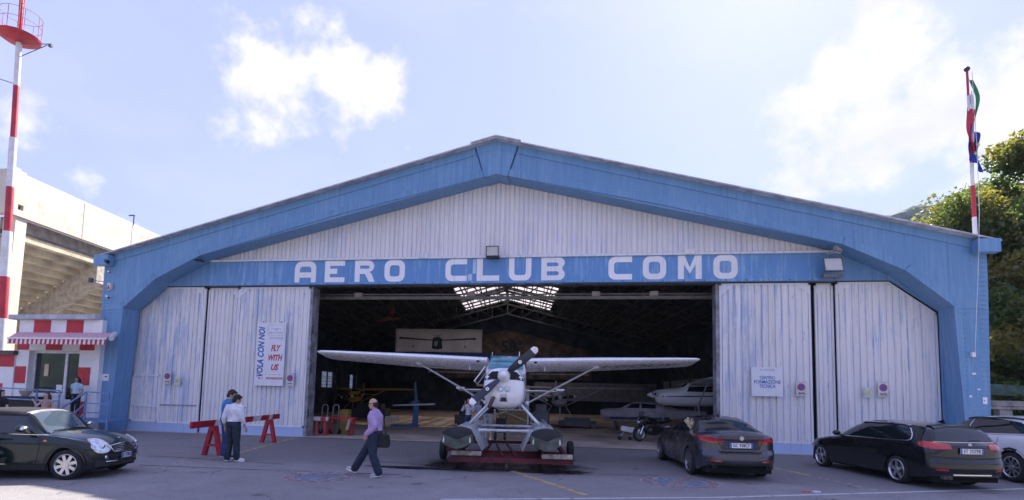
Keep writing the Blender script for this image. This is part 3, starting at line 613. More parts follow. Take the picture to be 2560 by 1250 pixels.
# ---------------------------------------------------------------- radio mast
MW=mat('mast_white',(.75,.73,.72),.5,var=.08,dirt=((.4,.36,.33),.58,.4)); MR=mat('mast_red',(.48,.03,.05),.5,var=.15)
MA=thing('radio_mast','tall tubular mast in red and white bands with a caged round platform','mast',(-23.58,2,0))
mx=lambda z: -23.58-.0468*z
zs=[0,4.9,6.9,9.1,11.3,13.76,16.42,18.65,22.5]
for i in range(8):
    z0,z1=zs[i],zs[i+1]; ra=.185 if z1<9.5 else (.15 if z1<14 else .12 if z1<19 else .09)
    MB().tube([(mx(z0),2,z0),(mx(z1),2,z1)],ra,16).build('red_band' if i%2 else 'white_band',MR if i%2 else MW,MA,smooth=True)
c=mx(18.9); MB().lathe([(.10,-.30),(.55,-.24),(.80,-.08),(.84,.02),(.78,.04),(.10,.0)],(c,2,18.95),n=28).build('platform',MR,MA,smooth=True)
b=MB()
for z in (19.6,20.1): b.tube([(c+.80*math.cos(t*PI/12),2+.80*math.sin(t*PI/12),z) for t in range(25)],.011,5,False)
for k in range(8): a=k*PI/4+.3; b.tube([(c+.80*math.cos(a),2+.80*math.sin(a),18.95),(c+.80*math.cos(a),2+.80*math.sin(a),20.1)],.012,5)
b.build('cage_rail',MR,MA)
b=MB()
for dx in (.2,.42): b.tube([(c+dx,1.75,18.9),(c+dx,1.75,22.4)],.02,5)
for k in range(12): b.tube([(c+.2,1.75,19.1+k*.28),(c+.42,1.75,19.1+k*.28)],.012,5)
b.build('ladder',MR,MA)
b=MB(); b.tube([(mx(18.4),2,18.6),(-22.6,2,18.45)],.022,5); b.tube([(mx(17.8),2,17.9),(-22.8,2,18.42)],.02,5); b.tube([(mx(16.5),2,16.5),(-25.8,2,17.0)],.02,5); b.box(-22.7,-22.55,1.95,2.05,18.3,18.45); b.build('antenna_arm',STEEL,MA)
# ---------------------------------------------------------------- checkered hut
HW=mat('white_render',(.82,.81,.80),.75,var=.05,scale=2,dirt=((.5,.48,.45),.6,.35)); HR=mat('red_paint_square',(.50,.03,.045),.6,var=.08)
HU=thing('checkered_hut','white control hut painted with red squares under a striped awning beside the hangar','hut',(-18,.8,0))
b=MB()
for a in ((-20.02,-19.42,0,4.52),(-17.02,-16.08,0,4.52),(-19.42,-17.02,3.25,4.52),(-19.42,-17.02,0,.55)): b.box(a[0],a[1],-.2,.15,a[2],a[3])
b.box(-20.02,-19.7,.15,3,0,4.5); b.box(-16.4,-16.0,.15,3,0,4.5); b.build('wall',HW,HU)
MB().box(-20.35,-16.22,-.42,3.2,4.525,4.72).build('roof_slab',mat('pale_blue_grey_slab',(.45,.47,.52),.7,var=.15),HU,bevel=.015)
for x0,x1,z0,z1 in ((-19.31,-18.5,3.98,4.51),(-17.75,-16.95,3.98,4.51),(-20.01,-19.45,3.27,3.97),(-18.64,-17.86,3.27,3.97),(-17.04,-16.35,3.27,3.97),(-20.01,-19.5,1.88,2.58),(-17.01,-16.45,1.85,2.58),(-17.01,-16.5,.5,1.2),(-20.01,-19.5,.5,1.18)):
    MB().box(x0,x1,-.212,-.2005,z0,z1).build('painted_square',HR,HU)
f=MB(); 
for a in ((-19.42,-19.34,.55,3.25),(-17.92,-17.80,.55,3.25),(-17.1,-17.02,.55,3.25)): f.box(a[0],a[1],.02,.12,a[2],a[3])
for a in ((-19.34,-17.92,3.15,3.25),(-17.8,-17.1,3.15,3.25),(-19.34,-17.92,1.35,1.5),(-17.8,-17.1,.55,1.25)): f.box(a[0],a[1],.02,.12,a[2],a[3])
f=f.build('door_frame',mat('white_plastic',(.72,.72,.74),.4),HU)
GL=mat_glass('dark_window_glass'); MB().box(-19.34,-17.92,.06,.08,1.5,3.15).build('window_pane',GL,f); MB().box(-17.8,-17.1,.06,.08,1.25,3.15).build('door_pane',GL,f); MB().box(-19.34,-17.92,.05,.09,.55,1.35).build('lower_panel',HW,f)
MB().box(-18.25,-17.97,.03,.055,1.55,1.85).build('paper_notice',WHITEP,f)
MB().box(-18.9,-18.7,.03,.055,2.2,2.7).build('hanging_card',mat('cream_card',(.6,.5,.32)),f)
def stripe_mat(name,a,b,w):
    m,nt,N,L,bb=_nodes(name); v=_pos(N,L); s=N.new('ShaderNodeSeparateXYZ'); L.new(v,s.inputs[0]); q=N.new('ShaderNodeMath'); q.operation='MULTIPLY_ADD'; L.new(s.outputs['X'],q.inputs[0]); q.inputs[1].default_value=1/w; 
    q2=N.new('ShaderNodeMath'); q2.operation='MULTIPLY'; L.new(s.outputs['Z'],q2.inputs[0]); q2.inputs[1].default_value=.0; L.new(q2.outputs[0],q.inputs[2])
    fr=N.new('ShaderNodeMath'); fr.operation='FRACT'; L.new(q.outputs[0],fr.inputs[0]); gt=N.new('ShaderNodeMath'); gt.operation='GREATER_THAN'; gt.inputs[1].default_value=.5; L.new(fr.outputs[0],gt.inputs[0])
    L.new(_mix(N,L,gt.outputs[0],a,b),bb.inputs['Base Color']); bb.inputs['Roughness'].default_value=.8; return m
AW=stripe_mat('red_white_canvas',(.45,.03,.07),(.72,.68,.68),.205)
aw=MB(); n=40
aw.add([(-20.1,-.21,4.0),(-15.45,-.21,4.0),(-14.9,-1.1,3.70),(-19.32,-1.1,3.70),(-20.1,-.21,3.98),(-15.45,-.21,3.98),(-14.9,-1.1,3.68),(-19.32,-1.1,3.68)],[(0,1,2,3),(7,6,5,4),(0,4,5,1),(1,5,6,2),(2,6,7,3),(3,7,4,0)])
aw=aw.build('awning',AW,HU)
val=MB(); vs=[];
for i in range(n+1):
    x=-19.34+i*(4.46)/n; vs+= [(x,-1.12,3.65),(x,-1.13-.01*(i%2),3.42+.02*(i%2))]
val.add(vs,[(2*i,2*i+2,2*i+3,2*i+1) for i in range(n)]); val.build('valance',AW,aw)
MB().box(-19.36,-14.88,-1.16,-1.105,3.63,3.69).build('front_rail',HW,aw); MB().tube([(-14.8,-1.0,3.68),(-15.35,-.3,3.95)],.09,10).build('awning_end_cap',mat('grey_white_cap',(.6,.6,.6)),aw)
AN=thing('annex_wall','low red and white checkered annex with a flat dark roof left of the hut','annex',(-21,.2,0))
MB().box(-24.5,-20.03,-.25,2,0,3.05).build('wall',HW,AN); MB().box(-24.6,-19.95,-.4,2.1,3.055,3.22).build('roof_slab',mat('dark_slab',(.10,.10,.10),.8),AN)
for x0,x1,z0,z1 in ((-21.5,-20.04,2.55,3.04),(-22,-20.5,1.62,1.86),(-21.8,-20.35,1.1,1.6)): MB().box(x0,x1,-.262,-.2505,z0,z1).build('painted_square',HR,AN)
# terrace, steps and railing
TE=thing('hut_terrace','raised blue steel landing with steps in front of the hut door','terrace',(-17,-1,0))
MB().box(-23,-17.6,-1.25,-.27,.3,.5).build('deck',mat('grey_deck',(.3,.3,.33)),TE); MB().box(-17.59,-14.34,-1.25,-.27,.46,.56).build('landing',BLUEP,TE)
MB().box(-15.4,-14.4,-1.5,-1.26,.0,.2).build('step',mat('red_step',(.4,.07,.05)),TE) 
RL=thing('blue_railing','light blue tubular handrail running along the hut terrace and steps','railing',(-17,-1.3,0))
b=MB(); r=.028; y=-1.3
RP_=[((-22,1.74),(-16.53,1.62)),((-22,1.34),(-16.53,1.22)),((-16.35,.98),(-15.36,1.60)),((-15.36,1.60),(-14.37,1.56)),((-15.95,.64),(-15.36,1.17)),((-15.36,1.17),(-14.37,1.17)),((-15.36,.3),(-15.36,1.60)),((-14.37,0),(-14.37,1.56)),((-16.53,.5),(-16.53,1.62)),((-17.55,.5),(-17.55,1.66)),((-19.25,.5),(-19.25,1.68)),((-15.36,.82),(-14.37,.82)),((-15.7,.45),(-15.36,.8))]
for p,q in RP_: b.bar((p[0],y,p[1]),(q[0],y,q[1]),.05,.05,(0,1,0))
b.build('handrail',mat('railing_blue',(.16,.27,.48),.45,var=.2),RL)
BX=MB().box(-19.15,-17.55,-1.2,-.7,.5,1.36); o=BX.build('black_chest',mat('black_cover',(.012,.012,.014),.6)); tag(o,'long black covered chest standing on the terrace behind the railing','chest')
pt=MB().lathe([(.0,1.34),(.10,1.34),(.12,1.37),(.19,1.47),(.21,1.56),(.19,1.57),(.16,1.52),(.0,1.5)],(-18.55,-.9,.03),n=18).build('planter_bowl',mat('pinkish_terracotta',(.5,.38,.36)),None,smooth=True); tag(pt,'pale pink planter bowl on the black chest below the hut window','planter')
# ---------------------------------------------------------------- flag pole
FP=thing('flagpole','red and white banded flagpole rising from the right end of the hangar roof','flagpole',(16.45,.5,7.3))
fz=[7.2,8.2,9.3,10.1,11.4,12.5,13.4]
for i in range(6): MB().tube([(16.45,.5,fz[i]),(16.45,.5,fz[i+1])],.066-.006*i,12).build('red_band' if i%2 else 'white_band',MR if i%2 else MW,FP,smooth=True)
MB().sphere((16.45,.5,13.47),.09).build('finial',mat('dark_finial',(.05,.03,.06),.4),FP,smooth=True)
rp=MB(); rp.tube([(16.55,.42,13.3),(16.5,.3,10.5),(16.2,-.1,8.2),(15.97,-.37,7.3),(15.93,-.37,6.6),(15.84,-.14,3.5)],.009,4); o=rp.build('halyard_rope',mat('white_rope',(.7,.7,.68))); tag(o,'thin white flag rope hanging down the right blue pillar','rope')
MB().box(15.78,15.88,-.12,-.02,3.4,3.55).build('rope_cleat',HW,FP)
def cloth(name,u0,u1,v0,v1,m,par,top,dx,fall,seed,width):
    vs=[];nu,nv=8,22
    for j in range(nv+1):
        for i in range(nu+1):
            u=u0+(u1-u0)*i/nu; v=v0+(v1-v0)*j/nv
            x=16.47+dx(u,v)*width; z=top-fall*v-.5*u; yy=.42+.10*math.sin(u*9+v*3+seed)+.03*math.sin(v*8+seed)
            vs.append((x,yy,z))
    b=MB().add(vs,[(j*(nu+1)+i,j*(nu+1)+i+1,(j+1)*(nu+1)+i+1,(j+1)*(nu+1)+i) for j in range(nv) for i in range(nu)])
    o=b.build(name,m,par,smooth=True); md=o.modifiers.new('thick','SOLIDIFY'); md.thickness=.006; return o
IT=thing('italian_flag','limp green, white and red flag hanging from the top of the flagpole','flag',(16.45,.45,13))
G_=mat('flag_green',(.01,.20,.09),.7); 
cloth('green_panel',.0,.33,0,1,G_,IT,13.15,lambda u,v: .12+.85*math.sin(PI*min(1,v*.9+.05))*(.6+.4*u)+.1*u,1.5,1,.26)
cloth('white_panel',.2,.66,0,1,mat('flag_white',(.75,.73,.74),.7),IT,12.75,lambda u,v: -.1+.5*math.sin(PI*v)*u-.25*v+.25*u,1.7,2,.26)
cloth('red_panel',.5,1,0,1,mat('flag_red',(.55,.03,.05),.7),IT,12.35,lambda u,v: -.25-.35*math.sin(PI*v)+.55*(u-.5)*2,1.55,3,.24)
EU=thing('european_flag','limp dark blue flag with a yellow star hanging below the tricolour on the flagpole','flag',(16.45,.4,11))
cloth('blue_field',0,1,0,1,mat('flag_blue',(.015,.035,.30),.7),EU,11.45,lambda u,v: -.30+.95*u-.1*math.sin(PI*v),1.25,4,.36)
st=[]; 
for k in range(10): rr=.085 if k%2==0 else .035; a=PI/2+k*PI/5; st.append((rr*math.cos(a),rr*math.sin(a)))
shape2d('star',[st],.01,mat('flag_yellow',(.75,.55,.10),.6),EU,front(16.50,.235,10.62)); shape2d('star',[st],.01,MATS['flag_yellow'],EU,front(16.42,.235,10.32)@Matrix.Rotation(.4,4,'Z'))

def haze_box(d):
    m=bpy.data.materials.new('haze_air'); m.use_nodes=True; nt=m.node_tree; nt.nodes.clear(); o=nt.nodes.new('ShaderNodeOutputMaterial'); v=nt.nodes.new('ShaderNodeVolumePrincipled')
    v.inputs['Color'].default_value=(.55,.72,1,1); v.inputs['Density'].default_value=d; v.inputs['Anisotropy'].default_value=.2; nt.links.new(v.outputs[0],o.inputs['Volume'])
    b=MB().box(-1850,1850,-1950,905,-4.5,360).build('haze',m); b['kind']='stuff'
if HAZE: haze_box(HAZE)
# ---------------------------------------------------------------- signs on the doors
def board(x0,x1,z0,z1,y,label,cat,name='wall_sign',t=.03,m=None,group=None):
    th=thing(name,label,cat,((x0+x1)/2,y,z0),0,group); MB().box(x0,x1,y,y+t,z0,z1).build('board',m or WHITEP,th); return th
YS=.80
s=board(-9.88,-8.63,2.0,4.57,YS,'tall white poster board reading VOLA CON NOI and FLY WITH US on the left door','sign','poster_board')
F=lambda x,z,y=YS-.003: front(x,y,z)
text('lettering','VOLA CON NOI',.36,BLUEK,s,F(-9.66,3.35)@Matrix.Rotation(PI/2,4,'Z'),bold=.012,shear=.25,width=2.05)
for t_,z,w in (('FLY',3.52,.42),('WITH',3.13,.62),('US',2.74,.33)): text('lettering',t_,.33,RED,s,F(-9.05,z),bold=.012,shear=.25,width=w)
text('lettering','INFORMAZIONI',.13,RED,s,F(-9.02,2.30),width=.72,bold=.003); text('lettering','i',.17,RED,s,F(-9.55,2.30),bold=.004)
shape2d('arrow_mark',[[(-.06,0),(.03,.06),(.03,-.06)]],.002,RED,s,F(-9.68,2.30)); shape2d('rule_line',[[(-.58,0),(.5,0),(.5,.008),(-.58,.008)]],.002,RED,s,F(-9.25,2.45))
shape2d('logo_frame',[[(-.36,-.22),(.36,-.22),(.36,.22),(-.36,.22)],[(-.35,-.21),(.35,-.21),(.35,.21),(-.35,.21)]],.002,GREYK,s,F(-9.05,4.27)); text('lettering','AERO CLUB COMO',.07,GREYK,s,F(-9.05,4.16),width=.6)
shape2d('seaplane_logo',[[(-.22,.02),(.22,.02),(.22,.035),(.03,.035),(0,.06),(-.03,.035),(-.22,.035)],[(-.08,-.05),(-.03,-.05),(-.02,.01),(-.05,.01)],[(.08,-.05),(.03,-.05),(.02,.01),(.05,.01)]],.002,GREYK,s,F(-9.05,4.30))
for z in (3.96,3.90): shape2d('small_print',[[(-.3,0),(.3,0),(.3,.018),(-.3,.018)]],.002,GREYK,s,F(-9.03,z))
for x in (-9.65,-8.85): MB().box(x-.012,x+.012,YS+.02,YS+.04,4.57,4.64).build('hanger',STEEL,s)
def nopark(x,z,label):
    s=board(x-.16,x+.16,z-.27,z+.27,YS,label,'sign','no_parking_sign',.015,mat('cream_print_board',(.68,.64,.62),.45),'no-parking signs on the hangar doors')
    shape2d('red_ring',[circ(0,0,.13),circ(0,0,.098)],.002,RED,s,F(x,z+.05)); shape2d('blue_disc',[circ(0,0,.097)],.002,BLUEK,s,F(x,z+.05)); shape2d('red_bar',[[(-.09,.075),(-.075,.09),(.09,-.075),(.075,-.09)]],.002,RED,s,F(x,z+.05,YS-.006))
    shape2d('tow_truck_mark',[[(-.11,-.03),(.0,-.03),(.0,-.01),(.03,-.01),(.06,-.03),(.11,-.03),(.11,.0),(.05,.012),(.04,.03),(.0,.0),(-.04,.0),(-.06,.03),(-.07,.0),(-.11,-.01)]],.002,BLK,s,F(x,z-.16))
    for zz in (.22,-.235): shape2d('small_print',[[(-.12,0),(.12,0),(.12,.014),(-.12,.014)]],.002,GREYK,s,F(x,z+zz))
nopark(-13.84,2.26,'no-parking sign on the leftmost door above its small yellow notice'); nopark(-8.33,2.27,'no-parking sign beside the tall poster on the third door'); nopark(10.95,2.30,'no-parking sign on the door with the square training sign'); nopark(13.59,2.33,'no-parking sign on the rightmost door above the black estate car')
for x,z,l in ((-13.36,2.13,'small pale yellow notice beside the no-parking sign on the leftmost door'),(13.10,2.20,'small pale yellow notice on the rightmost door beside the no-parking sign')):
    s=board(x-.13,x+.13,z-.17,z+.17,YS,l,'notice','small_notice',.01,mat('pale_notice',(.62,.66,.64))); shape2d('yellow_patch',[[(-.07,-.08),(.07,-.08),(.07,.08),(-.07,.08)]],.002,mat('yellow_print',(.65,.62,.22)),s,F(x,z))
s=board(9.3,10.35,2.0,3.03,YS,'square white sign reading CENTRO FORMAZIONE TECNICA on the right door','sign','square_sign')
text('lettering','AUTOLUCE',.11,GREYK,s,F(9.83,2.93),width=.5)
for t_,z,w in (('CENTRO',2.65,.50),('FORMAZIONE',2.50,.88),('TECNICA',2.35,.54)): text('lettering',t_,.17,BLUEK,s,F(9.83,z),bold=.002,width=w)
s=board(-16.0-.11,-15.78,2.05,2.33,-.02,'tiny square white notice on the left blue pillar','notice','pillar_notice',.015); shape2d('small_print',[[(-.05,0),(.05,0),(.05,.05),(-.05,.05)]],.002,BLK,s,front(-15.9,-.023,2.2))
k=0
for x,z,w,h,l in ((15.88,2.86,.11,.06,'upper white paper scrap on the right blue pillar'),(15.75,2.13,.07,.07,'round white sticker on the right blue pillar'),(16.0,2.36,.09,.04,'thin white sticker on the right blue pillar'),(16.16,2.0,.13,.22,'tallest white sticker low on the right blue pillar')):
    o=MB().box(x-w/2,x+w/2,-.006,-.001,z-h/2,z+h/2).build('sticker',WHITEP); tag(o,l,'sticker')
# ---------------------------------------------------------------- floodlights, cameras, siren
LG=mat('lamp_glass',(.55,.55,.52),.15,var=.05); HG_=mat('lamp_housing_grey',(.14,.14,.15),.5); HB_=mat('lamp_housing_black',(.02,.02,.024),.5)
def flood(x,y,z,w,h,d,m,label,tilt=.35,rz=0):
    t=thing('floodlight',label,'floodlight',(x,y,z),rz); R=Matrix.Rotation(tilt,4,'X')
    def tr_(b): b.v=[tuple(R@Vector(v)) for v in b.v]; return b
    b=MB(); b.add([(-w/2,-d,-h/2),(w/2,-d,-h/2),(w/2,-d,h/2),(-w/2,-d,h/2),(-w*.35,0,-h*.35),(w*.35,0,-h*.35),(w*.35,0,h*.35),(-w*.35,0,h*.35)],[(4,5,6,7),(0,4,7,3),(1,2,6,5),(0,1,5,4),(3,7,6,2)])
    b.box(-w*.55,w*.55,-d-.02,-d+.03,-h*.56,-h*.5); b.box(-w*.55,w*.55,-d-.02,-d+.03,h*.5,h*.56); b.box(-w*.55,-w*.5,-d-.02,-d+.03,-h*.5,h*.5); b.box(w*.5,w*.55,-d-.02,-d+.03,-h*.5,h*.5)
    placed(tr_(b),'housing',m,t); placed(tr_(MB().box(-w*.49,w*.49,-d,-d+.01,-h*.49,h*.49)),'lens',LG,t); placed(tr_(MB().box(-w*.12,w*.12,-d*.6,-d*.5,-h*.3,h*.3)),'reflector',mat('lamp_bulb',(.75,.72,.6),.3),t)
    placed(MB().bar((0,.02,-h*.5),(0,.30,-h*.5),w*.5,.05),'bracket',m,t); placed(MB().box(-w*.56,w*.56,-d*.9,.05,-h*.82,-h*.57),'ballast',m,t)
flood(-.1,.55,7.30,.44,.34,.2,HB_,'black square floodlight above the centre of the lintel lettering',.12)
flood(11.88,.5,6.52,.56,.46,.24,HG_,'large grey floodlight hanging on the lintel near the right end',-.25)
flood(12.0,.4,7.14,.26,.2,.14,mat('lamp_housing_pale',(.4,.4,.42)),'small pale floodlight above the large grey one',-.2,.5)
flood(-12.35,.25,7.16,.40,.16,.2,HB_,'black floodlight under the left end of the gable',-.5,.2)
def cam_(x,z,l,m,s=1.):
    t=thing('security_camera',l,'security camera',(x,-.05,z)); placed(MB().tube([(0,0,0),(-.02*s,-.12*s,.0)],.02*s,8),'bracket',m,t); placed(MB().tube([(-.10*s,-.10*s,.03*s),(.14*s,-.22*s,-.06*s)],.05*s,10),'camera_body',m,t,smooth=True); placed(MB().tube([(.14*s,-.22*s,-.06*s),(.16*s,-.23*s,-.068*s)],.042*s,10),'camera_lens',BLACK,t)
WC=mat('white_plastic_case',(.7,.7,.68),.4)
cam_(-16.1,6.98,'black security camera under the left eave box of the hangar',HB_,1.5); cam_(-16.05,6.55,'small white security camera between the black camera and the siren',WC,.7); cam_(-15.97,5.5,'white security camera below the siren box on the left pillar',WC,1.0)
t=thing('alarm_siren','white alarm siren box with a red wedge on the left pillar','alarm',(-16.03,0,5.8)); MB().box(-16.13,-15.93,-.12,-.002,5.80,6.08).build('casing',WC,t,bevel=.02); MB().prism([(-16.10,5.83),(-15.97,5.83),(-16.04,6.0)],-.135,-.121).build('red_wedge',mat('siren_red',(.6,.06,.03),.3),t)
t=thing('cable_bracket','thin blue bracket arm sticking out left of the hangar pillar','bracket',(-16.4,.1,6.3)); MB().bar((-16.3,.1,6.15),(-17.1,.1,6.25),.03,.03).build('arm',BLUEP,t); MB().box(-17.2,-17.05,.05,.15,6.15,6.35).build('clamp',STEEL,t)
# ---------------------------------------------------------------- cars
def pch(keys):
    xs=np.array([k[0] for k in keys],float); ys=np.array([k[1] for k in keys],float); o=np.argsort(xs); xs=xs[o]; ys=ys[o]
    h=np.diff(xs); d=np.diff(ys)/h; m=np.zeros(len(xs)); m[0]=d[0]; m[-1]=d[-1]
    for i in range(1,len(xs)-1): m[i]=0 if d[i-1]*d[i]<=0 else 2*d[i-1]*d[i]/(d[i-1]+d[i])
    def f(x):
        x=min(max(x,xs[0]),xs[-1]); i=min(int(np.searchsorted(xs,x,'right'))-1,len(h)-1); i=max(i,0); t=(x-xs[i])/h[i]
        return float((2*t**3-3*t**2+1)*ys[i]+(t**3-2*t**2+t)*h[i]*m[i]+(-2*t**3+3*t**2)*ys[i+1]+(t**3-t**2)*h[i]*m[i+1])
    return f
TYRE=mat('tyre_rubber',(.018,.018,.02),.85,world=False); RIM=mat('alloy_rim',(.62,.62,.64),.25,metal=.85,var=.03,world=False); DARKP=mat('black_plastic',(.02,.02,.022),.6,world=False)
CHR=mat('chrome_trim',(.75,.75,.77),.12,metal=1.,var=.02,world=False); GLS=mat_glass('car_glass',(.012,.016,.02)); WELL=mat('wheel_well',(.008,.008,.008),.95,world=False)
TL=mat('tail_light_red',(.50,.012,.02),.08,var=.15,scale=20,coat=1.,world=False); TLO=mat('tail_light_orange',(.62,.10,.03),.1,coat=1.,world=False); HLM=mat('headlight_glass',(.62,.68,.75),.06,metal=.5,var=.3,scale=14,coat=1.,world=False); PLT=mat('plate_white',(.78,.78,.78),.4,world=False); PBL=mat('plate_blue',(.02,.10,.50),.4,world=False)
class Car:
    def __init__(s,root,x0,x1,top,belt,hw,rail,crown,low,axles,R,zc,paint,bowf=.22,bowr=.10,ends=(.25,.16),slope=None):
        s.root=root; T,B,H,Rl,Cr,Lo=map(pch,(top,belt,hw,rail,crown,low)); s.T,s.B,s.H=T,B,H
        xs=set(np.linspace(x1,x0,64).tolist())
        for e in (.015,.04,.08,.13,.19): xs|={x0-e,x1+e}
        for a in axles:
            for k in range(19): xs.add(a+R*math.cos(PI*k/18)); 
            xs|={a-R-.004,a+R+.004}
        xs=sorted(xs,reverse=True); xs=[x for i,x in enumerate(xs) if i==0 or xs[i-1]-x>.003]
        def rnd(x):
            f=1.
            for xe,ln,sg in ((x0,ends[0],1),(x1,ends[1],-1)):
                d=(xe-x)*sg
                if d<ln: q=1-d/ln; f*=1-.30*q**3.2*(ln/.25)
            return f
        def side(zn): return float(np.interp(zn,[0,.12,.35,.6,.82,.93,1],[.93,.965,.99,1.,.992,.975,.945]))
        secs=[]
        for x in xs:
            lo=Lo(x)
            for a in axles:
                if abs(x-a)<R: lo=max(lo,zc+math.sqrt(max(0,R*R-(x-a)**2)))
            b=B(x); t=max(T(x),b+.02); w=H(x)*rnd(x); pts=[]; lo=min(lo,b-.06)
            for k in range(11):
                z=lo+(b-lo)*(k/10)**.9; zn=(z-.18)/max(.1,b-.18); pts.append((w*side(max(0,min(1,zn))),z))
            yb=pts[-1][0]; yr=yb*Rl(x); cr=Cr(x); zr_=max(b+.006,t-cr); P0=Vector((yb,b)); P1=Vector((yr,zr_))
            for k in (1,2,3,4,5): q=P0.lerp(P1,k/6*.94); q.x+=.02*math.sin(PI*k/6)*min(1,(zr_-b)*3); pts.append(tuple(q))
            A=P0.lerp(P1,.94); Cc=Vector((yr*.90,t-cr*.81))
            for k in range(4): u=(k)/3; pts.append(tuple(A*(1-u)**2+P1*2*u*(1-u)+Cc*u*u))
            for k in range(1,7): y=yr*.90*(1-k/6); pts.append((y,t-cr*(y/yr)**2 if yr>0 else t))
            xx=[]
            for (y,z) in pts:
                sh=0
                for xe,bw,sg,ln in ((x0,bowf,1,.9),(x1,bowr,-1,.7)):
                    d=(xe-x)*sg
                    if d<ln: sh-=sg*bw*(abs(y)/.9)**2.2*(1-d/ln)
                    if slope and d<.35: sh+=slope(sg,z)*(1-d/.35)
                xx.append(x+sh)
            secs.append([(X_,y,z) for X_,(y,z) in zip(xx,pts)])
        n=len(secs[0]); vs=[];fs=[]
        full=[sec+[(a,-b,c) for a,b,c in reversed(sec[:-1])] for sec in secs]; N_=len(full[0]); s.N=N_
        for f in full: vs+=f
        for i in range(len(full)-1):
            for k in range(N_-1): fs.append((i*N_+k,i*N_+k+1,(i+1)*N_+k+1,(i+1)*N_+k))
        for idx,sg,bw in ((0,1,bowf),(len(full)-1,-1,bowr)):
            sec=full[idx]; rows=[];M=9
            for k in range(n-1):
                a=sec[k]; b=sec[N_-1-k]; row=[idx*N_+k]
                for j in range(1,M):
                    u=j/M; y=a[1]+(b[1]-a[1])*u; x=a[0]+sg*bw*((abs(a[1])/.9)**2.2-(abs(y)/.9)**2.2); 
                    vs.append((x,y,a[2])); row.append(len(vs)-1)
                row.append(idx*N_+N_-1-k); rows.append(row)
            rows.append([idx*N_+n-1])
            for k in range(n-2):
                for j in range(M): fs.append((rows[k][j],rows[k][j+1],rows[k+1][j+1],rows[k+1][j]))
            for j in range(M): fs.append((rows[n-2][j],rows[n-2][j+1],rows[n-1][0]))
        mb=MB().add(vs,fs); s.body=placed(mb,'body',paint,root,smooth=True,angle=50)
        me=s.body.data; s.bvh=BVHTree.FromPolygons([v.co.copy() for v in me.vertices],[tuple(p.vertices) for p in me.polygons])
        # underside and wheel wells
        w=MB(); hwm=H((x0+x1)/2)
        w.box(x1+.18,x0-.2,-hwm*.82,hwm*.82,.16,.30)
        for a in axles:
            for sg in (1,-1):
                ya,yb=(.50,H(a)*.985) if sg>0 else (-H(a)*.985,-.50)
                k=13; w.add([(a+(R+.01)*math.cos(PI*i/(k-1)),y,zc+(R+.01)*math.sin(PI*i/(k-1))) for i in range(k) for y in (ya,yb)],[(2*i,2*i+1,2*i+3,2*i+2) for i in range(k-1)])
                y_=.52*sg; w.add([(a+(R+.01)*math.cos(PI*i/(k-1)),y_,zc+(R+.01)*math.sin(PI*i/(k-1))) for i in range(k)]+[(a+R,y_,.2),(a-R,y_,.2)],[tuple(range(k))+(k+1,k)])
        placed(w,'underbody',WELL,root)
    def hit(s,axis,a,b):
        """axis names the side the point lies on; a,b the other two coordinates in order"""
        o,d={'+y':((a,4,b),(0,-1,0)),'-y':((a,-4,b),(0,1,0)),'+x':((5,a,b),(-1,0,0)),'-x':((-5,a,b),(1,0,0)),'+z':((a,b,4),(0,0,-1))}[axis]
        h=s.bvh.ray_cast(Vector(o),Vector(d))
        if h[0] is None: return None
        n=h[1]; dd=-Vector(d)
        if n.dot(dd)<0: n=-n
        return h[0],n
    def patch(s,name,m,axis,A,B,nu=12,nv=5,off=.006,parent=None):
        def res(P,n):
            P=[Vector(p) for p in P]; L=[0]
            for p,q in zip(P,P[1:]): L.append(L[-1]+(q-p).length)
            o=[]
            for i in range(n+1):
                t=L[-1]*i/n; k=min(max(0,int(np.searchsorted(L,t))-1),len(P)-2); u=(t-L[k])/max(1e-6,L[k+1]-L[k]); o.append(P[k].lerp(P[k+1],u))
            return o
        a=res(A,nu); b=res(B,nu); vs=[];fs=[]; ok=[]
        for j in range(nv+1):
            for i in range(nu+1):
                p=a[i].lerp(b[i],j/nv); h=s.hit(axis,p.x,p.y); ok.append(h is not None); vs.append(h[0]+h[1]*off if h else Vector((0,0,.5)))
        for j in range(nv):
            for i in range(nu):
                q=j*(nu+1)+i; F4=(q,q+1,q+nu+2,q+nu+1)
                if all(ok[k] for k in F4): fs.append(F4)
        # turned-down rim gives the panel its thickness
        rim=[i for i in range(nu+1)]+[j*(nu+1)+nu for j in range(1,nv+1)]+[nv*(nu+1)+i for i in range(nu-1,-1,-1)]+[j*(nu+1) for j in range(nv-1,0,-1)]
        ctr=sum((Vector(v) for v in vs),Vector())/len(vs); dirv={'+y':Vector((0,-1,0)),'-y':Vector((0,1,0)),'+x':Vector((-1,0,0)),'-x':Vector((1,0,0)),'+z':Vector((0,0,-1))}[axis]
        base=len(vs)
        for r in rim: vs.append(Vector(vs[r])+dirv*(off+.012))
        for k in range(len(rim)):
            k2=(k+1)%len(rim)
            if ok[rim[k]] and ok[rim[k2]]: fs.append((rim[k],rim[k2],base+k2,base+k))
        used=sorted({i for f in fs for i in f}); mp={i:n for n,i in enumerate(used)}; vs=[vs[i] for i in used]; fs=[tuple(mp[i] for i in f) for f in fs]
        return placed(MB().add(vs,fs),name,m,parent or s.root,smooth=True,angle=40)
    def seam(s,name,m,axis,P,w=.007,off=.002,n=24,parent=None):
        P=[Vector(p) for p in P]; L=[0]
        for p,q in zip(P,P[1:]): L.append(L[-1]+(q-p).length)
        pts=[]
        for i in range(n+1):
            t=L[-1]*i/n; k=min(max(0,int(np.searchsorted(L,t))-1),len(P)-2); u=(t-L[k])/max(1e-6,L[k+1]-L[k]); p=P[k].lerp(P[k+1],u); h=s.hit(axis,p.x,p.y)
            if h: pts.append(h[0]+h[1]*off)
        if len(pts)>1: return placed(MB().tube(pts,w,5),name,m,parent or s.root)
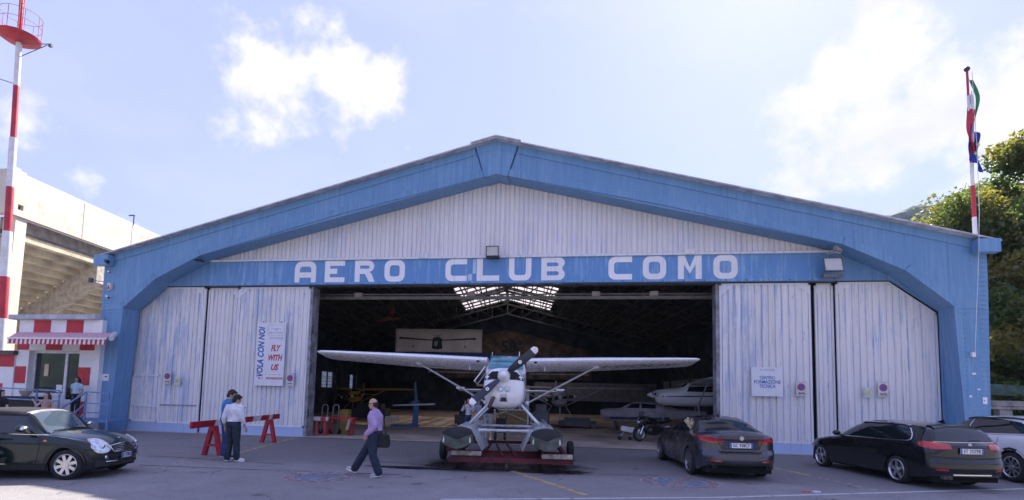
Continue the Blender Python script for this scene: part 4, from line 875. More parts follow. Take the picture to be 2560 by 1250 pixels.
    def wheel(s,x,y,r,w,rimr,spokes,twin=False,sw=.05,rm=None):
        sg=1 if y>0 else -1; rm=rm or RIM; yo=y+sg*w/2; yi=y-sg*w/2
        t=MB().lathe([(rimr,yi-y),(r-.03,yi-y),(r,(yi-y)*.75),(r,(yo-y)*.75),(r-.025,yo-y),(rimr+.004,yo-y),(rimr,(yo-y)*.9)],(x,y,r),'y',36); T_=placed(t,'wheel',TYRE,s.root,smooth=True,angle=50)
        b=MB().lathe([(rimr+.003,(yo-y)),(rimr-.006,(yo-y)+sg*.006),(rimr-.02,(yo-y)*.9),(rimr-.03,(yo-y)*.45)],(x,y,r),'y',36)
        f=yo-sg*.012
        for k in range(spokes):
            a0=2*PI*k/spokes+.3
            for da in ((-.13,.13) if twin else (0,)):
                a=a0+da; ux,uz=math.cos(a),math.sin(a); b.bar((x+ux*.035,f-sg*.012,r+uz*.035),(x+math.cos(a0+da*2.2)*(rimr-.012),f-sg*.006,r+math.sin(a0+da*2.2)*(rimr-.012)),sw,.022,(0,1,0))
        placed(b,'rim',rm,T_,smooth=True,angle=30); placed(MB().lathe([(0,f-y+sg*.014),(.055,f-y+sg*.012),(.06,f-y-sg*.02)],(x,y,r),'y',16),'hub_cap',rm,T_)
        placed(MB().lathe([(0,(yo-y)*.30),(rimr-.02,(yo-y)*.30)],(x,y,r),'y',24),'brake_disc',WELL,T_)
        placed(MB().lathe([(0,(yo-y)*.42),(rimr*.62,(yo-y)*.42),(rimr*.62,(yo-y)*.38)],(x,y,r),'y',24),'disc_face',mat('brake_steel',(.16,.15,.15),.5,metal=.6),T_)
    def plate(s,axis,y,z,txt,tilt=0,w=.52,blank=False):
        sg=1 if axis=='+x' else -1; h=s.hit(axis,y,z); x=h[0].x+sg*.02
        M=Matrix.Translation((x,y,z))@Matrix.Rotation(sg*PI/2,4,'Z')@Matrix.Rotation(PI/2+tilt,4,'X')      # drawing x runs left to right as read
        def bx(x0,x1,z0,z1,d,m,n,par):
            b=MB().box(x0,x1,z0,z1,-.008,d); b.v=[tuple(M@Vector(v)) for v in b.v]; return placed(b,n,m,par)
        p=bx(-w/2,w/2,-.055,.055,.004,PLT,'number_plate',s.root); bx(-w/2-.012,w/2+.012,-.067,.067,-.001,DARKP,'plate_frame',p)
        bx(-w/2+.002,-w/2+.042,-.053,.053,.0055,PBL,'blue_band',p); bx(w/2-.042,w/2-.002,-.053,.053,.0055,PBL,'blue_band',p)
        text('plate_text',txt,.105,BLK,p,M@Matrix.Translation((0,0,.007)),.001,bold=.0015,width=w*.74,world=False)
def rmix(P,r=.5): return P
def car_paint(name,col,metal=.0,rough=.25): return mat(name,col,rough,metal=metal,var=.04,scale=1.2,coat=.6,spec=.35,world=False)
# --- black estate car ---------------------------------------------------------------
def estate():
    t=thing('estate_car','black estate car parked nose to the hangar with chrome window trim and red tail lights','car',(11.283,-3.743,0),.175+PI/2)
    P=car_paint('black_car_paint',(.008,.009,.012),.0,.18)
    c=Car(t,2.20,-2.40,
      top=[(2.20,.66),(2.05,.76),(1.6,.87),(1.05,.965),(.86,1.01),(.2,1.34),(-.2,1.425),(-.8,1.43),(-1.5,1.415),(-1.95,1.375),(-2.07,1.32),(-2.27,1.04),(-2.37,.98),(-2.40,.93)],
      belt=[(2.20,.60),(2.0,.72),(1.4,.83),(.9,.90),(0,.93),(-1.0,.955),(-1.8,.975),(-2.2,.95),(-2.40,.88)],
      hw=[(2.20,.70),(2.0,.82),(1.5,.885),(.6,.895),(-1.0,.905),(-1.8,.90),(-2.2,.87),(-2.40,.83)],
      rail=[(2.2,.80),(1.2,.86),(.86,.88),(.2,.74),(-.2,.70),(-1.5,.70),(-1.95,.72),(-2.05,.76),(-2.25,.88),(-2.4,.9)],
      crown=[(2.2,.05),(1.0,.07),(.5,.09),(-.3,.05),(-1.9,.06),(-2.1,.05),(-2.4,.04)],
      low=[(2.2,.26),(1.9,.20),(-1.9,.22),(-2.40,.30)],axles=(1.405,-1.405),R=.365,zc=.31,paint=P,
      slope=lambda sg,z: (.0 if sg>0 else (-.03 if .38<z<.62 else 0.)))
    for sg,ax in ((1,'+y'),(-1,'-y')):
        c.patch('front_window',GLS,ax,[(.78,.965),(.0,.985)],[(.30,1.27),(.12,1.335),(.0,1.355)],14,5); c.patch('rear_door_window',GLS,ax,[(-.04,.985),(-.90,1.0)],[(-.04,1.355),(-.55,1.375),(-.90,1.36)],12,5); c.patch('quarter_window',GLS,ax,[(-.94,1.0),(-1.72,1.03)],[(-.94,1.36),(-1.35,1.335),(-1.58,1.26),(-1.72,1.12)],12,5)
        c.seam('window_trim',CHR,ax,[(.82,.945),(0,.965),(-1.0,.98),(-1.74,1.01),(-1.80,1.06),(-1.74,1.16),(-1.58,1.29),(-1.32,1.365),(-.6,1.40),(0,1.38),(.32,1.29)],.011,.004,60)
        c.seam('roof_rail',CHR,'+z',[(.0,sg*.60),(-.6,sg*.61),(-1.55,sg*.60)],.020,.02,20)
        for p in ([(.88,.24),(.98,.5),(.88,.9)],[(-.02,.22),(-.02,.95)],[(-.98,.5),(-1.02,.9)]): c.seam('door_gap',BLACK,ax,p,.006,-.001,16)
        c.seam('sill_trim',DARKP,ax,[(.95,.24),(-.95,.25)],.02,.0,12)
        for x in (-.12,-1.02+.12+.0): 
            h=c.hit(ax,x-.0,.80); placed(MB().bar(h[0]+Vector((-.1,sg*.02,0)),h[0]+Vector((.1,sg*.02,0)),.02,.03),'door_handle',P,t)
        h=c.hit(ax,.62,.96); q=h[0]; m_=placed(MB().sphere((q.x,q.y+sg*.13,q.z+.06),(.07,.11,.07)),'wing_mirror',P,t,smooth=True); placed(MB().bar(q,(q.x,q.y+sg*.08,q.z+.03),.05,.03),'mirror_arm',DARKP,m_)
    for x in (1.405,-1.405):
        for y in (.79,-.79): c.wheel(x,y,.318,.21,.235,5,False,.075)
    c.patch('rear_window',GLS,'-x',[(-.62,1.045),(.62,1.045)],[(-.50,1.30),(.50,1.30)],16,6,.005)
    c.patch('rear_spoiler',P,'+z',[(-1.86,-.52),(-1.86,.52)],[(-2.03,-.50),(-2.03,.50)],14,3,.03)
    for sg in (1,-1):
        k=c.patch('tail_light',TL,'-x',[(sg*.42,.885),(sg*.80,.875)],[(sg*.42,.965),(sg*.62,1.0),(sg*.80,1.03)],10,4,.012); c.patch('side_light',TL,'+y' if sg>0 else '-y',[(-2.22,.88),(-2.02,.93)],[(-2.22,1.02),(-1.98,1.0)],6,3,.01,k); c.patch('light_bar',TLO,'-x',[(sg*.44,.955),(sg*.74,.985)],[(sg*.44,.968),(sg*.74,1.0)],8,1,.018,k)
        c.patch('reflector',TL,'-x',[(sg*.52,.42),(sg*.74,.43)],[(sg*.52,.45),(sg*.74,.46)],5,1,.01)
    c.seam('bumper_chrome_strip',CHR,'-x',[(-.42,.34),(.42,.34)],.018,.012,16); c.seam('hatch_trim',CHR,'-x',[(-.68,1.02),(.68,1.02)],.008,.008,18); c.seam('bumper_gap',BLACK,'-x',[(-.78,.72),(-.45,.68),(.45,.68),(.78,.72)],.008,0,20)
    placed(MB().bar((-2.37,.02,1.06),(-2.31,-.28,1.085),.025,.02),'wiper',DARKP,t); 
    for y in (.50,.60): placed(MB().lathe([(.033,-2.3),(.033,-2.43),(.026,-2.43),(.026,-2.3),(0,-2.3)],(0,y,.27),'x',12),'exhaust_pipe',mat('steel_pipe',(.3,.3,.3),.3,metal=.8,world=False),t)
    h=c.hit('-x',0,.98); placed(MB().lathe([(0,-.012),(.04,-.01),(.042,.005)],(h[0].x-.004,0,.975),'x',16),'round_badge',mat('blue_white_badge',(.45,.55,.7),.2,world=False),t)
    c.plate('-x',0,.845,'ET 252YR'); c.seam('model_badge',CHR,'-x',[(-.68,.985),(-.52,.985)],.008,.008,4); placed(MB().prism([(-1.55,1.43),(-1.80,1.41),(-1.74,1.50)],-.01,.01),'roof_fin',P,t)
    return c
estate()
# --- grey saloon --------------------------------------------------------------------
def saloon():
    t=thing('saloon_car','dark grey four-door saloon parked at an angle with its rear towards the road','car',(6.749,-3.748,0),.107+PI/2)
    P=car_paint('dark_grey_metallic',(.075,.078,.10),.7,.28)
    c=Car(t,2.22,-2.38,
      top=[(2.22,.62),(2.05,.74),(1.5,.88),(1.0,.97),(.80,1.01),(.15,1.33),(-.25,1.425),(-.7,1.43),(-1.1,1.375),(-1.55,1.20),(-1.88,1.085),(-2.15,1.075),(-2.34,1.085),(-2.38,1.05)],
      belt=[(2.22,.58),(2.0,.70),(1.4,.84),(.9,.91),(0,.94),(-1.0,.97),(-1.7,1.0),(-2.2,.985),(-2.38,.95)],
      hw=[(2.22,.68),(2.0,.82),(1.5,.905),(.6,.90),(-.6,.905),(-1.4,.93),(-1.9,.91),(-2.38,.80)],
      rail=[(2.2,.80),(1.2,.86),(.8,.86),(.15,.72),(-.3,.66),(-.9,.66),(-1.5,.76),(-1.85,.88),(-2.38,.90)],
      crown=[(2.2,.05),(1.0,.07),(.5,.09),(-.3,.05),(-1.0,.06),(-1.9,.045),(-2.38,.05)],
      low=[(2.2,.26),(1.9,.19),(-1.9,.20),(-2.38,.34)],axles=(1.41,-1.41),R=.375,zc=.32,paint=P,bowr=.16,ends=(.25,.22),
      slope=lambda sg,z: (.0 if sg>0 else (.045 if .66<z<.93 else (-.035 if .40<z<.66 else 0.))))
    for sg,ax in ((1,'+y'),(-1,'-y')):
        c.patch('front_window',GLS,ax,[(.62,.975),(-.12,.995)],[(.22,1.24),(.02,1.31),(-.12,1.34)],12,5); c.patch('rear_door_window',GLS,ax,[(-.17,.997),(-1.22,1.04)],[(-.17,1.345),(-.62,1.345),(-.98,1.27),(-1.22,1.12)],14,5)
        c.seam('window_trim',DARKP,ax,[(.70,.955),(0,.975),(-1.28,1.025),(-1.24,1.13),(-.98,1.295),(-.6,1.375),(-.1,1.37),(.2,1.27)],.012,.002,50)
        for p in ([(.86,.24),(.96,.5),(.86,.9)],[(-.14,.22),(-.14,.96)],[(-.98,.62),(-1.12,.96)]): c.seam('door_gap',BLACK,ax,p,.006,-.001,16)
        for x in (-.30,-1.05): h=c.hit(ax,x,.84); placed(MB().bar(h[0]+Vector((-.1,sg*.018,0)),h[0]+Vector((.1,sg*.018,.01)),.02,.026),'door_handle',P,t)
        h=c.hit(ax,.55,.97); q=h[0]; m_=placed(MB().sphere((q.x,q.y+sg*.13,q.z+.05),(.07,.11,.065)),'wing_mirror',P,t,smooth=True)
    DR=mat('dark_alloy_rim',(.28,.28,.30),.3,metal=.8,world=False)
    for x in (1.41,-1.41):
        for y in (.81,-.81): c.wheel(x,y,.33,.22,.25,5,True,.032,DR)
    c.patch('rear_window',GLS,'+z',[(-1.06,-.47),(-1.06,.47)],[(-1.76,-.60),(-1.76,.60)],14,8,.005); c.patch('boot_lip_shadow',DARKP,'-x',[(-.5,.985),(.5,.985)],[(-.5,1.0),(.5,1.0)],12,1,.002)
    c.patch('roof_panel',GLS,'+z',[(-.1,-.5),(-.1,.5)],[(-.95,-.5),(-.95,.5)],12,6,.004)
    for sg in (1,-1):
        k=c.patch('tail_light',TL,'-x',[(sg*.38,.885),(sg*.60,.845),(sg*.86,.90)],[(sg*.38,.935),(sg*.60,.965),(sg*.86,.985)],12,4,.012); c.patch('side_light',TL,'+y' if sg>0 else '-y',[(-2.20,.90),(-1.95,.95)],[(-2.20,.985),(-1.95,.965)],6,2,.008,k); c.patch('light_bar',TLO,'-x',[(sg*.46,.905),(sg*.74,.915)],[(sg*.46,.918),(sg*.74,.93)],8,1,.018,k)
        c.patch('reflector',TL,'-x',[(sg*.46,.425),(sg*.68,.435)],[(sg*.46,.45),(sg*.68,.46)],5,1,.012); placed(MB().lathe([(.045,-2.3),(.045,-2.385),(.036,-2.385),(.036,-2.3),(0,-2.3)],(0,sg*.60,.33),'x',14),'exhaust_pipe',mat('dark_pipe',(.08,.08,.08),.35,metal=.7,world=False),t)
    c.patch('plate_recess',mat('recess_grey',(.06,.06,.07),.4,metal=.6,world=False),'-x',[(-.44,.70),(.44,.70)],[(-.40,.89),(.40,.89)],14,4,.004); c.patch('diffuser',DARKP,'-x',[(-.72,.345),(.72,.345)],[(-.66,.46),(-.3,.40),(.3,.40),(.66,.46)],18,3,.008)
    c.seam('recess_edge',DARKP,'-x',[(-.50,.86),(-.40,.71),(.40,.71),(.50,.86)],.008,.004,24)
    h=c.hit('-x',0,.97); placed(MB().lathe([(0,-.014),(.045,-.012),(.05,.008)],(h[0].x-.004,0,.965),'x',18),'round_badge',mat('pale_badge',(.55,.5,.5),.2,world=False),t)
    c.plate('-x',0,.80,'GC 938CY'); placed(MB().prism([(-.78,1.42),(-.98,1.40),(-.95,1.48)],-.012,.012),'roof_fin',DARKP,t)
saloon()
# --- green convertible ----------------------------------------------------------------
def small_car():
    t=thing('convertible_car','small dark green convertible with a black soft top and round headlights pointing right','car',(-7.864,-9.305,0),-1.319+PI/2)
    t.scale=(.965,.965,.965)
    P=car_paint('dark_green_paint',(.003,.012,.013),.0,.2); S=mat('black_soft_top',(.03,.026,.03),.9,bump=.3,fine=200,world=False)
    c=Car(t,1.88,-1.75,
      top=[(1.88,.62),(1.80,.74),(1.55,.86),(1.2,.925),(.85,.965),(.72,.99),(.36,1.33),(.16,1.385),(-.3,1.40),(-.9,1.37),(-1.2,1.28),(-1.5,1.0),(-1.66,.93),(-1.75,.86)],
      belt=[(1.88,.56),(1.75,.68),(1.4,.80),(.9,.865),(0,.895),(-1.0,.925),(-1.5,.90),(-1.75,.80)],
      hw=[(1.88,.62),(1.7,.76),(1.3,.835),(.6,.825),(-.6,.835),(-1.2,.845),(-1.6,.80),(-1.75,.70)],
      rail=[(1.9,.78),(1.2,.84),(.8,.85),(.36,.77),(.1,.74),(-1.0,.74),(-1.5,.82),(-1.75,.85)],
      crown=[(1.9,.07),(1.0,.08),(.5,.07),(-.3,.05),(-1.2,.06),(-1.75,.05)],
      low=[(1.88,.24),(1.6,.18),(-1.5,.18),(-1.75,.28)],axles=(1.2335,-1.2335),R=.345,zc=.30,paint=P,bowf=.22,ends=(.22,.2))
    for sg,ax in ((1,'+y'),(-1,'-y')):
        c.patch('side_window',GLS,ax,[(.58,.92),(-.42,.93)],[(.30,1.235),(-.15,1.25),(-.42,1.24)],14,5); c.patch('rear_side_window',GLS,ax,[(-.46,.93),(-1.0,.95)],[(-.46,1.24),(-.75,1.22),(-1.0,1.08)],8,4)
        c.patch('soft_top_side',S,ax,[(.30,1.26),(-.4,1.27),(-1.0,1.12),(-1.30,.97)],[(.28,1.345),(-.4,1.375),(-1.0,1.34),(-1.40,1.02)],18,4,.010)
        c.seam('belt_chrome',CHR,ax,[(.80,.885),(0,.905),(-1.2,.93)],.010,.004,30); c.patch('arch_trim',DARKP,ax,[(1.62,.34),(1.55,.50),(1.38,.63),(1.2335,.66),(1.08,.63),(.92,.50),(.85,.34)],[(1.665,.34),(1.60,.53),(1.41,.685),(1.2335,.715),(1.055,.685),(.87,.53),(.80,.34)],24,1,.006); c.patch('arch_trim',DARKP,ax,[(-.85,.34),(-.92,.50),(-1.08,.63),(-1.2335,.66),(-1.38,.63),(-1.5,.50)],[(-.80,.34),(-.87,.53),(-1.055,.685),(-1.2335,.715),(-1.41,.685),(-1.56,.53)],24,1,.006)
        c.patch('sill_trim',DARKP,ax,[(.84,.19),(-.84,.19)],[(.84,.30),(-.84,.30)],10,2,.006); c.seam('sill_strip',CHR,ax,[(.2,.31),(-.8,.31)],.006,.008,8)
        for p in ([(.66,.31),(.72,.6),(.70,.88)],[(-.46,.32),(-.50,.9)]): c.seam('door_gap',BLACK,ax,p,.006,-.001,16)
        h=c.hit(ax,.47,.92); q=h[0]; m_=placed(MB().sphere((q.x-.02,q.y+sg*.17,q.z+.10),(.08,.13,.075)),'wing_mirror',P,t,smooth=True); placed(MB().bar((q.x,q.y-.01*sg,q.z-.01),(q.x,q.y+sg*.12,q.z+.06),.06,.04),'mirror_arm',DARKP,m_); placed(MB().sphere((q.x+.03,q.y+sg*.18,q.z+.10),(.06,.10,.055)),'mirror_cover',CHR,m_,smooth=True)
        k=c.patch('indicator',mat('orange_lens',(.8,.16,.03),.2,coat=1.,world=False),ax,[(.845,.755),(.79,.755)],[(.845,.79),(.79,.79)],3,2,.014); c.patch('indicator_housing',DARKP,ax,[(.79,.75),(.66,.755)],[(.79,.79),(.66,.78)],3,2,.012,k)
        # oval headlight on the bonnet corner, drawn as a disc that follows the wing
        A=[];B=[]
        for i in range(13):
            u=-1+2*i/12; A.append((sg*(.575+.135*u),.645-.135*math.sqrt(max(0,1-u*u)))); B.append((sg*(.575+.135*u),.645+.145*math.sqrt(max(0,1-u*u))))
        h_=c.patch('headlight',HLM,'+x',A,B,14,10,.02); c.seam('headlight_ring',CHR,'+x',A+B[::-1]+[A[0]],.011,.022,60,h_)
        placed(MB().sphere(tuple(c.hit('+x',sg*.56,.64)[0]+Vector((.012,0,0))),(.03,.055,.055)),'lamp_reflector',mat('lamp_silver',(.85,.85,.85),.08,metal=1,world=False),h_,smooth=True)
        h=c.hit('+x',sg*.50,.42); placed(MB().lathe([(0,.012),(.045,.012),(.055,-.01)],(h[0].x,sg*.50,.42),'x',16),'fog_lamp',CHR,t)
    c.patch('soft_top',S,'+z',[(.22,-.56),(.24,0),(.22,.56)],[(-1.42,-.60),(-1.42,.60)],14,16,.012)
    c.patch('windscreen',mat_glass('screen_glass',(.05,.07,.09),.02),'+z',[(.76,-.62),(.83,0),(.76,.62)],[(.30,-.54),(.34,0),(.30,.54)],16,8,.006)
    c.patch('screen_header',mat('header_silver',(.55,.5,.47),.3,metal=.5,world=False),'+z',[(.30,-.55),(.34,0),(.30,.55)],[(.24,-.56),(.27,0),(.24,.56)],14,2,.016)
    for sg in (1,-1): c.seam('screen_pillar',P,'+z',[(.76,sg*.66),(.30,sg*.575)],.022,.006,10)
    c.patch('grille',DARKP,'+x',[(-.36,.535),(0,.52),(.36,.535)],[(-.40,.64),(0,.69),(.40,.64)],16,4,.006)
    for k in range(5): z=.55+k*.027; c.seam('grille_slat',CHR,'+x',[(-.36-.01*k+.01,z),(0,z+.008*k*.5),(.36+.01*k-.01,z)],.007,.016,14)
    c.seam('grille_surround',CHR,'+x',[(-.38,.53),(0,.515),(.38,.53),(.42,.60),(.41,.65),(0,.70),(-.41,.65),(-.42,.60),(-.38,.53)],.012,.014,60)
    c.patch('lower_bumper',DARKP,'+x',[(-.66,.25),(0,.22),(.66,.25)],[(-.66,.38),(-.4,.32),(.4,.32),(.66,.38)],20,3,.008); c.patch('upper_bumper',DARKP,'+x',[(-.64,.43),(0,.42),(.64,.43)],[(-.62,.50),(0,.49),(.62,.50)],20,2,.012)
    c.seam('bumper_strip',CHR,'+x',[(-.52,.335),(-.28,.33)],.009,.014,6); c.seam('bumper_strip',CHR,'+x',[(.52,.335),(.28,.33)],.009,.014,6)
    c.seam('wiper',DARKP,'+z',[(.86,-.05),(.74,-.5)],.012,.02,10); c.seam('wiper',DARKP,'+z',[(.86,.35),(.76,-.08)],.012,.02,10); h=c.hit('+z',1.72,0); placed(MB().sphere(tuple(h[0]),(.03,.06,.012)),'bonnet_badge',CHR,t,smooth=True)
    c.plate('+x',0,.43,'CT770NC',w=.36); c.seam('bonnet_gap',BLACK,'+z',[(.84,-.70),(1.3,-.68),(1.6,-.62)],.006,0,16); c.seam('bonnet_gap',BLACK,'+z',[(.84,.70),(1.3,.68),(1.6,.62)],.006,0,16)
    for x in (1.2335,-1.2335):
        for y in (.735,-.735): c.wheel(x,y,.30,.19,.212,8,False,.062)
small_car()
# --- white suv, mostly outside the frame -------------------------------------------------
def suv():
    t=thing('suv_car','white car with black roof rails at the right edge behind the black estate','car',(14.55,-2.75,0),.10+PI/2)
    P=car_paint('white_car_paint',(.84,.84,.85),.0,.25)
    c=Car(t,2.25,-2.40,
      top=[(2.25,.75),(2.1,.9),(1.5,1.02),(1.0,1.09),(.85,1.12),(.25,1.48),(-.2,1.58),(-.9,1.60),(-1.6,1.55),(-2.0,1.42),(-2.2,1.2),(-2.4,1.05)],
      belt=[(2.25,.70),(2.0,.86),(1.4,.97),(.9,1.03),(0,1.06),(-1.0,1.09),(-1.8,1.10),(-2.4,1.0)],
      hw=[(2.25,.72),(2.0,.86),(1.5,.93),(.6,.93),(-.6,.935),(-1.4,.95),(-1.9,.93),(-2.4,.84)],
      rail=[(2.2,.80),(1.2,.86),(.8,.86),(.2,.74),(-.2,.70),(-1.5,.70),(-2.1,.78),(-2.4,.9)],
      crown=[(2.2,.05),(1.0,.07),(.5,.09),(-.3,.05),(-1.9,.06),(-2.4,.05)],
      low=[(2.2,.30),(1.9,.24),(-1.9,.24),(-2.4,.34)],axles=(1.43,-1.43),R=.42,zc=.35,paint=P)
    for sg,ax in ((1,'+y'),(-1,'-y')):
        c.patch('front_window',GLS,ax,[(.72,1.09),(-.06,1.11)],[(.28,1.38),(.1,1.45),(-.06,1.49)],12,5); c.patch('rear_window_side',GLS,ax,[(-.10,1.11),(-1.75,1.18)],[(-.10,1.49),(-.9,1.51),(-1.5,1.44),(-1.75,1.30)],16,5)
        c.patch('arch_trim',DARKP,ax,[(-.99,.34),(-1.1,.60),(-1.27,.745),(-1.43,.785),(-1.6,.745),(-1.77,.60),(-1.86,.34)],[(-.93,.34),(-1.05,.64),(-1.25,.80),(-1.43,.84),(-1.62,.80),(-1.81,.64),(-1.92,.34)],24,1,.006)
        c.seam('roof_rail',DARKP,'+z',[(.1,sg*.62),(-.7,sg*.64),(-1.6,sg*.62)],.022,.03,20); c.seam('window_trim',CHR,ax,[(.78,1.07),(0,1.09),(-1.78,1.15)],.010,.004,30)
        for p in ([(.90,.30),(1.0,.6),(.90,1.0)],[(-.08,.26),(-.08,1.07)],[(-1.0,.7),(-1.1,1.06)]): c.seam('door_gap',BLACK,ax,p,.006,-.001,16)
        h=c.hit(ax,.62,1.09); q=h[0]; placed(MB().sphere((q.x,q.y+sg*.13,q.z+.05),(.07,.11,.08)),'wing_mirror',P,t,smooth=True)
    for x in (1.43,-1.43):
        for y in (.83,-.83): c.wheel(x,y,.36,.23,.25,5,True,.035)
    c.patch('rear_window',GLS,'-x',[(-.66,1.12),(.66,1.12)],[(-.54,1.36),(.54,1.36)],14,6,.005)
suv()
# ---------------------------------------------------------------- aircraft
PWH=mat('aircraft_white',(.86,.85,.86),.28,var=.03,coat=.5,world=False); ALU=mat('float_aluminium',(.74,.77,.80),.36,metal=.5,var=.2,world=False); ALUP=mat('strut_grey',(.34,.38,.42),.35,metal=.6,world=False)
NAVY=mat('navy_stripe',(.02,.04,.09),.3,coat=.5,world=False); PRD=mat('dark_red_stripe',(.22,.02,.04),.3,coat=.5,world=False); SKB=mat('blue_stripe',(.08,.22,.45),.3,coat=.5,world=False)
PBK=mat('propeller_black',(.025,.032,.05),.4,world=False); KEEL=mat('float_bow_green',(.10,.12,.10),.5,var=.3,world=False,dirt=((.03,.03,.03),.5,.5)); RUBB=mat('bow_rubber',(.012,.013,.014),.6,world=False)
def airfoil(ch,th,n=12):
    up=[];lo=[]
    for i in range(n+1):
        x=.5*(1-math.cos(PI*i/n)); t=5*th*(.2969*math.sqrt(x)-.126*x-.3516*x*x+.2843*x**3-.1036*x**4); cm=.025*math.sin(PI*min(1,x*1.2)) if x<.83 else .025*math.sin(PI*min(1,x*1.2))
        up.append((-x*ch,(t+cm*1.0)*ch)); lo.append((-x*ch,(-t*.75+cm*.4)*ch))
    return up+lo[::-1][1:-1]
def wing_half(sg,span,root,c0,c1,brk,dih,th=.13,tipdroop=.0,z0=0,x0=0,inc=0.):
    """sections from root to tip; leading edge straight"""
    secs=[]
    for y,ch,t in ((root,c0,th),(brk,c0,th),(span*.9,c1+(c0-c1)*.15,th*.85),(span*.975,c1*.97,th*.75),(span*.993,c1*.85,th*.55),(span,c1*.7,th*.2)):
        a=airfoil(ch,t); secs.append([(x0+px-(.03 if y>span*.98 else 0)-(.06 if y>=span else 0),sg*y,z0+dih*(y-root)+pz+px*inc) for px,pz in a])
    return MB().loft(secs)
def fuselage(st,n=24,e=2.6):
    """stations (x, half width, z bottom, z top)"""
    secs=[]
    for x,w,zb,zt in st:
        zc=(zb+zt)/2; h=(zt-zb)/2; sec=[]
        for k in range(n):
            a=2*PI*k/n; c,s=math.cos(a),math.sin(a); sec.append((x,w*math.copysign(abs(c)**(2/e),c),zc+h*math.copysign(abs(s)**(2/e),s)))
        secs.append(sec)
    return MB().loft(secs)
def interp_st(keys,n):
    f=[pch([(k[0],k[i]) for k in keys]) for i in (1,2,3)]; xs=np.linspace(keys[0][0],keys[-1][0],n); xs=sorted(set(xs.tolist())|{k[0] for k in keys},reverse=True)
    return [(x,f[0](x),f[1](x),f[2](x)) for x in xs]
class Surf(Car):
    def __init__(s,root,ob): s.root=root; me=ob.data; s.bvh=BVHTree.FromPolygons([v.co.copy() for v in me.vertices],[tuple(p.vertices) for p in me.polygons])
def propeller(t,x,y,z,R,ang,spin_r,blade=PBK,tipm=PWH,spin=PWH):
    for k in (0,1):
        a=ang+k*PI; ux,uz=math.cos(a),math.sin(a); secs=[];tips=[]
        for r,w,tw in ((.08,.05,.9),(.22,.095,.75),(.45,.115,.5),(.75,.11,.33),(.95,.09,.25),(1.0,.03,.22)):
            rr=r*R; cx,cy,cz=x,y+ux*rr,z+uz*rr; px,pz=-uz,ux; ring=[]
            for (u,v) in ((-1,0),(-.5,.09),(.4,.12),(1,0),(.4,-.06),(-.5,-.05)): 
                c_,s_=math.cos(tw),math.sin(tw); ww=u*w; vv=v*w; q=ww*c_-vv*s_; d=ww*s_+vv*c_; ring.append((cx+d,cy+px*q,cz+pz*q))
            secs.append(ring)
        b=placed(MB().loft(secs),'propeller_blade',blade,t,smooth=True,angle=60)
        # pale tip: a sleeve over the last part of the blade
        tp=MB().loft([[tuple(Vector(v)+Vector((.004 if i<3 else -.004,0,0))) for i,v in enumerate(s_)] for s_ in [[tuple(Vector(a_).lerp(Vector(b_),.55)) for a_,b_ in zip(secs[3],secs[4])],[tuple(v) for v in secs[4]],[tuple(v) for v in secs[5]]]])
        tp.v=[(v[0]+.006*(1 if v[0]>x else -1),v[1]*1.0,v[2]) for v in tp.v]; placed(tp,'blade_tip',tipm,b)
        h=.48*R; M=Matrix.Translation((x+.055,y+ux*h,z+uz*h))@Matrix.Rotation(PI/2,4,'Z')@Matrix.Rotation(PI/2,4,'X'); shape2d('blade_emblem',[circ(0,0,.045,16)],.004,tipm,b,M,False); shape2d('emblem_mark',[[(-.02,-.02),(.025,-.01),(.0,.03)]],.007,mat('emblem_red',(.5,.06,.04),world=False),b,M,False)
    placed(MB().lathe([(0,.30),(.05,.27),(.10,.18),(.145,.05),(.16,-.05),(.155,-.09),(0,-.09)],(x,y,z),'x',24),'spinner',spin,t,smooth=True)
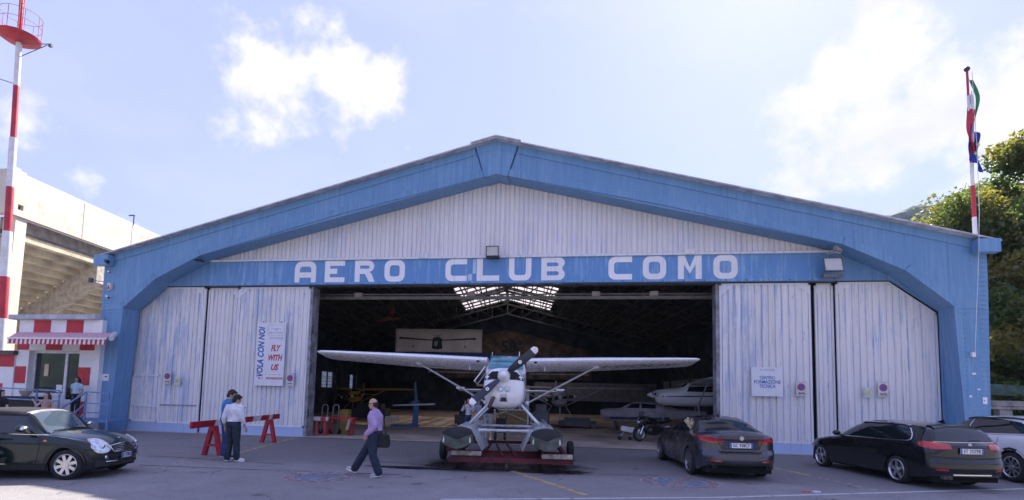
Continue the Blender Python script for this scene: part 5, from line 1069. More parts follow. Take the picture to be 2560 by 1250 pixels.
def floatplane():
    t=thing('floatplane','white single-engine seaplane on silver floats with a black propeller standing on a red trolley','aeroplane',(1.236,-4.109,0),.119-PI/2)
    Z=2.816
    # origin: wing leading edge on the centreline, x forward
    for sg in (1,-1):
        w=wing_half(sg,5.5,.56,1.63,1.12,2.6,.032,th=.155,z0=Z+.0,inc=.07)
        w=placed(w,'wing',PWH,t,smooth=True,angle=40)
        placed(MB().box(-1.0,-.98,*sorted((sg*1.0,sg*2.5)),Z-.085,Z-.08),'flap_line',DARKP,w); b=MB()
        for k in range(30): y=sg*(.7+k*.062); b.box(-1.60,-1.50,y-.012,y+.012,Z-.19,Z-.165)
        o=placed(b,'flap_corrugation',ALUP,w); o['kind']='stuff'
        placed(MB().lathe([(0,.01),(.05,.0)],(-.02,sg*.82,Z-.02),'x',10),'air_inlet',DARKP,w); placed(MB().box(-.5,-.46,sg*1.1-.012,sg*1.1+.012,Z-.22,Z-.07),'pitot_vent',PWH,w)
        # strut
        s=MB(); a=Vector((-.62,sg*2.62,Z-.05)); q=Vector((-.52,sg*.60,Z-1.17)); s.loft([[tuple(p+Vector((dx,0,dz))) for dx,dz in ((.085,0),(.03,.03),(-.05,.025),(-.10,0),(-.05,-.025),(.03,-.03))] for p in (a,q)]); s=placed(s,'wing_strut',PWH,t,smooth=True,angle=60)
        placed(MB().sphere(tuple(a),(.13,.10,.06)),'strut_fairing',PWH,s,smooth=True); placed(MB().sphere(tuple(q),(.12,.07,.07)),'strut_fairing',PWH,s,smooth=True)
        if sg>0:
            RM=Matrix(((0,1,0,-.60),(1,0,0,3.80),(0,0,-1,0),(0,0,0,1)))
            tx=text('registration','I-GOUY',.62,mat('registration_grey',(.10,.11,.13),world=False),w,RM,.0,width=2.2,shear=.25,bold=.006,world=False)
            wb=BVHTree.FromPolygons([v.co.copy() for v in w.data.vertices],[tuple(p.vertices) for p in w.data.polygons])
            for v in tx.data.vertices:
                h=wb.ray_cast(Vector((v.co.x,v.co.y,0)),Vector((0,0,1))); v.co.z=(h[0].z if h[0] else Z-.1)-.006
    # fuselage
    ks=[(1.78,.30,Z-1.12,Z-.58),(1.72,.45,Z-1.32,Z-.47),(1.55,.515,Z-1.42,Z-.42),(1.1,.54,Z-1.42,Z-.385),(.62,.565,Z-1.38,Z-.36),(.42,.57,Z-1.36,Z-.27),(-.9,.575,Z-1.30,Z-.21),(-1.7,.54,Z-1.22,Z-.24),(-2.8,.36,Z-.98,Z-.28),(-5.2,.12,Z-.58,Z-.34),(-6.1,.05,Z-.50,Z-.36)]
    F_=placed(fuselage(interp_st(ks,46),32,3.0),'fuselage',PWH,t,smooth=True,angle=60); S=Surf(t,F_)
    # cabin top and glazing
    cab=MB(); G1=[(.50,Z-.25),(.05,Z+.10),(-1.5,Z+.12),(-2.3,Z-.10),(-2.35,Z-.3),(.48,Z-.3)]
    secs=[]
    for x,zt,w1,w0 in ((.66,Z-.33,.50,.53),(.42,Z-.14,.48,.54),(.16,Z+.085,.46,.55),(.0,Z+.12,.46,.555),(-1.5,Z+.13,.46,.555),(-2.2,Z-.02,.34,.46),(-2.5,Z-.24,.25,.40)):
        secs.append([(x,w0,Z-.46),(x,w0,min(zt-.02,Z-.29)),(x,w1,zt-.03),(x,w1-.06,zt),(x,-w1+.06,zt),(x,-w1,zt-.03),(x,-w0,min(zt-.02,Z-.29)),(x,-w0,Z-.46)])
    placed(MB().loft(secs),'cabin_roof',PWH,t,smooth=True)
    WS=mat('windscreen_teal',(.06,.24,.30),.06,var=.2,scale=3,coat=1.,world=False); b=MB()
    P=[(.76,.48,Z-.355),(.48,.47,Z-.14),(.17,.455,Z+.075),(.03,.45,Z+.108)]
    secs=[[(x+.03*(1-(k/4-1)**2)+.008,w*(1-k/4),z+.012) for k in range(9)] for x,w,z in P]; b.loft(secs,closed=False,cap=False); ws=placed(b,'windscreen',WS,t,smooth=True,angle=60); md=ws.modifiers.new('t','SOLIDIFY'); md.thickness=.006
    placed(MB().bar((.15,-.45,Z+.10),(.15,.45,Z+.10),.05,.015),'screen_top_band',mat('teal_band',(.03,.12,.13),.3,world=False),ws)
    for sg,ax in ((1,'+y'),(-1,'-y')):
        S.patch('side_stripe',NAVY,ax,[(1.66,Z-.78),(.9,Z-.84),(-2,Z-.80)],[(1.66,Z-.72),(.9,Z-.76),(-2,Z-.72)],24,2,.004); S.patch('side_stripe',PRD,ax,[(1.66,Z-.68),(.9,Z-.72),(-2,Z-.68)],[(1.66,Z-.63),(.9,Z-.665),(-2,Z-.63)],24,2,.004); S.patch('side_stripe',SKB,ax,[(1.64,Z-.60),(.9,Z-.63),(-2,Z-.59)],[(1.62,Z-.56),(.9,Z-.59),(-2,Z-.55)],24,2,.004)
        S.patch('cabin_window',GLS,ax,[(.25,Z-.45),(-.75,Z-.45)],[(.12,Z-.23),(-.75,Z-.23)],8,4,.004); S.patch('rear_cabin_window',GLS,ax,[(-.85,Z-.45),(-1.7,Z-.43)],[(-.85,Z-.26),(-1.7,Z-.28)],8,4,.004)
        # nose stripes and air intakes
        for m_,z0,z1 in ((NAVY,-.74,-.675),(PRD,-.64,-.595),(SKB,-.57,-.53)): S.patch('nose_stripe',m_,'+x',[(sg*.14,Z+z0),(sg*.485,Z+z0-.02)],[(sg*.14,Z+z1),(sg*.485,Z+z1-.02)],8,1,.005)
        S.patch('air_intake',BLACK,'+x',[(sg*.14,Z-.735),(sg*.37,Z-.72)],[(sg*.14,Z-.53),(sg*.30,Z-.54),(sg*.37,Z-.60)],10,4,.008)
        h=S.hit('+x',sg*.082,Z-.98)
        placed(MB().lathe([(0,.02),(.052,.018),(.062,-.02)],(h[0].x,sg*.082+.01,Z-.98),'x',18),'landing_light',HLM,t,smooth=True); placed(MB().lathe([(.060,-.02),(.060,.024),(.070,.024),(.070,-.02)],(h[0].x,sg*.082+.01,Z-.98),'x',18),'light_bezel',ALUP,t)
    S.patch('lower_intake',DARKP,'+x',[(-.085,Z-1.28),(.085,Z-1.28)],[(-.06,Z-1.18),(.06,Z-1.18)],5,3,.01); S.patch('intake_surround',mat('intake_grey',(.5,.5,.52),.4,world=False),'+x',[(-.12,Z-1.30),(.12,Z-1.30)],[(-.08,Z-1.10),(.08,Z-1.10)],5,3,.004)
    placed(MB().tube([(1.5,-.20,Z-1.15),(1.82,-.26,Z-1.22),(2.0,-.33,Z-1.44)],.05,12),'exhaust_pipe',mat('rusty_exhaust',(.10,.07,.055),.7,var=.4,world=False),t,smooth=True)
    d=MB(); d.bar((.2,-.60,Z-.22),(.2,-.88,Z-.62),.035,.03); d.bar((-.75,-.60,Z-.22),(-.75,-.88,Z-.62),.035,.03); d.bar((.2,-.88,Z-.62),(-.75,-.88,Z-.62),.035,.03); d.bar((.2,-.6,Z-.22),(-.75,-.6,Z-.22),.035,.03); d=placed(d,'open_window_frame',PWH,t)
    placed(MB().add([(.19,-.60,Z-.22),(.19,-.88,Z-.62),(-.74,-.88,Z-.62),(-.74,-.60,Z-.22)],[(0,1,2,3)]),'open_window_pane',mat_glass('clear_pane',(.05,.06,.06),.05,.5),d)
    propeller(t,1.92,0,Z-.66,1.08,math.atan2(1,1.15)+0.0,.16) 
    # tail
    for sg in (1,-1): placed(wing_half(sg,2.0,.05,1.0,.70,.3,.0,.09,z0=Z-.42,x0=-4.9),'tailplane',PWH,t,smooth=True)
    for sg in (1,-1): placed(MB().box(-4.95,-4.75,*sorted((sg*1.72,sg*2.02)),Z-.40,Z-.34),'elevator_horn',PWH,t)
    placed(MB().prism([(-4.4,Z-.36),(-5.3,Z+.75),(-5.9,Z+.9),(-6.15,Z+.85),(-6.1,Z-.4)],-.05,.05),'fin',PWH,t)
    placed(MB().tube([(-.6,.35,Z+.1),(-.75,.35,Z+.38)],.012,5),'aerial',PWH,t); placed(MB().tube([(.0,-.42,Z+.1),(-.02,-.42,Z+.24)],.008,5),'aerial',PWH,t)
    # floats
    for sg in (1,-1):
        yc=sg*1.06; zk=.47; secs=[]
        for x,w,zkeel,zch,zd in ((2.40,.33,.56,.70,.98),(2.1,.37,.53,.69,1.01),(1.5,.385,.48,.67,1.02),(.5,.39,zk,.66,1.03),(-.9,.39,zk,.66,1.02),(-1.25,.38,zk+.02,.67,1.01),(-1.26,.37,zk+.12,.74,1.01),(-2.8,.28,.62,.80,.95),(-4.3,.10,.78,.84,.90)):
            sec=[(x,yc,zkeel),(x,yc+w*.5,(zkeel+zch)/2-.01),(x,yc+w,zch),(x,yc+w,zch+.05)]+[(x,yc+w*math.cos(a)*1.,zch+.05+(zd-zch-.05)*math.sin(a)) for a in (.35,.7,1.05,1.35)]
            sec+= [(x,yc,zd)]+[(p[0],2*yc-p[1],p[2]) for p in reversed(sec[1:])]
            secs.append(sec)
        f=placed(MB().loft(secs),'float',ALU,t,smooth=True,angle=28); Sf=Surf(t,f)
        S2=[[(p[0]+(.03 if i<3 else .012),yc+(p[1]-yc)*1.03,p[2]-.006) for p in s_ if p[2]<s_[3][2]+.002] for i,s_ in enumerate(secs[:4])]
        # painted V-shaped bow planks and the black rubber bumper dome above them
        bw=MB()
        for d_ in (1,-1):
            rows=[[(x,yc,.545),(x-.03,yc+d_*.20,.60),(x-.09,yc+d_*w,.68),(x-.10,yc+d_*(w+.012),.90),(x+.01,yc+d_*.18,.83),(x+.03,yc,.77)] for x,w in ((2.47,.355),(2.40,.372),(1.95,.385))]
            bw.loft(rows,closed=False,cap=False)
            bw.add([rows[0][0],rows[0][1],rows[0][4],rows[0][5]],[(0,1,2,3)]); bw.add([rows[0][1],rows[0][2],rows[0][3],rows[0][4]],[(0,1,2,3)])
        bo=placed(bw,'painted_bow',KEEL,f,smooth=True,angle=20)
        dome=[(2.38,yc-.365,.895),(2.44,yc-.18,.82),(2.46,yc,.765),(2.44,yc+.18,.82),(2.38,yc+.365,.895)]; arc_=[(2.38,yc+.36*math.cos(a),.88+.165*math.sin(a)) for a in [PI*k/10 for k in range(1,10)]]
        lp=dome+arc_; n_=len(lp); placed(MB().add(lp+[(2.0,q[1],q[2]+.005) for q in lp]+[(2.47,yc,.92)],[(k,(k+1)%n_,n_+(k+1)%n_,n_+k) for k in range(n_)]+[(k,(k+1)%n_,2*n_) for k in range(n_)]),'bow_bumper',RUBB,f,smooth=True,angle=50)
        dk=MB()
        for k in range(7): x=1.6-k*.75; dk.lathe([(0,.02),(.05,.018),(.055,0)],(x,yc+.1,1.03),'z',10)
        o=placed(dk,'deck_caps',ALUP,f); o['kind']='stuff'
        placed(MB().bar((1.3,yc-sg*.12,1.02),(1.3,yc-sg*.12,1.12),.12,.04,(1,0,0)),'mooring_cleat',ALUP,f)
        # inner spray rail
        placed(MB().add([(2.32,yc-sg*.34,.98),(.2,yc-sg*.38,.95),(.2,yc-sg*.62,.44),(1.95,yc-sg*.56,.47)],[(0,1,2,3)]),'spray_rail',ALU,f).modifiers.new('t','SOLIDIFY').thickness=.012
        for p,q,r in (((.95,sg*.44,Z-1.24),(.95,sg*.98,1.0),.036),((-1.15,sg*.45,Z-1.26),(-1.15,sg*.98,1.0),.036),((.90,sg*.44,Z-1.24),(-.2,sg*.98,1.0),.026)): placed(MB().tube([p,q],r,10),'float_strut',ALU,t,smooth=True)
    for x in (.95,-1.15): placed(MB().tube([(x,-.75,.90),(x,.75,.90)],.045,10),'spreader_bar',ALU,t,smooth=True)
    for a,b_ in (((.95,-.44,Z-1.24),(.95,.98,1.0)),((.95,.44,Z-1.24),(.95,-.98,1.0))): placed(MB().tube([a,b_],.008,5),'bracing_wire',ALUP,t)
floatplane()
def pitch_up(ang):
    t=bpy.data.objects['floatplane']; Zp=2.816; R_=Matrix.Translation((0,0,Zp))@Matrix.Rotation(-ang,4,'Y')@Matrix.Translation((0,0,-Zp)); done=set()
    for o in t.children:
        if o.name.split('.')[0] in ('float','spreader_bar','float_strut','bracing_wire'): continue
        for q in [o]+list(o.children):
            if q.data.name in done: continue
            done.add(q.data.name); q.data.transform(R_)
pitch_up(math.radians(4.5))
def trolley():
    t=thing('launching_trolley','low dark red steel launching trolley with black tyres carrying the seaplane','trolley',(1.236,-4.109,0),.119-PI/2)
    RD=mat('dark_red_steel',(.13,.012,.018),.6,var=.3,world=False,dirt=((.05,.02,.02),.5,.6)); WD=mat('weathered_timber',(.50,.42,.34),.8,var=.3,scale=6,world=False,dirt=((.16,.12,.09),.5,.6))
    def bx(n,m,*a,**k): return placed(MB().box(*a),n,m,t,**k)
    bx('front_beam',RD,1.94,2.06,-1.29,1.73,.20,.31); bx('rear_beam',RD,-2.3,-2.18,-1.2,1.65,.27,.36)
    for x in (.2,1.0,1.5): bx('cross_member',RD,x,x+.10,-1.28,1.68,.22,.30)
    for y in (-1.22,-.55,1.0,1.62): bx('side_rail',RD,-2.18,1.939,y-.05,y+.05,.23,.33)
    for s_ in (.02,.34): placed(MB().bar((1.93,s_,.35),(-1.6,s_-.35,.35),.045,.035),'draw_bar',RD,t)
    bx('support_plank',WD,1.95,2.07,-1.23,-.50,.362,.465,bevel=.01); bx('support_plank',WD,1.97,2.10,.96,1.71,.325,.43,bevel=.01)
    bx('packing_plate',DARKP,1.9,2.05,-1.2,-.5,.312,.36); bx('packing_plate',DARKP,1.95,2.14,.9,1.77,.312,.323)
    for y in (-1.72,1.86):
        x=.0 if y<0 else -.3; w=placed(MB().lathe([(.12,-.07),(.24,-.085),(.285,-.05),(.285,.05),(.24,.085),(.12,.07)],(x,y,.285),'y',28),'wheel',TYRE,t); placed(MB().lathe([(0,-.05),(.12,-.05),(.12,.05),(0,.05)],(x,y,.285),'y',16),'wheel_hub',RD,w)
    bx('wheel_bracket',RD,-.2,.2,-1.62,-1.30,.24,.36)
    placed(MB().lathe([(0,-.04),(.12,-.04),(.13,0),(.12,.04),(0,.04)],(1.9,.12,.13),'y',18),'castor_wheel',mat('castor_brown',(.12,.09,.06),.8,world=False),t,smooth=True); placed(MB().bar((1.9,.12,.14),(1.9,.12,.262),.05,.12),'castor_fork',DARKP,t)
trolley()
for y in (-1.06,1.06):
    pass
# --- aircraft inside the hangar ----------------------------------------------------------
def simple_plane(name,label,loc,rz,body,wingm,span,zw,highwing=True,scale=1.,fus=None,nose=None,wheels=True,prop=True,strut=True):
    t=thing(name,label,'aeroplane',loc,rz); Z=zw
    for sg in (1,-1):
        placed(wing_half(sg,span/2,.5,1.5,1.2,span*.3,.02,.12,z0=Z),'wing',wingm,t,smooth=True)
        if strut: placed(MB().tube([(-.5,sg*span*.24,Z-.05),(-.4,sg*.5,Z-1.1)],.04,8),'wing_strut',wingm,t)
        placed(wing_half(sg,1.6,.05,.9,.6,.3,0,.08,z0=Z-.45,x0=-4.6),'tailplane',wingm,t,smooth=True)
    f=placed(fuselage(interp_st([(1.7,.18,Z-.8,Z-.45),(1.62,.38,Z-1.0,Z-.33),(1.2,.47,Z-1.12,Z-.26),(.5,.5,Z-1.15,Z-.2),(0,.5,Z-1.15,Z+.08),(-1.4,.5,Z-1.1,Z+.10),(-2.4,.36,Z-.95,Z-.15),(-5.4,.08,Z-.55,Z-.35)],28),20,2.8),'fuselage',body,t,smooth=True,angle=60)
    S=Surf(t,f); S.patch('windscreen',GLS,'+x',[(-.44,Z-.16),(.44,Z-.16)],[(-.40,Z+.03),(.40,Z+.03)],8,4,.01)
    for sg,ax in ((1,'+y'),(-1,'-y')): S.patch('cabin_window',GLS,ax,[(.15,Z-.4),(-1.5,Z-.4)],[(.0,Z-.05),(-1.4,Z-.08)],8,3,.006); S.patch('air_intake',BLACK,'+x',[(sg*.1,Z-.62),(sg*.3,Z-.6)],[(sg*.1,Z-.48),(sg*.3,Z-.48)],4,2,.01)
    placed(MB().prism([(-4.2,Z-.38),(-5.0,Z+.6),(-5.5,Z+.7),(-5.45,Z-.45)],-.04,.04),'fin',body,t)
    if prop: propeller(t,1.78,0,Z-.6,.95,.15,.14,blade=PBK)
    for y in (-1.1,1.1):
        placed(MB().tube([(-.4,y*.4,Z-1.1),(-.5,y,.25)],.04,6),'gear_leg',wingm,t); w=placed(MB().lathe([(.06,-.06),(.2,-.07),(.22,0),(.2,.07),(.06,.06)],(-.5,y,.22),'y',18),'wheel',TYRE,t)
    placed(MB().lathe([(.05,-.05),(.15,-.05),(.17,0),(.15,.05),(.05,.05)],(1.3,0,.18),'y',14),'nose_wheel',TYRE,t); placed(MB().tube([(1.3,0,.2),(1.25,0,Z-1.0)],.04,6),'nose_leg',ALUP,t)
    return t
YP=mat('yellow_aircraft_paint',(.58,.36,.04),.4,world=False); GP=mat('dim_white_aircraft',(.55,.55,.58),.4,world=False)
# ---------------------------------------------------------------- things inside the hangar
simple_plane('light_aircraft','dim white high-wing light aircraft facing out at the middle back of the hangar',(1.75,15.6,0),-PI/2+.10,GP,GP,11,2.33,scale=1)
simple_plane('light_aircraft','yellow high-wing light aircraft at the far left back of the hangar',(-17.6,27.,0),-PI/2+.28,YP,YP,10.7,2.05)
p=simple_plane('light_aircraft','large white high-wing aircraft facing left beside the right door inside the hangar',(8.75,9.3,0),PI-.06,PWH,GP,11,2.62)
S_=None
for ch in list(p.children):
    if ch.name.startswith('fuselage'): S_=Surf(p,ch)
for ax in ('+y','-y'): S_.patch('side_stripe',NAVY,ax,[(1.6,2.62-.70),(-3.5,2.62-.60)],[(1.6,2.62-.64),(-3.5,2.62-.55)],20,1,.004)
t=thing('wingless_fuselage','grey light aircraft fuselage without wings parked left of the large white aircraft','aeroplane',(6.0,10.6,0),PI-.2)
FG=mat('dull_pink_grey',(.38,.33,.36),.5,world=False); FB=mat('dull_navy',(.03,.05,.10),.5,world=False)
f=placed(fuselage(interp_st([(1.7,.25,.75,1.15),(1.5,.42,.6,1.22),(.6,.52,.5,1.3),(.3,.54,.48,1.45),(-.3,.54,.48,1.66),(-1.3,.5,.5,1.62),(-2.2,.36,.65,1.35),(-3.8,.1,.95,1.2)],26),20,2.8),'fuselage',FG,t,smooth=True); S=Surf(t,f)
for ax in ('+y','-y'): S.patch('cabin_window',GLS,ax,[(.25,1.3),(-.45,1.3)],[(.0,1.52),(-.45,1.55)],6,3,.006); S.patch('rear_cabin_window',GLS,ax,[(-.55,1.3),(-1.3,1.3)],[(-.55,1.55),(-1.3,1.5)],6,3,.006); S.patch('lower_band',FB,ax,[(1.5,.66),(-2.,.7)],[(1.5,.80),(-2.,.85)],16,2,.004)
for a_,b_ in (((.9,-.45,0),(.9,-.3,.55)),((.9,.45,0),(.9,.3,.55)),((-1.2,0,0),(-1.2,0,.5))): placed(MB().bar(a_,b_,.08,.08),'support_stand',STEEL,t)
t=thing('tail_stand','blue upright tail section with a pale horizontal tailplane standing on the hangar floor','aeroplane tail',(-5.7,8.7,0),.0)
TB=mat('tail_blue',(.06,.14,.30),.5,world=False); placed(MB().prism([(-.12,.1),(.16,.1),(.22,1.45),(.0,1.45),(-.35,1.30),(-.05,1.25)],-.08,.08),'blue_fin',TB,t); placed(MB().prism([(-1.3,.0),(.18,.0),(.16,.13),(-1.2,.12)],-.25,.25),'base_frame',TB,t); placed(MB().prism([(-1.2,1.18),(1.1,1.32),(1.1,1.22),(-1.1,1.12)],-.3,.1),'tailplane',GP,t); placed(MB().prism([(-.02,1.45),(.12,1.45),(.0,2.5),(-.1,2.4)],-.03,.03),'upper_fin',mat('teal_fin',(.10,.18,.20),world=False),t)
t=thing('seaplane_banner','wide cream banner printed with a dark seaplane seen from the front hanging inside','banner',(-4.9,10.1,4.2))
BC=mat('cream_banner',(.85,.72,.62),.8,var=.12,scale=.7); b=MB(); vs=[]
for j in range(5):
    for i in range(33): u=i/32; vs.append((-7.43+5.03*u,9.92+.55*u*.6+.03*math.sin(u*23+j),4.20+.02*u+1.33*j/4))
b.add(vs,[(j*33+i,j*33+i+1,(j+1)*33+i+1,(j+1)*33+i) for j in range(4) for i in range(32)]); bo=b.build('banner_cloth',BC,t,smooth=True); bo.modifiers.new('t','SOLIDIFY').thickness=.01
def BF(x,z): return front(x,9.86+.33*(x+7.43)/5.03*1.0,z,.065)
DK=mat('banner_print_dark',(.03,.035,.035),.6)
for lp,nm in (([(-.30,-.42),(.0,-.47),(.30,-.42),(.28,.02),(.30,.12),(.16,.24),(-.16,.24),(-.30,.12),(-.28,.02)],'printed_fuselage'),([(-2.15,.12),(-2.2,.17),(-2.1,.22),(-.3,.10),(-.3,.04),(-2.1,.12)],'printed_wing'),([(2.15,.12),(2.2,.17),(2.1,.22),(.3,.10),(.3,.04),(2.1,.12)],'printed_wing'),([(-.32,.42),(-.03,.26),(-.03,.31)],'printed_blade'),([(.32,.42),(.03,.26),(.03,.31)],'printed_blade'),([(-.012,.25),(.012,.25),(.0,.55)],'printed_blade'),([(-2.26,.17),(-2.16,.09),(-2.02,.17),(-2.16,.24)],'printed_tip'),([(2.26,.17),(2.16,.09),(2.02,.17),(2.16,.24)],'printed_tip')): shape2d(nm,[lp],.003,DK,t,BF(-4.98,4.82))
shape2d('printed_hull_light',[[(-.16,-.25),(.0,-.27),(.05,.0),(-.14,.0)]],.003,mat('banner_grey',(.42,.38,.34)),t,BF(-4.98,4.82)@Matrix.Translation((0,0,.006)))
for x in (-1.4,1.6): shape2d('printed_float',[[(-.05,-.35),(.05,-.37),(.08,-.29),(.015,-.22),(.01,.09),(-.005,.09),(0,-.24)]],.003,mat('banner_grey2',(.25,.22,.2)),t,BF(-4.98+x,4.82))
t=thing('sponsor_strip','dark blue strip with pale lettering hanging directly below the cream seaplane banner','banner',(-4.8,10.2,3.9)); MB().add([(-7.7,10.0,3.9),(-1.95,10.35,3.92),(-1.95,10.35,4.18),(-7.7,10.0,4.16),(-7.7,10.03,3.9),(-1.95,10.38,3.92),(-1.95,10.38,4.18),(-7.7,10.03,4.16)],[(0,1,2,3),(7,6,5,4),(0,4,5,1),(1,5,6,2),(2,6,7,3),(3,7,4,0)]).build('strip',mat('strip_blue',(.02,.06,.20),.6),t); text('lettering','AUTOLUCE',.26,mat('strip_text',(.12,.16,.3)),t,front(-7.0,9.99,4.06,.06),width=1.3)
MB().box(-7.7,-1.9,10.6,10.75,3.7,3.88).build('mezzanine_beam',STEEL,HG)
t=thing('hanging_model','small reddish model aircraft hanging from the roof left of the skylights','model aircraft',(-7.8,9.7,6.0)); MW_=mat('model_wood',(.30,.10,.07),.6); MB().bar((-8.5,9.7,5.95),(-7.1,9.7,6.12),.25,.05).build('wing',MW_,t); MB().tube([(-7.9,9.2,6.0),(-7.8,9.6,6.12),(-7.7,10.3,6.1)],[.06,.12,.04],8).build('fuselage',MW_,t); MB().box(-7.72,-7.5,9.65,9.75,6.35,6.75).build('pennant',mat('model_red',(.28,.06,.06)),t); MB().tube([(-7.6,9.7,6.1),(-7.6,9.7,8.9)],.008,4).build('cord',STEEL,t)
# office booth
t=thing('office_booth','small tan office booth with white window frames behind the seaplane','booth',(-.6,10.6,0))
MB().box(-1.35,.25,10.2,12,0,1.0).build('lower_panel',mat('tan_panel',(.30,.19,.07),.6),t); MB().box(-1.32,.22,10.25,11.9,1.06,2.1).build('glass',mat_glass('booth_glass',(.08,.10,.12),.1),t); b=MB(); b.box(-1.38,.28,10.17,12,1.0,1.06); b.box(-1.38,.28,10.17,12,2.1,2.2)
for x in (-1.38,-.98,-.58,-.18,.2): b.box(x,x+.06,10.17,10.24,1.06,2.1)
b.build('window_frame',WHITE_FRAME,t); MB().box(.27,.36,10.1,10.2,0,2.3).build('post',WHITE_FRAME,t)
# left corner inside the door
t=thing('red_trestle_table','low red trestle table with a bag hanging from its right end inside the left door','trestle',(-6.7,2.2,0)); RS=mat('signal_red_wood',(.42,.025,.03),.55,var=.2); MB().box(-7.25,-6.1,2.05,2.35,.66,.76).build('top',RS,t)
for a in ((-7.2,2.1),(-7.15,2.3),(-6.2,2.1),(-6.2,2.3)): MB().bar((a[0],a[1],.66),(a[0]-.05,a[1]+(.1 if a[1]>2.2 else -.1),0),.06,.06).build('leg',RS,t)
o=MB().bar((-6.25,2.0,.68),(-6.35,2.0,.25),.16,.1).build('cloth_bag',mat('grubby_canvas',(.45,.38,.30))); tag(o,'pale cloth bag hanging from the red trestle table','bag')
for i,(x,y,l) in enumerate(((-7.62,2.4,'left steel hand trolley leaning just inside the left door'),(-7.22,2.6,'right steel hand trolley leaning just inside the left door'))):
    t=thing('hand_trolley',l,'trolley',(x,y,0),0,'hand trolleys just inside the left door'); b=MB(); 
    for dx in (-.13,.13): b.tube([(dx,0,.1),(dx,.05,1.15),(dx*.6,.08,1.25)],.022,6)
    b.tube([(-.08,.08,1.25),(.08,.08,1.25)],.022,6); 
    for z in (.4,.8): b.tube([(-.13,.02,z),(.13,.02,z)],.015,6)
    placed(b,'frame',mat('dull_steel',(.45,.42,.40),.35,metal=.5),t); 
    for dx in (-.17,.17): placed(MB().lathe([(0,-.03),(.11,-.03),(.11,.03),(0,.03)],(dx,.1,.11),'x',14),'wheel',TYRE,t)
o=MB().box(-7.15,-6.78,2.9,3.2,.0,1.05).build('yellow_bin',mat('mustard_bin',(.32,.22,.05))); tag(o,'mustard yellow bin behind the hand trolleys','bin')
t=thing('red_white_stand','red and white painted wooden stand at the left door edge','stand',(-7.4,1.6,0)); MB().box(-7.62,-7.0,1.5,1.6,.62,.78).build('board',mat('white_wood',(.6,.58,.55)),t); MB().box(-7.3,-7.08,1.485,1.498,.62,.78).build('red_patch',RS,t)
for x in (-7.5,-7.15): MB().bar((x,1.55,.62),(x+.04,1.5,0),.09,.07).build('leg',RS,t)
for x,l in ((-7.85,'left of two small white crates on the floor inside the hangar'),(-7.4,'right of two small white crates on the floor inside the hangar')):
    o=MB().box(x-.16,x+.16,10.3,10.6,.2,.46).build('white_crate',WC); tag(o,l,'crate','white crates on the hangar floor')
skbox(3,15.5,36.1,36.3,1.4,3.3).build('pale_wall_panel',mat('pale_dim_panel',(.30,.31,.37),.8,var=.15),HG)
skbox(15.6,15.9,9,34,1.7,3.5).build('pale_wall_panel',mat('pale_dim_panel',(.30,.31,.37),.8,var=.15),HG)
# dark equipment along the back
def clutter(n,x,y,w,d,h,label,cat,col):
    t=thing(n,label,cat,(x,y,0)); m=mat('clutter_%s_%d'%(n,int(x*10)),col,.6,world=False); placed(MB().box(-w/2,w/2,-d/2,d/2,.12,h*.7),'body',m,t,bevel=.02); placed(MB().box(-w*.35,w*.35,-d*.4,d*.4,h*.7,h),'upper_box',m,t,bevel=.02)
    for sx in (-1,1): placed(MB().lathe([(0,-.04),(.12,-.04),(.12,.04),(0,.04)],(sx*w*.35,-d*.4,.12),'x',12),'wheel',TYRE,t)
clutter('tool_cart',-3.3,11.5,1.6,.8,.9,'dark grey tool cart right of the blue tail section','cart',(.08,.08,.09)); clutter('tool_cart',3.0,12.6,2.2,.9,.6,'long low dark cart below the white aircraft facing out','cart',(.10,.11,.12)); clutter('workbench',-10.5,14.,2.4,.9,1.1,'dark workbench under the yellow wing at the left','workbench',(.06,.06,.07)); clutter('tool_cart',.95,11.4,.9,.7,1.35,'upright grey cabinet trolley right of the office booth','cart',(.20,.20,.22))
t=thing('shelf_rack','grey metal shelf rack with small boxes left of the office booth','shelf',(-2.3,9.6,0))
b=MB()
for x in (-.45,.45): b.box(x-.02,x+.02,-.2,.2,0,2.0)
for z in (.3,.55,.8,1.05,1.3,1.6): b.box(-.45,.45,-.2,.2,z,z+.03)
placed(b,'frame',mat('rack_grey',(.3,.32,.32),world=False),t)
for i,(x,z) in enumerate(((-.2,.33),(.2,.58),(-.1,.83),(.15,1.08))): placed(MB().box(x-.1,x+.1,-.15,.15,z,z+.14),'box',mat('rack_box%d'%(i%2),((.5,.5,.48),(.15,.2,.25))[i%2],world=False),t)
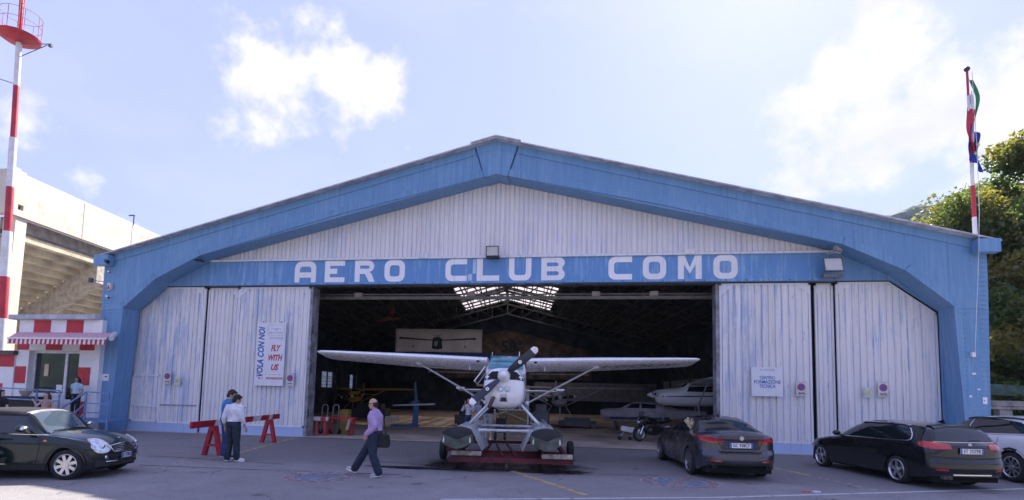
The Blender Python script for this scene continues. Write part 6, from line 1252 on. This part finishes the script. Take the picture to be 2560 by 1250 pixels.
# motorcycle
def motorcycle(name,label,loc,rz,s=1.,body=(.012,.014,.018),screen=True):
    t=thing(name,label,'motorcycle',loc,rz); B=mat('bike_%s'%name,body,.25,coat=1.,var=.05,world=False)
    for x in (.72,-.72):
        w=placed(MB().lathe([(.24,-.06),(.30,-.055),(.33,0),(.30,.055),(.24,.06)],(x,0,.33),'y',26),'wheel',TYRE,t); r=MB().lathe([(.24,-.05),(.22,-.04),(.22,.04),(.24,.05)],(x,0,.33),'y',26)
        for k in range(6): a=k*PI/3; r.bar((x,0,.33),(x+.23*math.cos(a),0,.33+.23*math.sin(a)),.03,.03,(0,1,0))
        placed(r,'rim',RIM,w)
    for sg in (1,-1): placed(MB().tube([(.72,sg*.09,.33),(.45,sg*.09,.95)],.028,8),'fork',CHR,t)
    placed(MB().loft([[(x,w*math.cos(a),z+h*math.sin(a)) for a in [2*PI*k/12 for k in range(12)]] for x,w,z,h in ((.5,.06,.85,.06),(.35,.17,.86,.13),(.05,.19,.85,.14),(-.2,.14,.80,.09),(-.3,.1,.78,.05))]),'tank',B,t,smooth=True)
    placed(MB().loft([[(x,w*math.cos(a),z+h*math.sin(a)) for a in [2*PI*k/12 for k in range(12)]] for x,w,z,h in ((.35,.10,.45,.1),(.2,.2,.48,.2),(-.2,.2,.45,.2),(-.4,.12,.5,.12))]),'engine',mat('engine_dark',(.05,.05,.055),.4,metal=.6,world=False),t)
    placed(MB().loft([[(x,w*math.cos(a),z+h*math.sin(a)) for a in [2*PI*k/12 for k in range(12)]] for x,w,z,h in ((-.2,.12,.80,.06),(-.45,.16,.80,.07),(-.8,.14,.86,.07),(-1.0,.08,.90,.04))]),'seat',mat('seat_black',(.015,.015,.015),.8,world=False),t,smooth=True)
    placed(MB().loft([[(x,w*math.cos(a),z+h*math.sin(a)) for a in [2*PI*k/12 for k in range(12)]] for x,w,z,h in ((.78,.08,.80,.12),(.70,.2,.82,.2),(.5,.25,.86,.22),(.35,.16,.84,.14))]),'fairing',B,t,smooth=True); placed(MB().sphere((.77,0,.82),(.05,.09,.08)),'headlight',HLM,t,smooth=True)
    if screen: placed(MB().add([(.70,-.18,.98),(.70,.18,.98),(.52,.15,1.28),(.52,-.15,1.28)],[(0,1,2,3)]),'windscreen',mat_glass('bike_screen',(.05,.07,.08),.05,.5),t)
    placed(MB().tube([(.40,-.38,1.03),(.46,-.15,1.06),(.46,.15,1.06),(.40,.38,1.03)],.016,8),'handlebar',DARKP,t)
    for sg in (1,-1): m=placed(MB().lathe([(0,-.01),(.06,-.008),(.065,.012)],(.42,sg*.44,1.23),'x',14),'mirror',CHR,t); placed(MB().tube([(.45,sg*.25,1.06),(.42,sg*.42,1.2)],.009,6),'mirror_stem',CHR,m)
    placed(MB().tube([(.1,-.14,.25),(-.5,-.17,.30),(-.95,-.18,.42)],[.04,.05,.06],10),'exhaust_pipe',CHR,t,smooth=True)
    return t
motorcycle('motorcycle','dark motorcycle with round chrome mirrors parked behind the grey saloon car',(6.35,4.45,0),PI+.55)
motorcycle('scooter','blue scooter cut by the left edge of the picture in front of the green convertible',(-8.62,-10.2,0),PI-.30,body=(.08,.08,.42))
t=thing('ground_power_unit','small white wheeled unit on thin legs beside the motorcycle','cart',(5.25,4.75,0)); placed(MB().prism([(-.25,.42),(.35,.30),(.38,.55),(-.22,.62)],-.2,.2),'case',WC,t,bevel=.02)
for x in (-.2,.25): placed(MB().tube([(x+.12,-.15,.42),(x-.1,-.2,.1)],.02,6),'leg',ALUP,t); placed(MB().lathe([(0,-.03),(.09,-.03),(.09,.03),(0,.03)],(x-.1,-.2,.09),'y',14),'wheel',TYRE,t)
# barrier: two A-frame trestles and a long striped bar
BW=mat('barrier_white',(.70,.66,.62),.6,var=.1); BR=mat('barrier_red',(.46,.02,.035),.5,var=.15)
def trestle(x,y,rz,label,h=1.0):
    t=thing('barrier_trestle',label,'trestle',(x,y,0),rz,'red trestles of the striped barrier')
    for sg in (-1,1): placed(MB().bar((sg*.24,0,0),(sg*.05,0,h),.11,.10,(0,1,0)),'leg',BR,t)
    placed(MB().bar((-.22,0,.28),(.22,0,.28),.06,.11,(0,1,0)),'crossbar',BR,t); placed(MB().bar((-.08,0,h*.93),(.08,0,h*.93),.13,.14,(0,1,0)),'top_block',BR,t); return t
PA=Vector((-6.70,-5.50,0)); PB=Vector((-7.44,-1.8,0)); 
trestle(PA.x,PA.y,0,'nearer red A-frame trestle beside the two men',.80); trestle(PB.x,PB.y,0,'farther red A-frame trestle near the third hangar door',.80)
t=thing('barrier_bar','long red and white striped barrier bar resting on two red trestles','barrier',(PA.x,PA.y,.8))
d=(PB-PA).normalized(); A0=PA-d*1.15+Vector((0,0,.80)); L_=(PB-PA).length+1.15+.85; up=Vector((0,0,1)); sd_=Vector((-d.y,d.x,0))
segs=[0,1.1,1.75,2.3,2.9,3.5,4.1,4.75,5.05,L_]
for i in range(9):
    s0,s1=segs[i],segs[i+1]; sk0=0 if i==0 else .1; sk1=0 if i==8 else .1
    vs=[]
    for o_ in (-.03,.03):
        for s_,zz,kk in ((s0,0,0),(s1,0,0),(s1,.17,sk1),(s0,.17,sk0)): q=A0+d*(s_+kk)+sd_*o_+up*zz; vs.append(tuple(q))
    MB().add(vs,[(0,1,2,3),(7,6,5,4),(0,4,5,1),(1,5,6,2),(2,6,7,3),(3,7,4,0)]).build('white_segment' if i%2 else 'red_segment',BW if i%2 else BR,t)
# ---------------------------------------------------------------- people
def remeshed(name,mb,m,parent,vox=.011,smooth=4):
    me=bpy.data.meshes.new(name); me.from_pydata(mb.v,[],mb.f); bm=bmesh.new(); bm.from_mesh(me); bmesh.ops.recalc_face_normals(bm,faces=bm.faces); bm.to_mesh(me); bm.free()
    o=bpy.data.objects.new('tmp',me); COL.objects.link(o); a=o.modifiers.new('r','REMESH'); a.mode='VOXEL'; a.voxel_size=vox; b=o.modifiers.new('s','SMOOTH'); b.factor=.5; b.iterations=smooth
    dg=bpy.context.evaluated_depsgraph_get(); dg.update(); n=bpy.data.meshes.new_from_object(o.evaluated_get(dg)); bpy.data.objects.remove(o); n.materials.clear(); n.name=name
    for p in n.polygons: p.use_smooth=True
    return link(name,n,m,parent,world=False)
def cap(b,p,q,r1,r2,n=10):
    p=Vector(p);q=Vector(q); b.tube([p,p.lerp(q,.35),p.lerp(q,.7),q],[r1,r1*.62+r2*.38+.004,r1*.28+r2*.72+.003,r2],n); b.sphere(tuple(p),r1*.99,10,6); b.sphere(tuple(q),r2*.99,10,6)
def hand(b,w,d,side,curl=.5):
    """w wrist, d direction of the hand; five separate fingers"""
    w=Vector(w); d=Vector(d).normalized(); u=Vector((0,1,0)) if abs(d.y)<.8 else Vector((1,0,0)); a=(u-d*u.dot(d)).normalized() # palm width axis
    a=Vector((1,0,0))-d*d.x if abs(d.x)<.8 else Vector((0,1,0))-d*d.y; a.normalize(); nrm=d.cross(a)*side
    c=w+d*.05; b.tube([w,w+d*.04,w+d*.085],[.024,.036,.032],8); b.sphere(tuple(c),(.030,.030,.032))
    for k,(o,l) in enumerate(((-.030,.060),(-.010,.078),(.010,.074),(.030,.055))):
        p0=w+d*.075+a*o; p1=p0+(d+nrm*curl*.4).normalized()*l*.5; p2=p1+(d+nrm*curl*1.4).normalized()*l*.5; b.tube([p0,p1,p2],[.0095,.009,.0075],6)
    p0=w+d*.03-a*.03; b.tube([p0,p0+(d-a*.9).normalized()*.035,p0+(d-a*.5+nrm*.3).normalized()*.062],[.013,.011,.009],6)
PSE=dict()
def person(label,loc,rz,J,skin,cl,H=1.72,group=None):
    """J joints in metres for a 1.72 m figure facing +x; cl clothing description"""
    t=thing('person',label,'person',loc,rz); sc=H/1.72; t.scale=(sc,sc,sc)
    V=lambda k: Vector(J[k]); bk=cl.get('bulk',1.12 if not cl.get('fem') else 1.0); SKm=mat('skin_%s'%skin[0],skin[1],.55,var=.06,world=False)
    pel,che,nek,hd=V('pelvis'),V('chest'),V('neck'),V('head'); f=cl.get('fem',False)
    shl,shr=V('shL'),V('shR'); wd=(shl-shr).length/2
    body=MB()
    def torso(b,g,z0=None,z1=None):
        ax=(shl-shr); ax.z*=.5; ax.normalize(); hipw=.155 if not f else .16; secs=[]
        for u,w,dp in ((-.12,.13,.10),(0,hipw,.115),(.18,.148 if not f else .14,.11),(.38,.14 if not f else .118,.10),(.60,.158 if not f else .135,.11),(.80,wd*.93,.112),(.93,wd*.97,.095),(1.02,wd*.62,.075),(1.07,.06,.06)):
            c=pel.lerp(nek,u) if u<=1 else nek+(nek-pel)*(u-1); c=c+ (che-pel.lerp(nek,.6))*math.sin(PI*min(1,max(0,u)))
            up=(nek-pel).normalized(); fw=ax.cross(up).normalized(); ring=[]
            for k in range(16):
                a=2*PI*k/16; ring.append(tuple(c+ax*(w+g)*(1+(bk-1)*.6)*math.cos(a)+fw*(dp+g)*(bk*1.04 if u<.85 else 1)*math.sin(a)))
            secs.append((u,ring))
        secs=[r for u,r in secs if (z0 is None or u>=z0) and (z1 is None or u<=z1)]; b.loft(secs)
    torso(body,-.008)
    up=(hd-nek).normalized(); body.tube([nek-up*.04,nek+up*.02,hd-up*.05],[.062,.054,.056],10)
    fw=Vector(J['face']).normalized(); sdv=Vector((0,0,1)).cross(fw).normalized(); upv=fw.cross(sdv)
    def H_(b,c,r,dz=0,n=14,m=10):
        vs0=len(b.v); b.sphere((0,0,0),r,n,m)
        for i in range(vs0,len(b.v)): v=Vector(b.v[i]); b.v[i]=tuple(Vector(c)+fw*v.x+sdv*v.y+upv*v.z)
    H_(body,hd+upv*.02,(.098,.076,.110)); H_(body,hd+fw*.02-upv*.06,(.070,.060,.065)); H_(body,hd+fw*.062-upv*.095,(.028,.032,.022))   # skull, jaw, chin
    H_(body,hd+fw*.098-upv*.018,(.020,.013,.026)); H_(body,hd+fw*.088-upv*.055,(.012,.026,.010)); 
    for s_ in (1,-1): H_(body,hd+sdv*s_*.078-upv*.015-fw*.005,(.018,.010,.030)); H_(body,hd+fw*.082+sdv*s_*.03+upv*.028,(.012,.022,.008))
    for S_,s_ in (('L',1),('R',-1)):
        cap(body,V('sh'+S_),V('el'+S_),.046,.036); cap(body,V('el'+S_),V('wr'+S_),.038,.024); hand(body,V('wr'+S_),J.get('hd'+S_,V('wr'+S_)-V('el'+S_)),s_,cl.get('curl',.5))
        cap(body,V('hip'+S_),V('kn'+S_),.080,.052); cap(body,V('kn'+S_),V('an'+S_),.054,.036); ft=V('toe'+S_)-V('an'+S_); body.tube([V('an'+S_)-ft*.15,V('an'+S_)+ft*.5,V('toe'+S_)],[.036,.034,.026],8)
    remeshed('body',body,SKm,t,.010,3)
    # eyes
    for s_ in (1,-1): e=MB(); H_(e,hd+fw*.083+sdv*s_*.031+upv*.010,(.010,.014,.009)); placed(e,'eye',mat('eye_dark',(.03,.02,.02),.2,world=False),t,smooth=True)
    m=MB(); H_(m,hd+fw*.096-upv*.058,(.005,.022,.005)); placed(m,'mouth',mat('lip',(.35,.12,.10),.5,world=False),t,smooth=True)
    # shirt with sleeves
    sh=MB(); torso(sh,.016,cl.get('hem',-.12)); sl=cl.get('sleeve',1.)
    for S_ in ('L','R'):
        a,e,w=V('sh'+S_),V('el'+S_),V('wr'+S_); sh.sphere(tuple(a),.066)
        if sl<=.5: q=a.lerp(e,sl*2); cap(sh,a,q,.066,.060)
        else: cap(sh,a,e,.068*bk,.058*bk); cap(sh,e,e.lerp(w,(sl-.5)*2),.058*bk,.046*bk)
    if not cl.get('topless'): sh.tube([nek-up*.03,nek+up*.03],[.075,.066],12)
    shm=mat(cl['shirt'][0],cl['shirt'][1],.85,var=.14,scale=7,bump=.9,fine=7,world=False); remeshed('shirt',sh,shm,t,.012,5)
    if cl.get('trousers'):
        tr=MB(); torso(tr,.020,-.12,.20); L_=cl.get('leg',1.)
        for S_ in ('L','R'):
            h,k,a=V('hip'+S_),V('kn'+S_),V('an'+S_); cap(tr,h,k,.098*bk,.074*bk)
            if L_>.6: cap(tr,k,a.lerp(k,.04),.073*bk,.070*bk if not cl.get('slim') else .05)
        remeshed('trousers',tr,mat(cl['trousers'][0],cl['trousers'][1],.85,var=.25,scale=6,bump=.9,fine=7,world=False),t,.012,4)
        bl=MB(); up_=(nek-pel).normalized(); ax=(shl-shr); ax.z=0; ax.normalize(); fw2=ax.cross(up_); secs=[]
        for u in (.055,.075,.095): c=pel+(nek-pel)*(u+.07); secs.append([tuple(c+ax*.172*math.cos(2*PI*k/20)+fw2*.142*math.sin(2*PI*k/20)) for k in range(20)])
        if cl.get('belt'): placed(bl.loft(secs),'belt',mat('belt_brown',(.03,.02,.015),.6,world=False),t,smooth=True)
    if cl.get('shoes'):
        for S_ in ('L','R'):
            a,q=V('an'+S_),V('toe'+S_); ft=(q-a); so=MB(); dn=Vector((0,0,-1)); s=MB(); p0=a-ft*.32+dn*.01
            s.tube([p0+Vector((0,0,.01)),a+dn*.005,a+ft*.5+dn*.012,q+dn*.002,q+ft.normalized()*.035],[.040,.047,.043,.038,.022],10); s.tube([a+Vector((0,0,-.03)),a+Vector((0,0,.03))],[.045,.046],10); o=remeshed('shoe',s,mat(cl['shoes'][0],cl['shoes'][1],.7,var=.08,world=False),t,.009,3)
            n=(q-a).normalized(); so.bar(p0+dn*.048,q+n*.035+dn*.036,.088,.026,(0,0,1)); placed(so,'sole',mat('white_sole',(.75,.75,.73),.6,world=False),o,bevel=.006)
    hr=cl.get('hair')
    if hr:
        hm=mat('hair_'+hr[0],hr[1],.7,var=.3,scale=30,bump=.6,fine=90,world=False); b=MB()
        if hr[0].startswith('bald'): 
            H_(b,hd-fw*.012-upv*.005,(.098,.082,.085)); H_(b,hd-fw*.05-upv*.045,(.05,.06,.05))
        else:
            H_(b,hd+upv*.038-fw*.016,(.104,.088,.108)); H_(b,hd-fw*.05-upv*.02,(.062,.078,.085))
            if 'long' in hr[0]:
                for a_ in np.linspace(-2.3,2.3,9): 
                    c=hd-fw*.05*math.cos(a_*.5)+sdv*.082*math.sin(a_)-fw*.03*math.cos(a_)+upv*.04; b.tube([c,c-upv*.13-fw*.01,c-upv*.27+sdv*.02*math.sin(a_)],[.040,.042,.022],8)
            else: H_(b,hd+upv*.095+fw*.045,(.055,.065,.030))
        # keep the face clear of hair
        o=remeshed('hair',b,hm,t,.009,2); me=o.data; bm=bmesh.new(); bm.from_mesh(me)
        cut=[v for v in bm.verts if (v.co-hd).dot(fw)>.045+max(0,((v.co-hd).dot(upv)-.055))*2.2 and (v.co-hd).dot(upv)<.115] if not hr[0].startswith('bald') else [v for v in bm.verts if (v.co-hd).dot(upv)>.050-(v.co-hd).dot(fw)*.35 or (v.co-hd).dot(fw)>.022-max(0,-(v.co-hd).dot(upv))*.8]
        bmesh.ops.delete(bm,geom=cut,context='VERTS'); bm.to_mesh(me); bm.free()
    return t,hd,fw,sdv,upv
def stand(dx=0.,**k):
    J=dict(pelvis=(0,0,.95),chest=(.0,0,1.24),neck=(0,0,1.46),head=(.015,0,1.61),face=(1,0,0),shL=(0,.19,1.40),shR=(0,-.19,1.40),elL=(-.02,.245,1.12),elR=(-.02,-.245,1.12),wrL=(.04,.25,.88),wrR=(.04,-.25,.88),
      hipL=(0,.09,.90),hipR=(0,-.09,.90),knL=(.02,.10,.49),knR=(.02,-.10,.49),anL=(-.01,.10,.085),anR=(-.01,-.10,.085),toeL=(.15,.12,.045),toeR=(.15,-.12,.045)); J.update(k); return J
SKN=('warm',(.50,.30,.22)); SKP=('pale',(.56,.38,.30)); SKT=('tan',(.36,.20,.14))
# bald man striding left; his left side faces the apron
J=stand(pelvis=(-.02,0,.93),chest=(-.03,0,1.22),neck=(-.01,0,1.44),head=(.035,0,1.585),face=(1,0,-.12),hipL=(-.02,.09,.90),hipR=(-.02,-.09,.90),
  knR=(.24,-.09,.50),anR=(.45,-.09,.13),toeR=(.60,-.10,.16),knL=(-.03,.09,.49),anL=(-.20,.10,.085),toeL=(-.04,.11,.045),
  shL=(-.03,.19,1.38),elL=(-.10,.25,1.10),wrL=(.08,.235,.93),shR=(-.01,-.19,1.38),elR=(.0,-.25,1.10),wrR=(.14,-.23,.92),hdL=(.3,-.05,-.9),hdR=(.4,0,-.9))
t,hd,fw,sdv,upv=person('bald man in lilac shirt and dark jeans striding left with a shoulder bag',(-1.13,-7.72,0),PI+.02,J,SKN,dict(bulk=1.24,shirt=('lilac_shirt',(.42,.30,.52)),trousers=('dark_denim',(.018,.028,.055)),shoes=('grey_trainer',(.45,.43,.44)),hair=('bald_fringe',(.015,.012,.012)),sleeve=.98,belt=True),1.70)
g=MB(); g.bar(hd+fw*.088+sdv*.05+upv*.018,hd+fw*.088-sdv*.05+upv*.018,.03,.008); g.bar(hd+fw*.085+sdv*.052+upv*.02,hd-fw*.01+sdv*.084+upv*.02,.008,.01); g.bar(hd+fw*.085-sdv*.052+upv*.02,hd-fw*.01-sdv*.084+upv*.02,.008,.01); placed(g,'sunglasses',mat('sunglass_black',(.01,.01,.012),.15,world=False),t)
bg=thing('shoulder_bag','black shoulder bag hanging behind the walking man\'s hip','bag',(-.90,-7.72,.80)); placed(MB().loft([[(x,y,z) for x,y,z in ((-w,-.07,h),(w,-.07,h),(w,.07,h),(-w,.07,h))] for w,h in ((.13,-.17),(.14,-.06),(.12,.09),(.10,.12))]),'pouch',mat('bag_black',(.010,.010,.012),.7,world=False),bg,bevel=.02); placed(MB().tube([(-.08,-.09,.11),(-.13,-.17,.36),(-.17,-.20,.56),(-.25,-.14,.66)],.016,6),'strap',MATS['bag_black'],bg); placed(MB().tube([(.05,.0,.11),(-.03,.1,.36),(-.11,.18,.56),(-.22,.14,.67)],.013,6),'strap',MATS['bag_black'],bg)
# two men by the barrier
J=stand(head=(.05,-.01,1.59),neck=(.01,0,1.455),face=(.80,-.45,-.42),wrR=(.10,-.27,.87),wrL=(.02,.26,.86),elL=(-.05,.26,1.11),anR=(.02,-.13,.085),toeR=(.13,-.24,.045),anL=(-.05,.09,.085),toeL=(.10,.12,.045))
person('man in white shirt and dark trousers seen from behind between the two trestles',(-5.38,-6.50,0),PI/2-.05,J,SKN,dict(shirt=('white_shirt',(.74,.73,.78)),trousers=('dark_trousers',(.022,.032,.052)),shoes=('white_trainer',(.72,.70,.66)),hair=('short_dark',(.018,.014,.012)),sleeve=.72,belt=True),1.69)
J=stand(head=(.07,-.01,1.60),neck=(.02,0,1.46),face=(.82,-.42,-.45),elR=(.04,-.25,1.14),wrR=(.24,-.20,1.16),hdR=(.9,-.1,.2),elL=(.0,.24,1.12),wrL=(.22,.16,1.15),hdL=(.9,-.2,.2),curl=.8)
person('man in blue shirt and blue jeans half hidden beyond the white-shirted man, holding a phone',(-5.98,-5.95,0),PI/4+.1,J,SKN,dict(shirt=('blue_shirt',(.05,.18,.42)),trousers=('blue_jeans',(.03,.06,.20)),shoes=('dark_shoe',(.03,.03,.05)),hair=('short_brown',(.035,.02,.012)),sleeve=.75),1.80)
ph=MB().box(-.04,.04,-.075,.075,-.005,.005); ph.v=[tuple(Matrix.Rotation(.6,3,'X')@Vector(v)) for v in ph.v]; o=ph.build('phone',BLK); o.location=(-5.66,-5.78,1.30); tag(o,'dark phone held out by the blue-shirted man','phone')
# woman at the hut door
J=stand(shL=(0,.165,1.38),shR=(0,-.165,1.38),face=(1,.1,-.05),wrL=(.16,.20,.95),elL=(-.02,.23,1.12),wrR=(.05,-.10,.92),elR=(-.05,-.22,1.12),hdL=(.6,0,-.6))
person('woman in pale blue top and black trousers standing at the hut door',(-16.55,-.62,.56),-PI/2+.25,J,SKT,dict(fem=True,shirt=('pale_blue_top',(.42,.58,.66)),trousers=('black_trousers',(.012,.012,.016)),shoes=('black_shoe',(.02,.02,.02)),hair=('long_black',(.010,.008,.008)),sleeve=.25,slim=True),1.60)
J=stand(shL=(0,.16,1.38),shR=(0,-.16,1.38),face=(1,-.1,.0),elR=(.02,-.27,1.22),wrR=(.06,-.36,1.38),hdR=(.1,-.3,.8))
person('woman with long auburn hair and bare shoulders behind the green convertible',(-14.95,-3.1,0),-PI/2+.45,J,SKP,dict(fem=True,shirt=('nude_top',(.42,.28,.24)),trousers=('grey_skirt',(.05,.05,.06)),shoes=('sandal',(.1,.06,.05)),hair=('long_auburn',(.07,.025,.018)),sleeve=.02,hem=.18,topless=True),1.56)
J=stand(shL=(0,.17,1.38),shR=(0,-.17,1.38),face=(-.2,1,.0),elR=(.10,-.22,1.15),wrR=(.25,-.10,1.30))
person('dark-haired person in black at the far left edge behind the convertible',(-16.9,-3.0,0),-PI/2,J,SKP,dict(shirt=('black_top',(.012,.012,.014)),trousers=('black_trousers',(.012,.012,.016)),shoes=('black_shoe',(.02,.02,.02)),hair=('long_dark',(.012,.01,.01)),sleeve=.3,fem=True),1.60)
# visitors under the seaplane
J=stand(elR=(.15,-.24,1.22),wrR=(.28,-.08,1.50),elL=(.12,.24,1.22),wrL=(.28,.08,1.50),hdR=(.1,.1,.9),hdL=(.1,-.1,.9),curl=1.)
person('person in white blouse raising both hands to take a photograph left of the floats',(-1.30,2.45,0),-PI/2-.1,J,SKN,dict(fem=True,shirt=('white_blouse',(.70,.69,.76)),trousers=('blue_trousers',(.03,.05,.13)),shoes=('white_shoe',(.6,.6,.6)),hair=('long_brown',(.10,.05,.03)),sleeve=.7),1.66)
J=stand()
person('person in pale blue cardigan standing just behind the photographing person',(-1.02,3.0,0),-PI/2+.5,J,SKN,dict(fem=True,shirt=('pale_cardigan',(.45,.52,.62)),trousers=('grey_trousers',(.15,.15,.17)),shoes=('pink_shoe',(.5,.3,.3)),hair=('long_light',(.12,.07,.04)),sleeve=.9),1.62)
J=stand(elL=(-.02,.26,1.13),wrL=(.03,.27,.89))
person('person in black T-shirt and light grey shorts standing behind the seaplane floats',(-.42,2.2,0),PI/2,J,SKP,dict(shirt=('black_tshirt',(.010,.010,.012)),trousers=('light_grey_shorts',(.36,.35,.34)),leg=.5,shoes=('white_shoe2',(.65,.64,.62)),hair=('short_black',(.012,.01,.01)),sleeve=.28,hem=-.12),1.80)
o=MB().loft([[(x,y,z) for x,y,z in ((-w,-.1,h),(w,-.1,h),(w,.1,h),(-w,.1,h))] for w,h in ((.16,0),(.18,.2),(.10,.42))]).build('tote_bag',mat('orange_tan_bag',(.55,.27,.12),world=False),bevel=.03); o.location=(-.95,2.2,.72); tag(o,'tan shopping bag carried under the seaplane between two visitors','bag')
t=thing('pushchair','black pushchair with large wheels beside the person in shorts','pushchair',(.02,2.5,0)); 
for x in (-.2,.2): placed(MB().lathe([(.10,-.025),(.17,-.03),(.17,.03),(.10,.025)],(x,0,.17),'x',18),'wheel',TYRE,t); placed(MB().lathe([(0,-.01),(.10,-.015),(.10,.015),(0,.01)],(x,0,.17),'x',14),'wheel_disc',mat('pale_disc',(.6,.6,.6),world=False),t)
placed(MB().prism([(-.15,.30),(.2,.35),(.32,.85),(.22,.88),(.1,.5),(-.12,.42)],-.2,.2,'x'),'seat',mat('pushchair_black',(.015,.015,.017),world=False),t); placed(MB().tube([(-.2,.0,.17),(-.2,.3,1.0),(.2,.3,1.0),(.2,0,.17)],.018,6),'frame',DARKP,t)
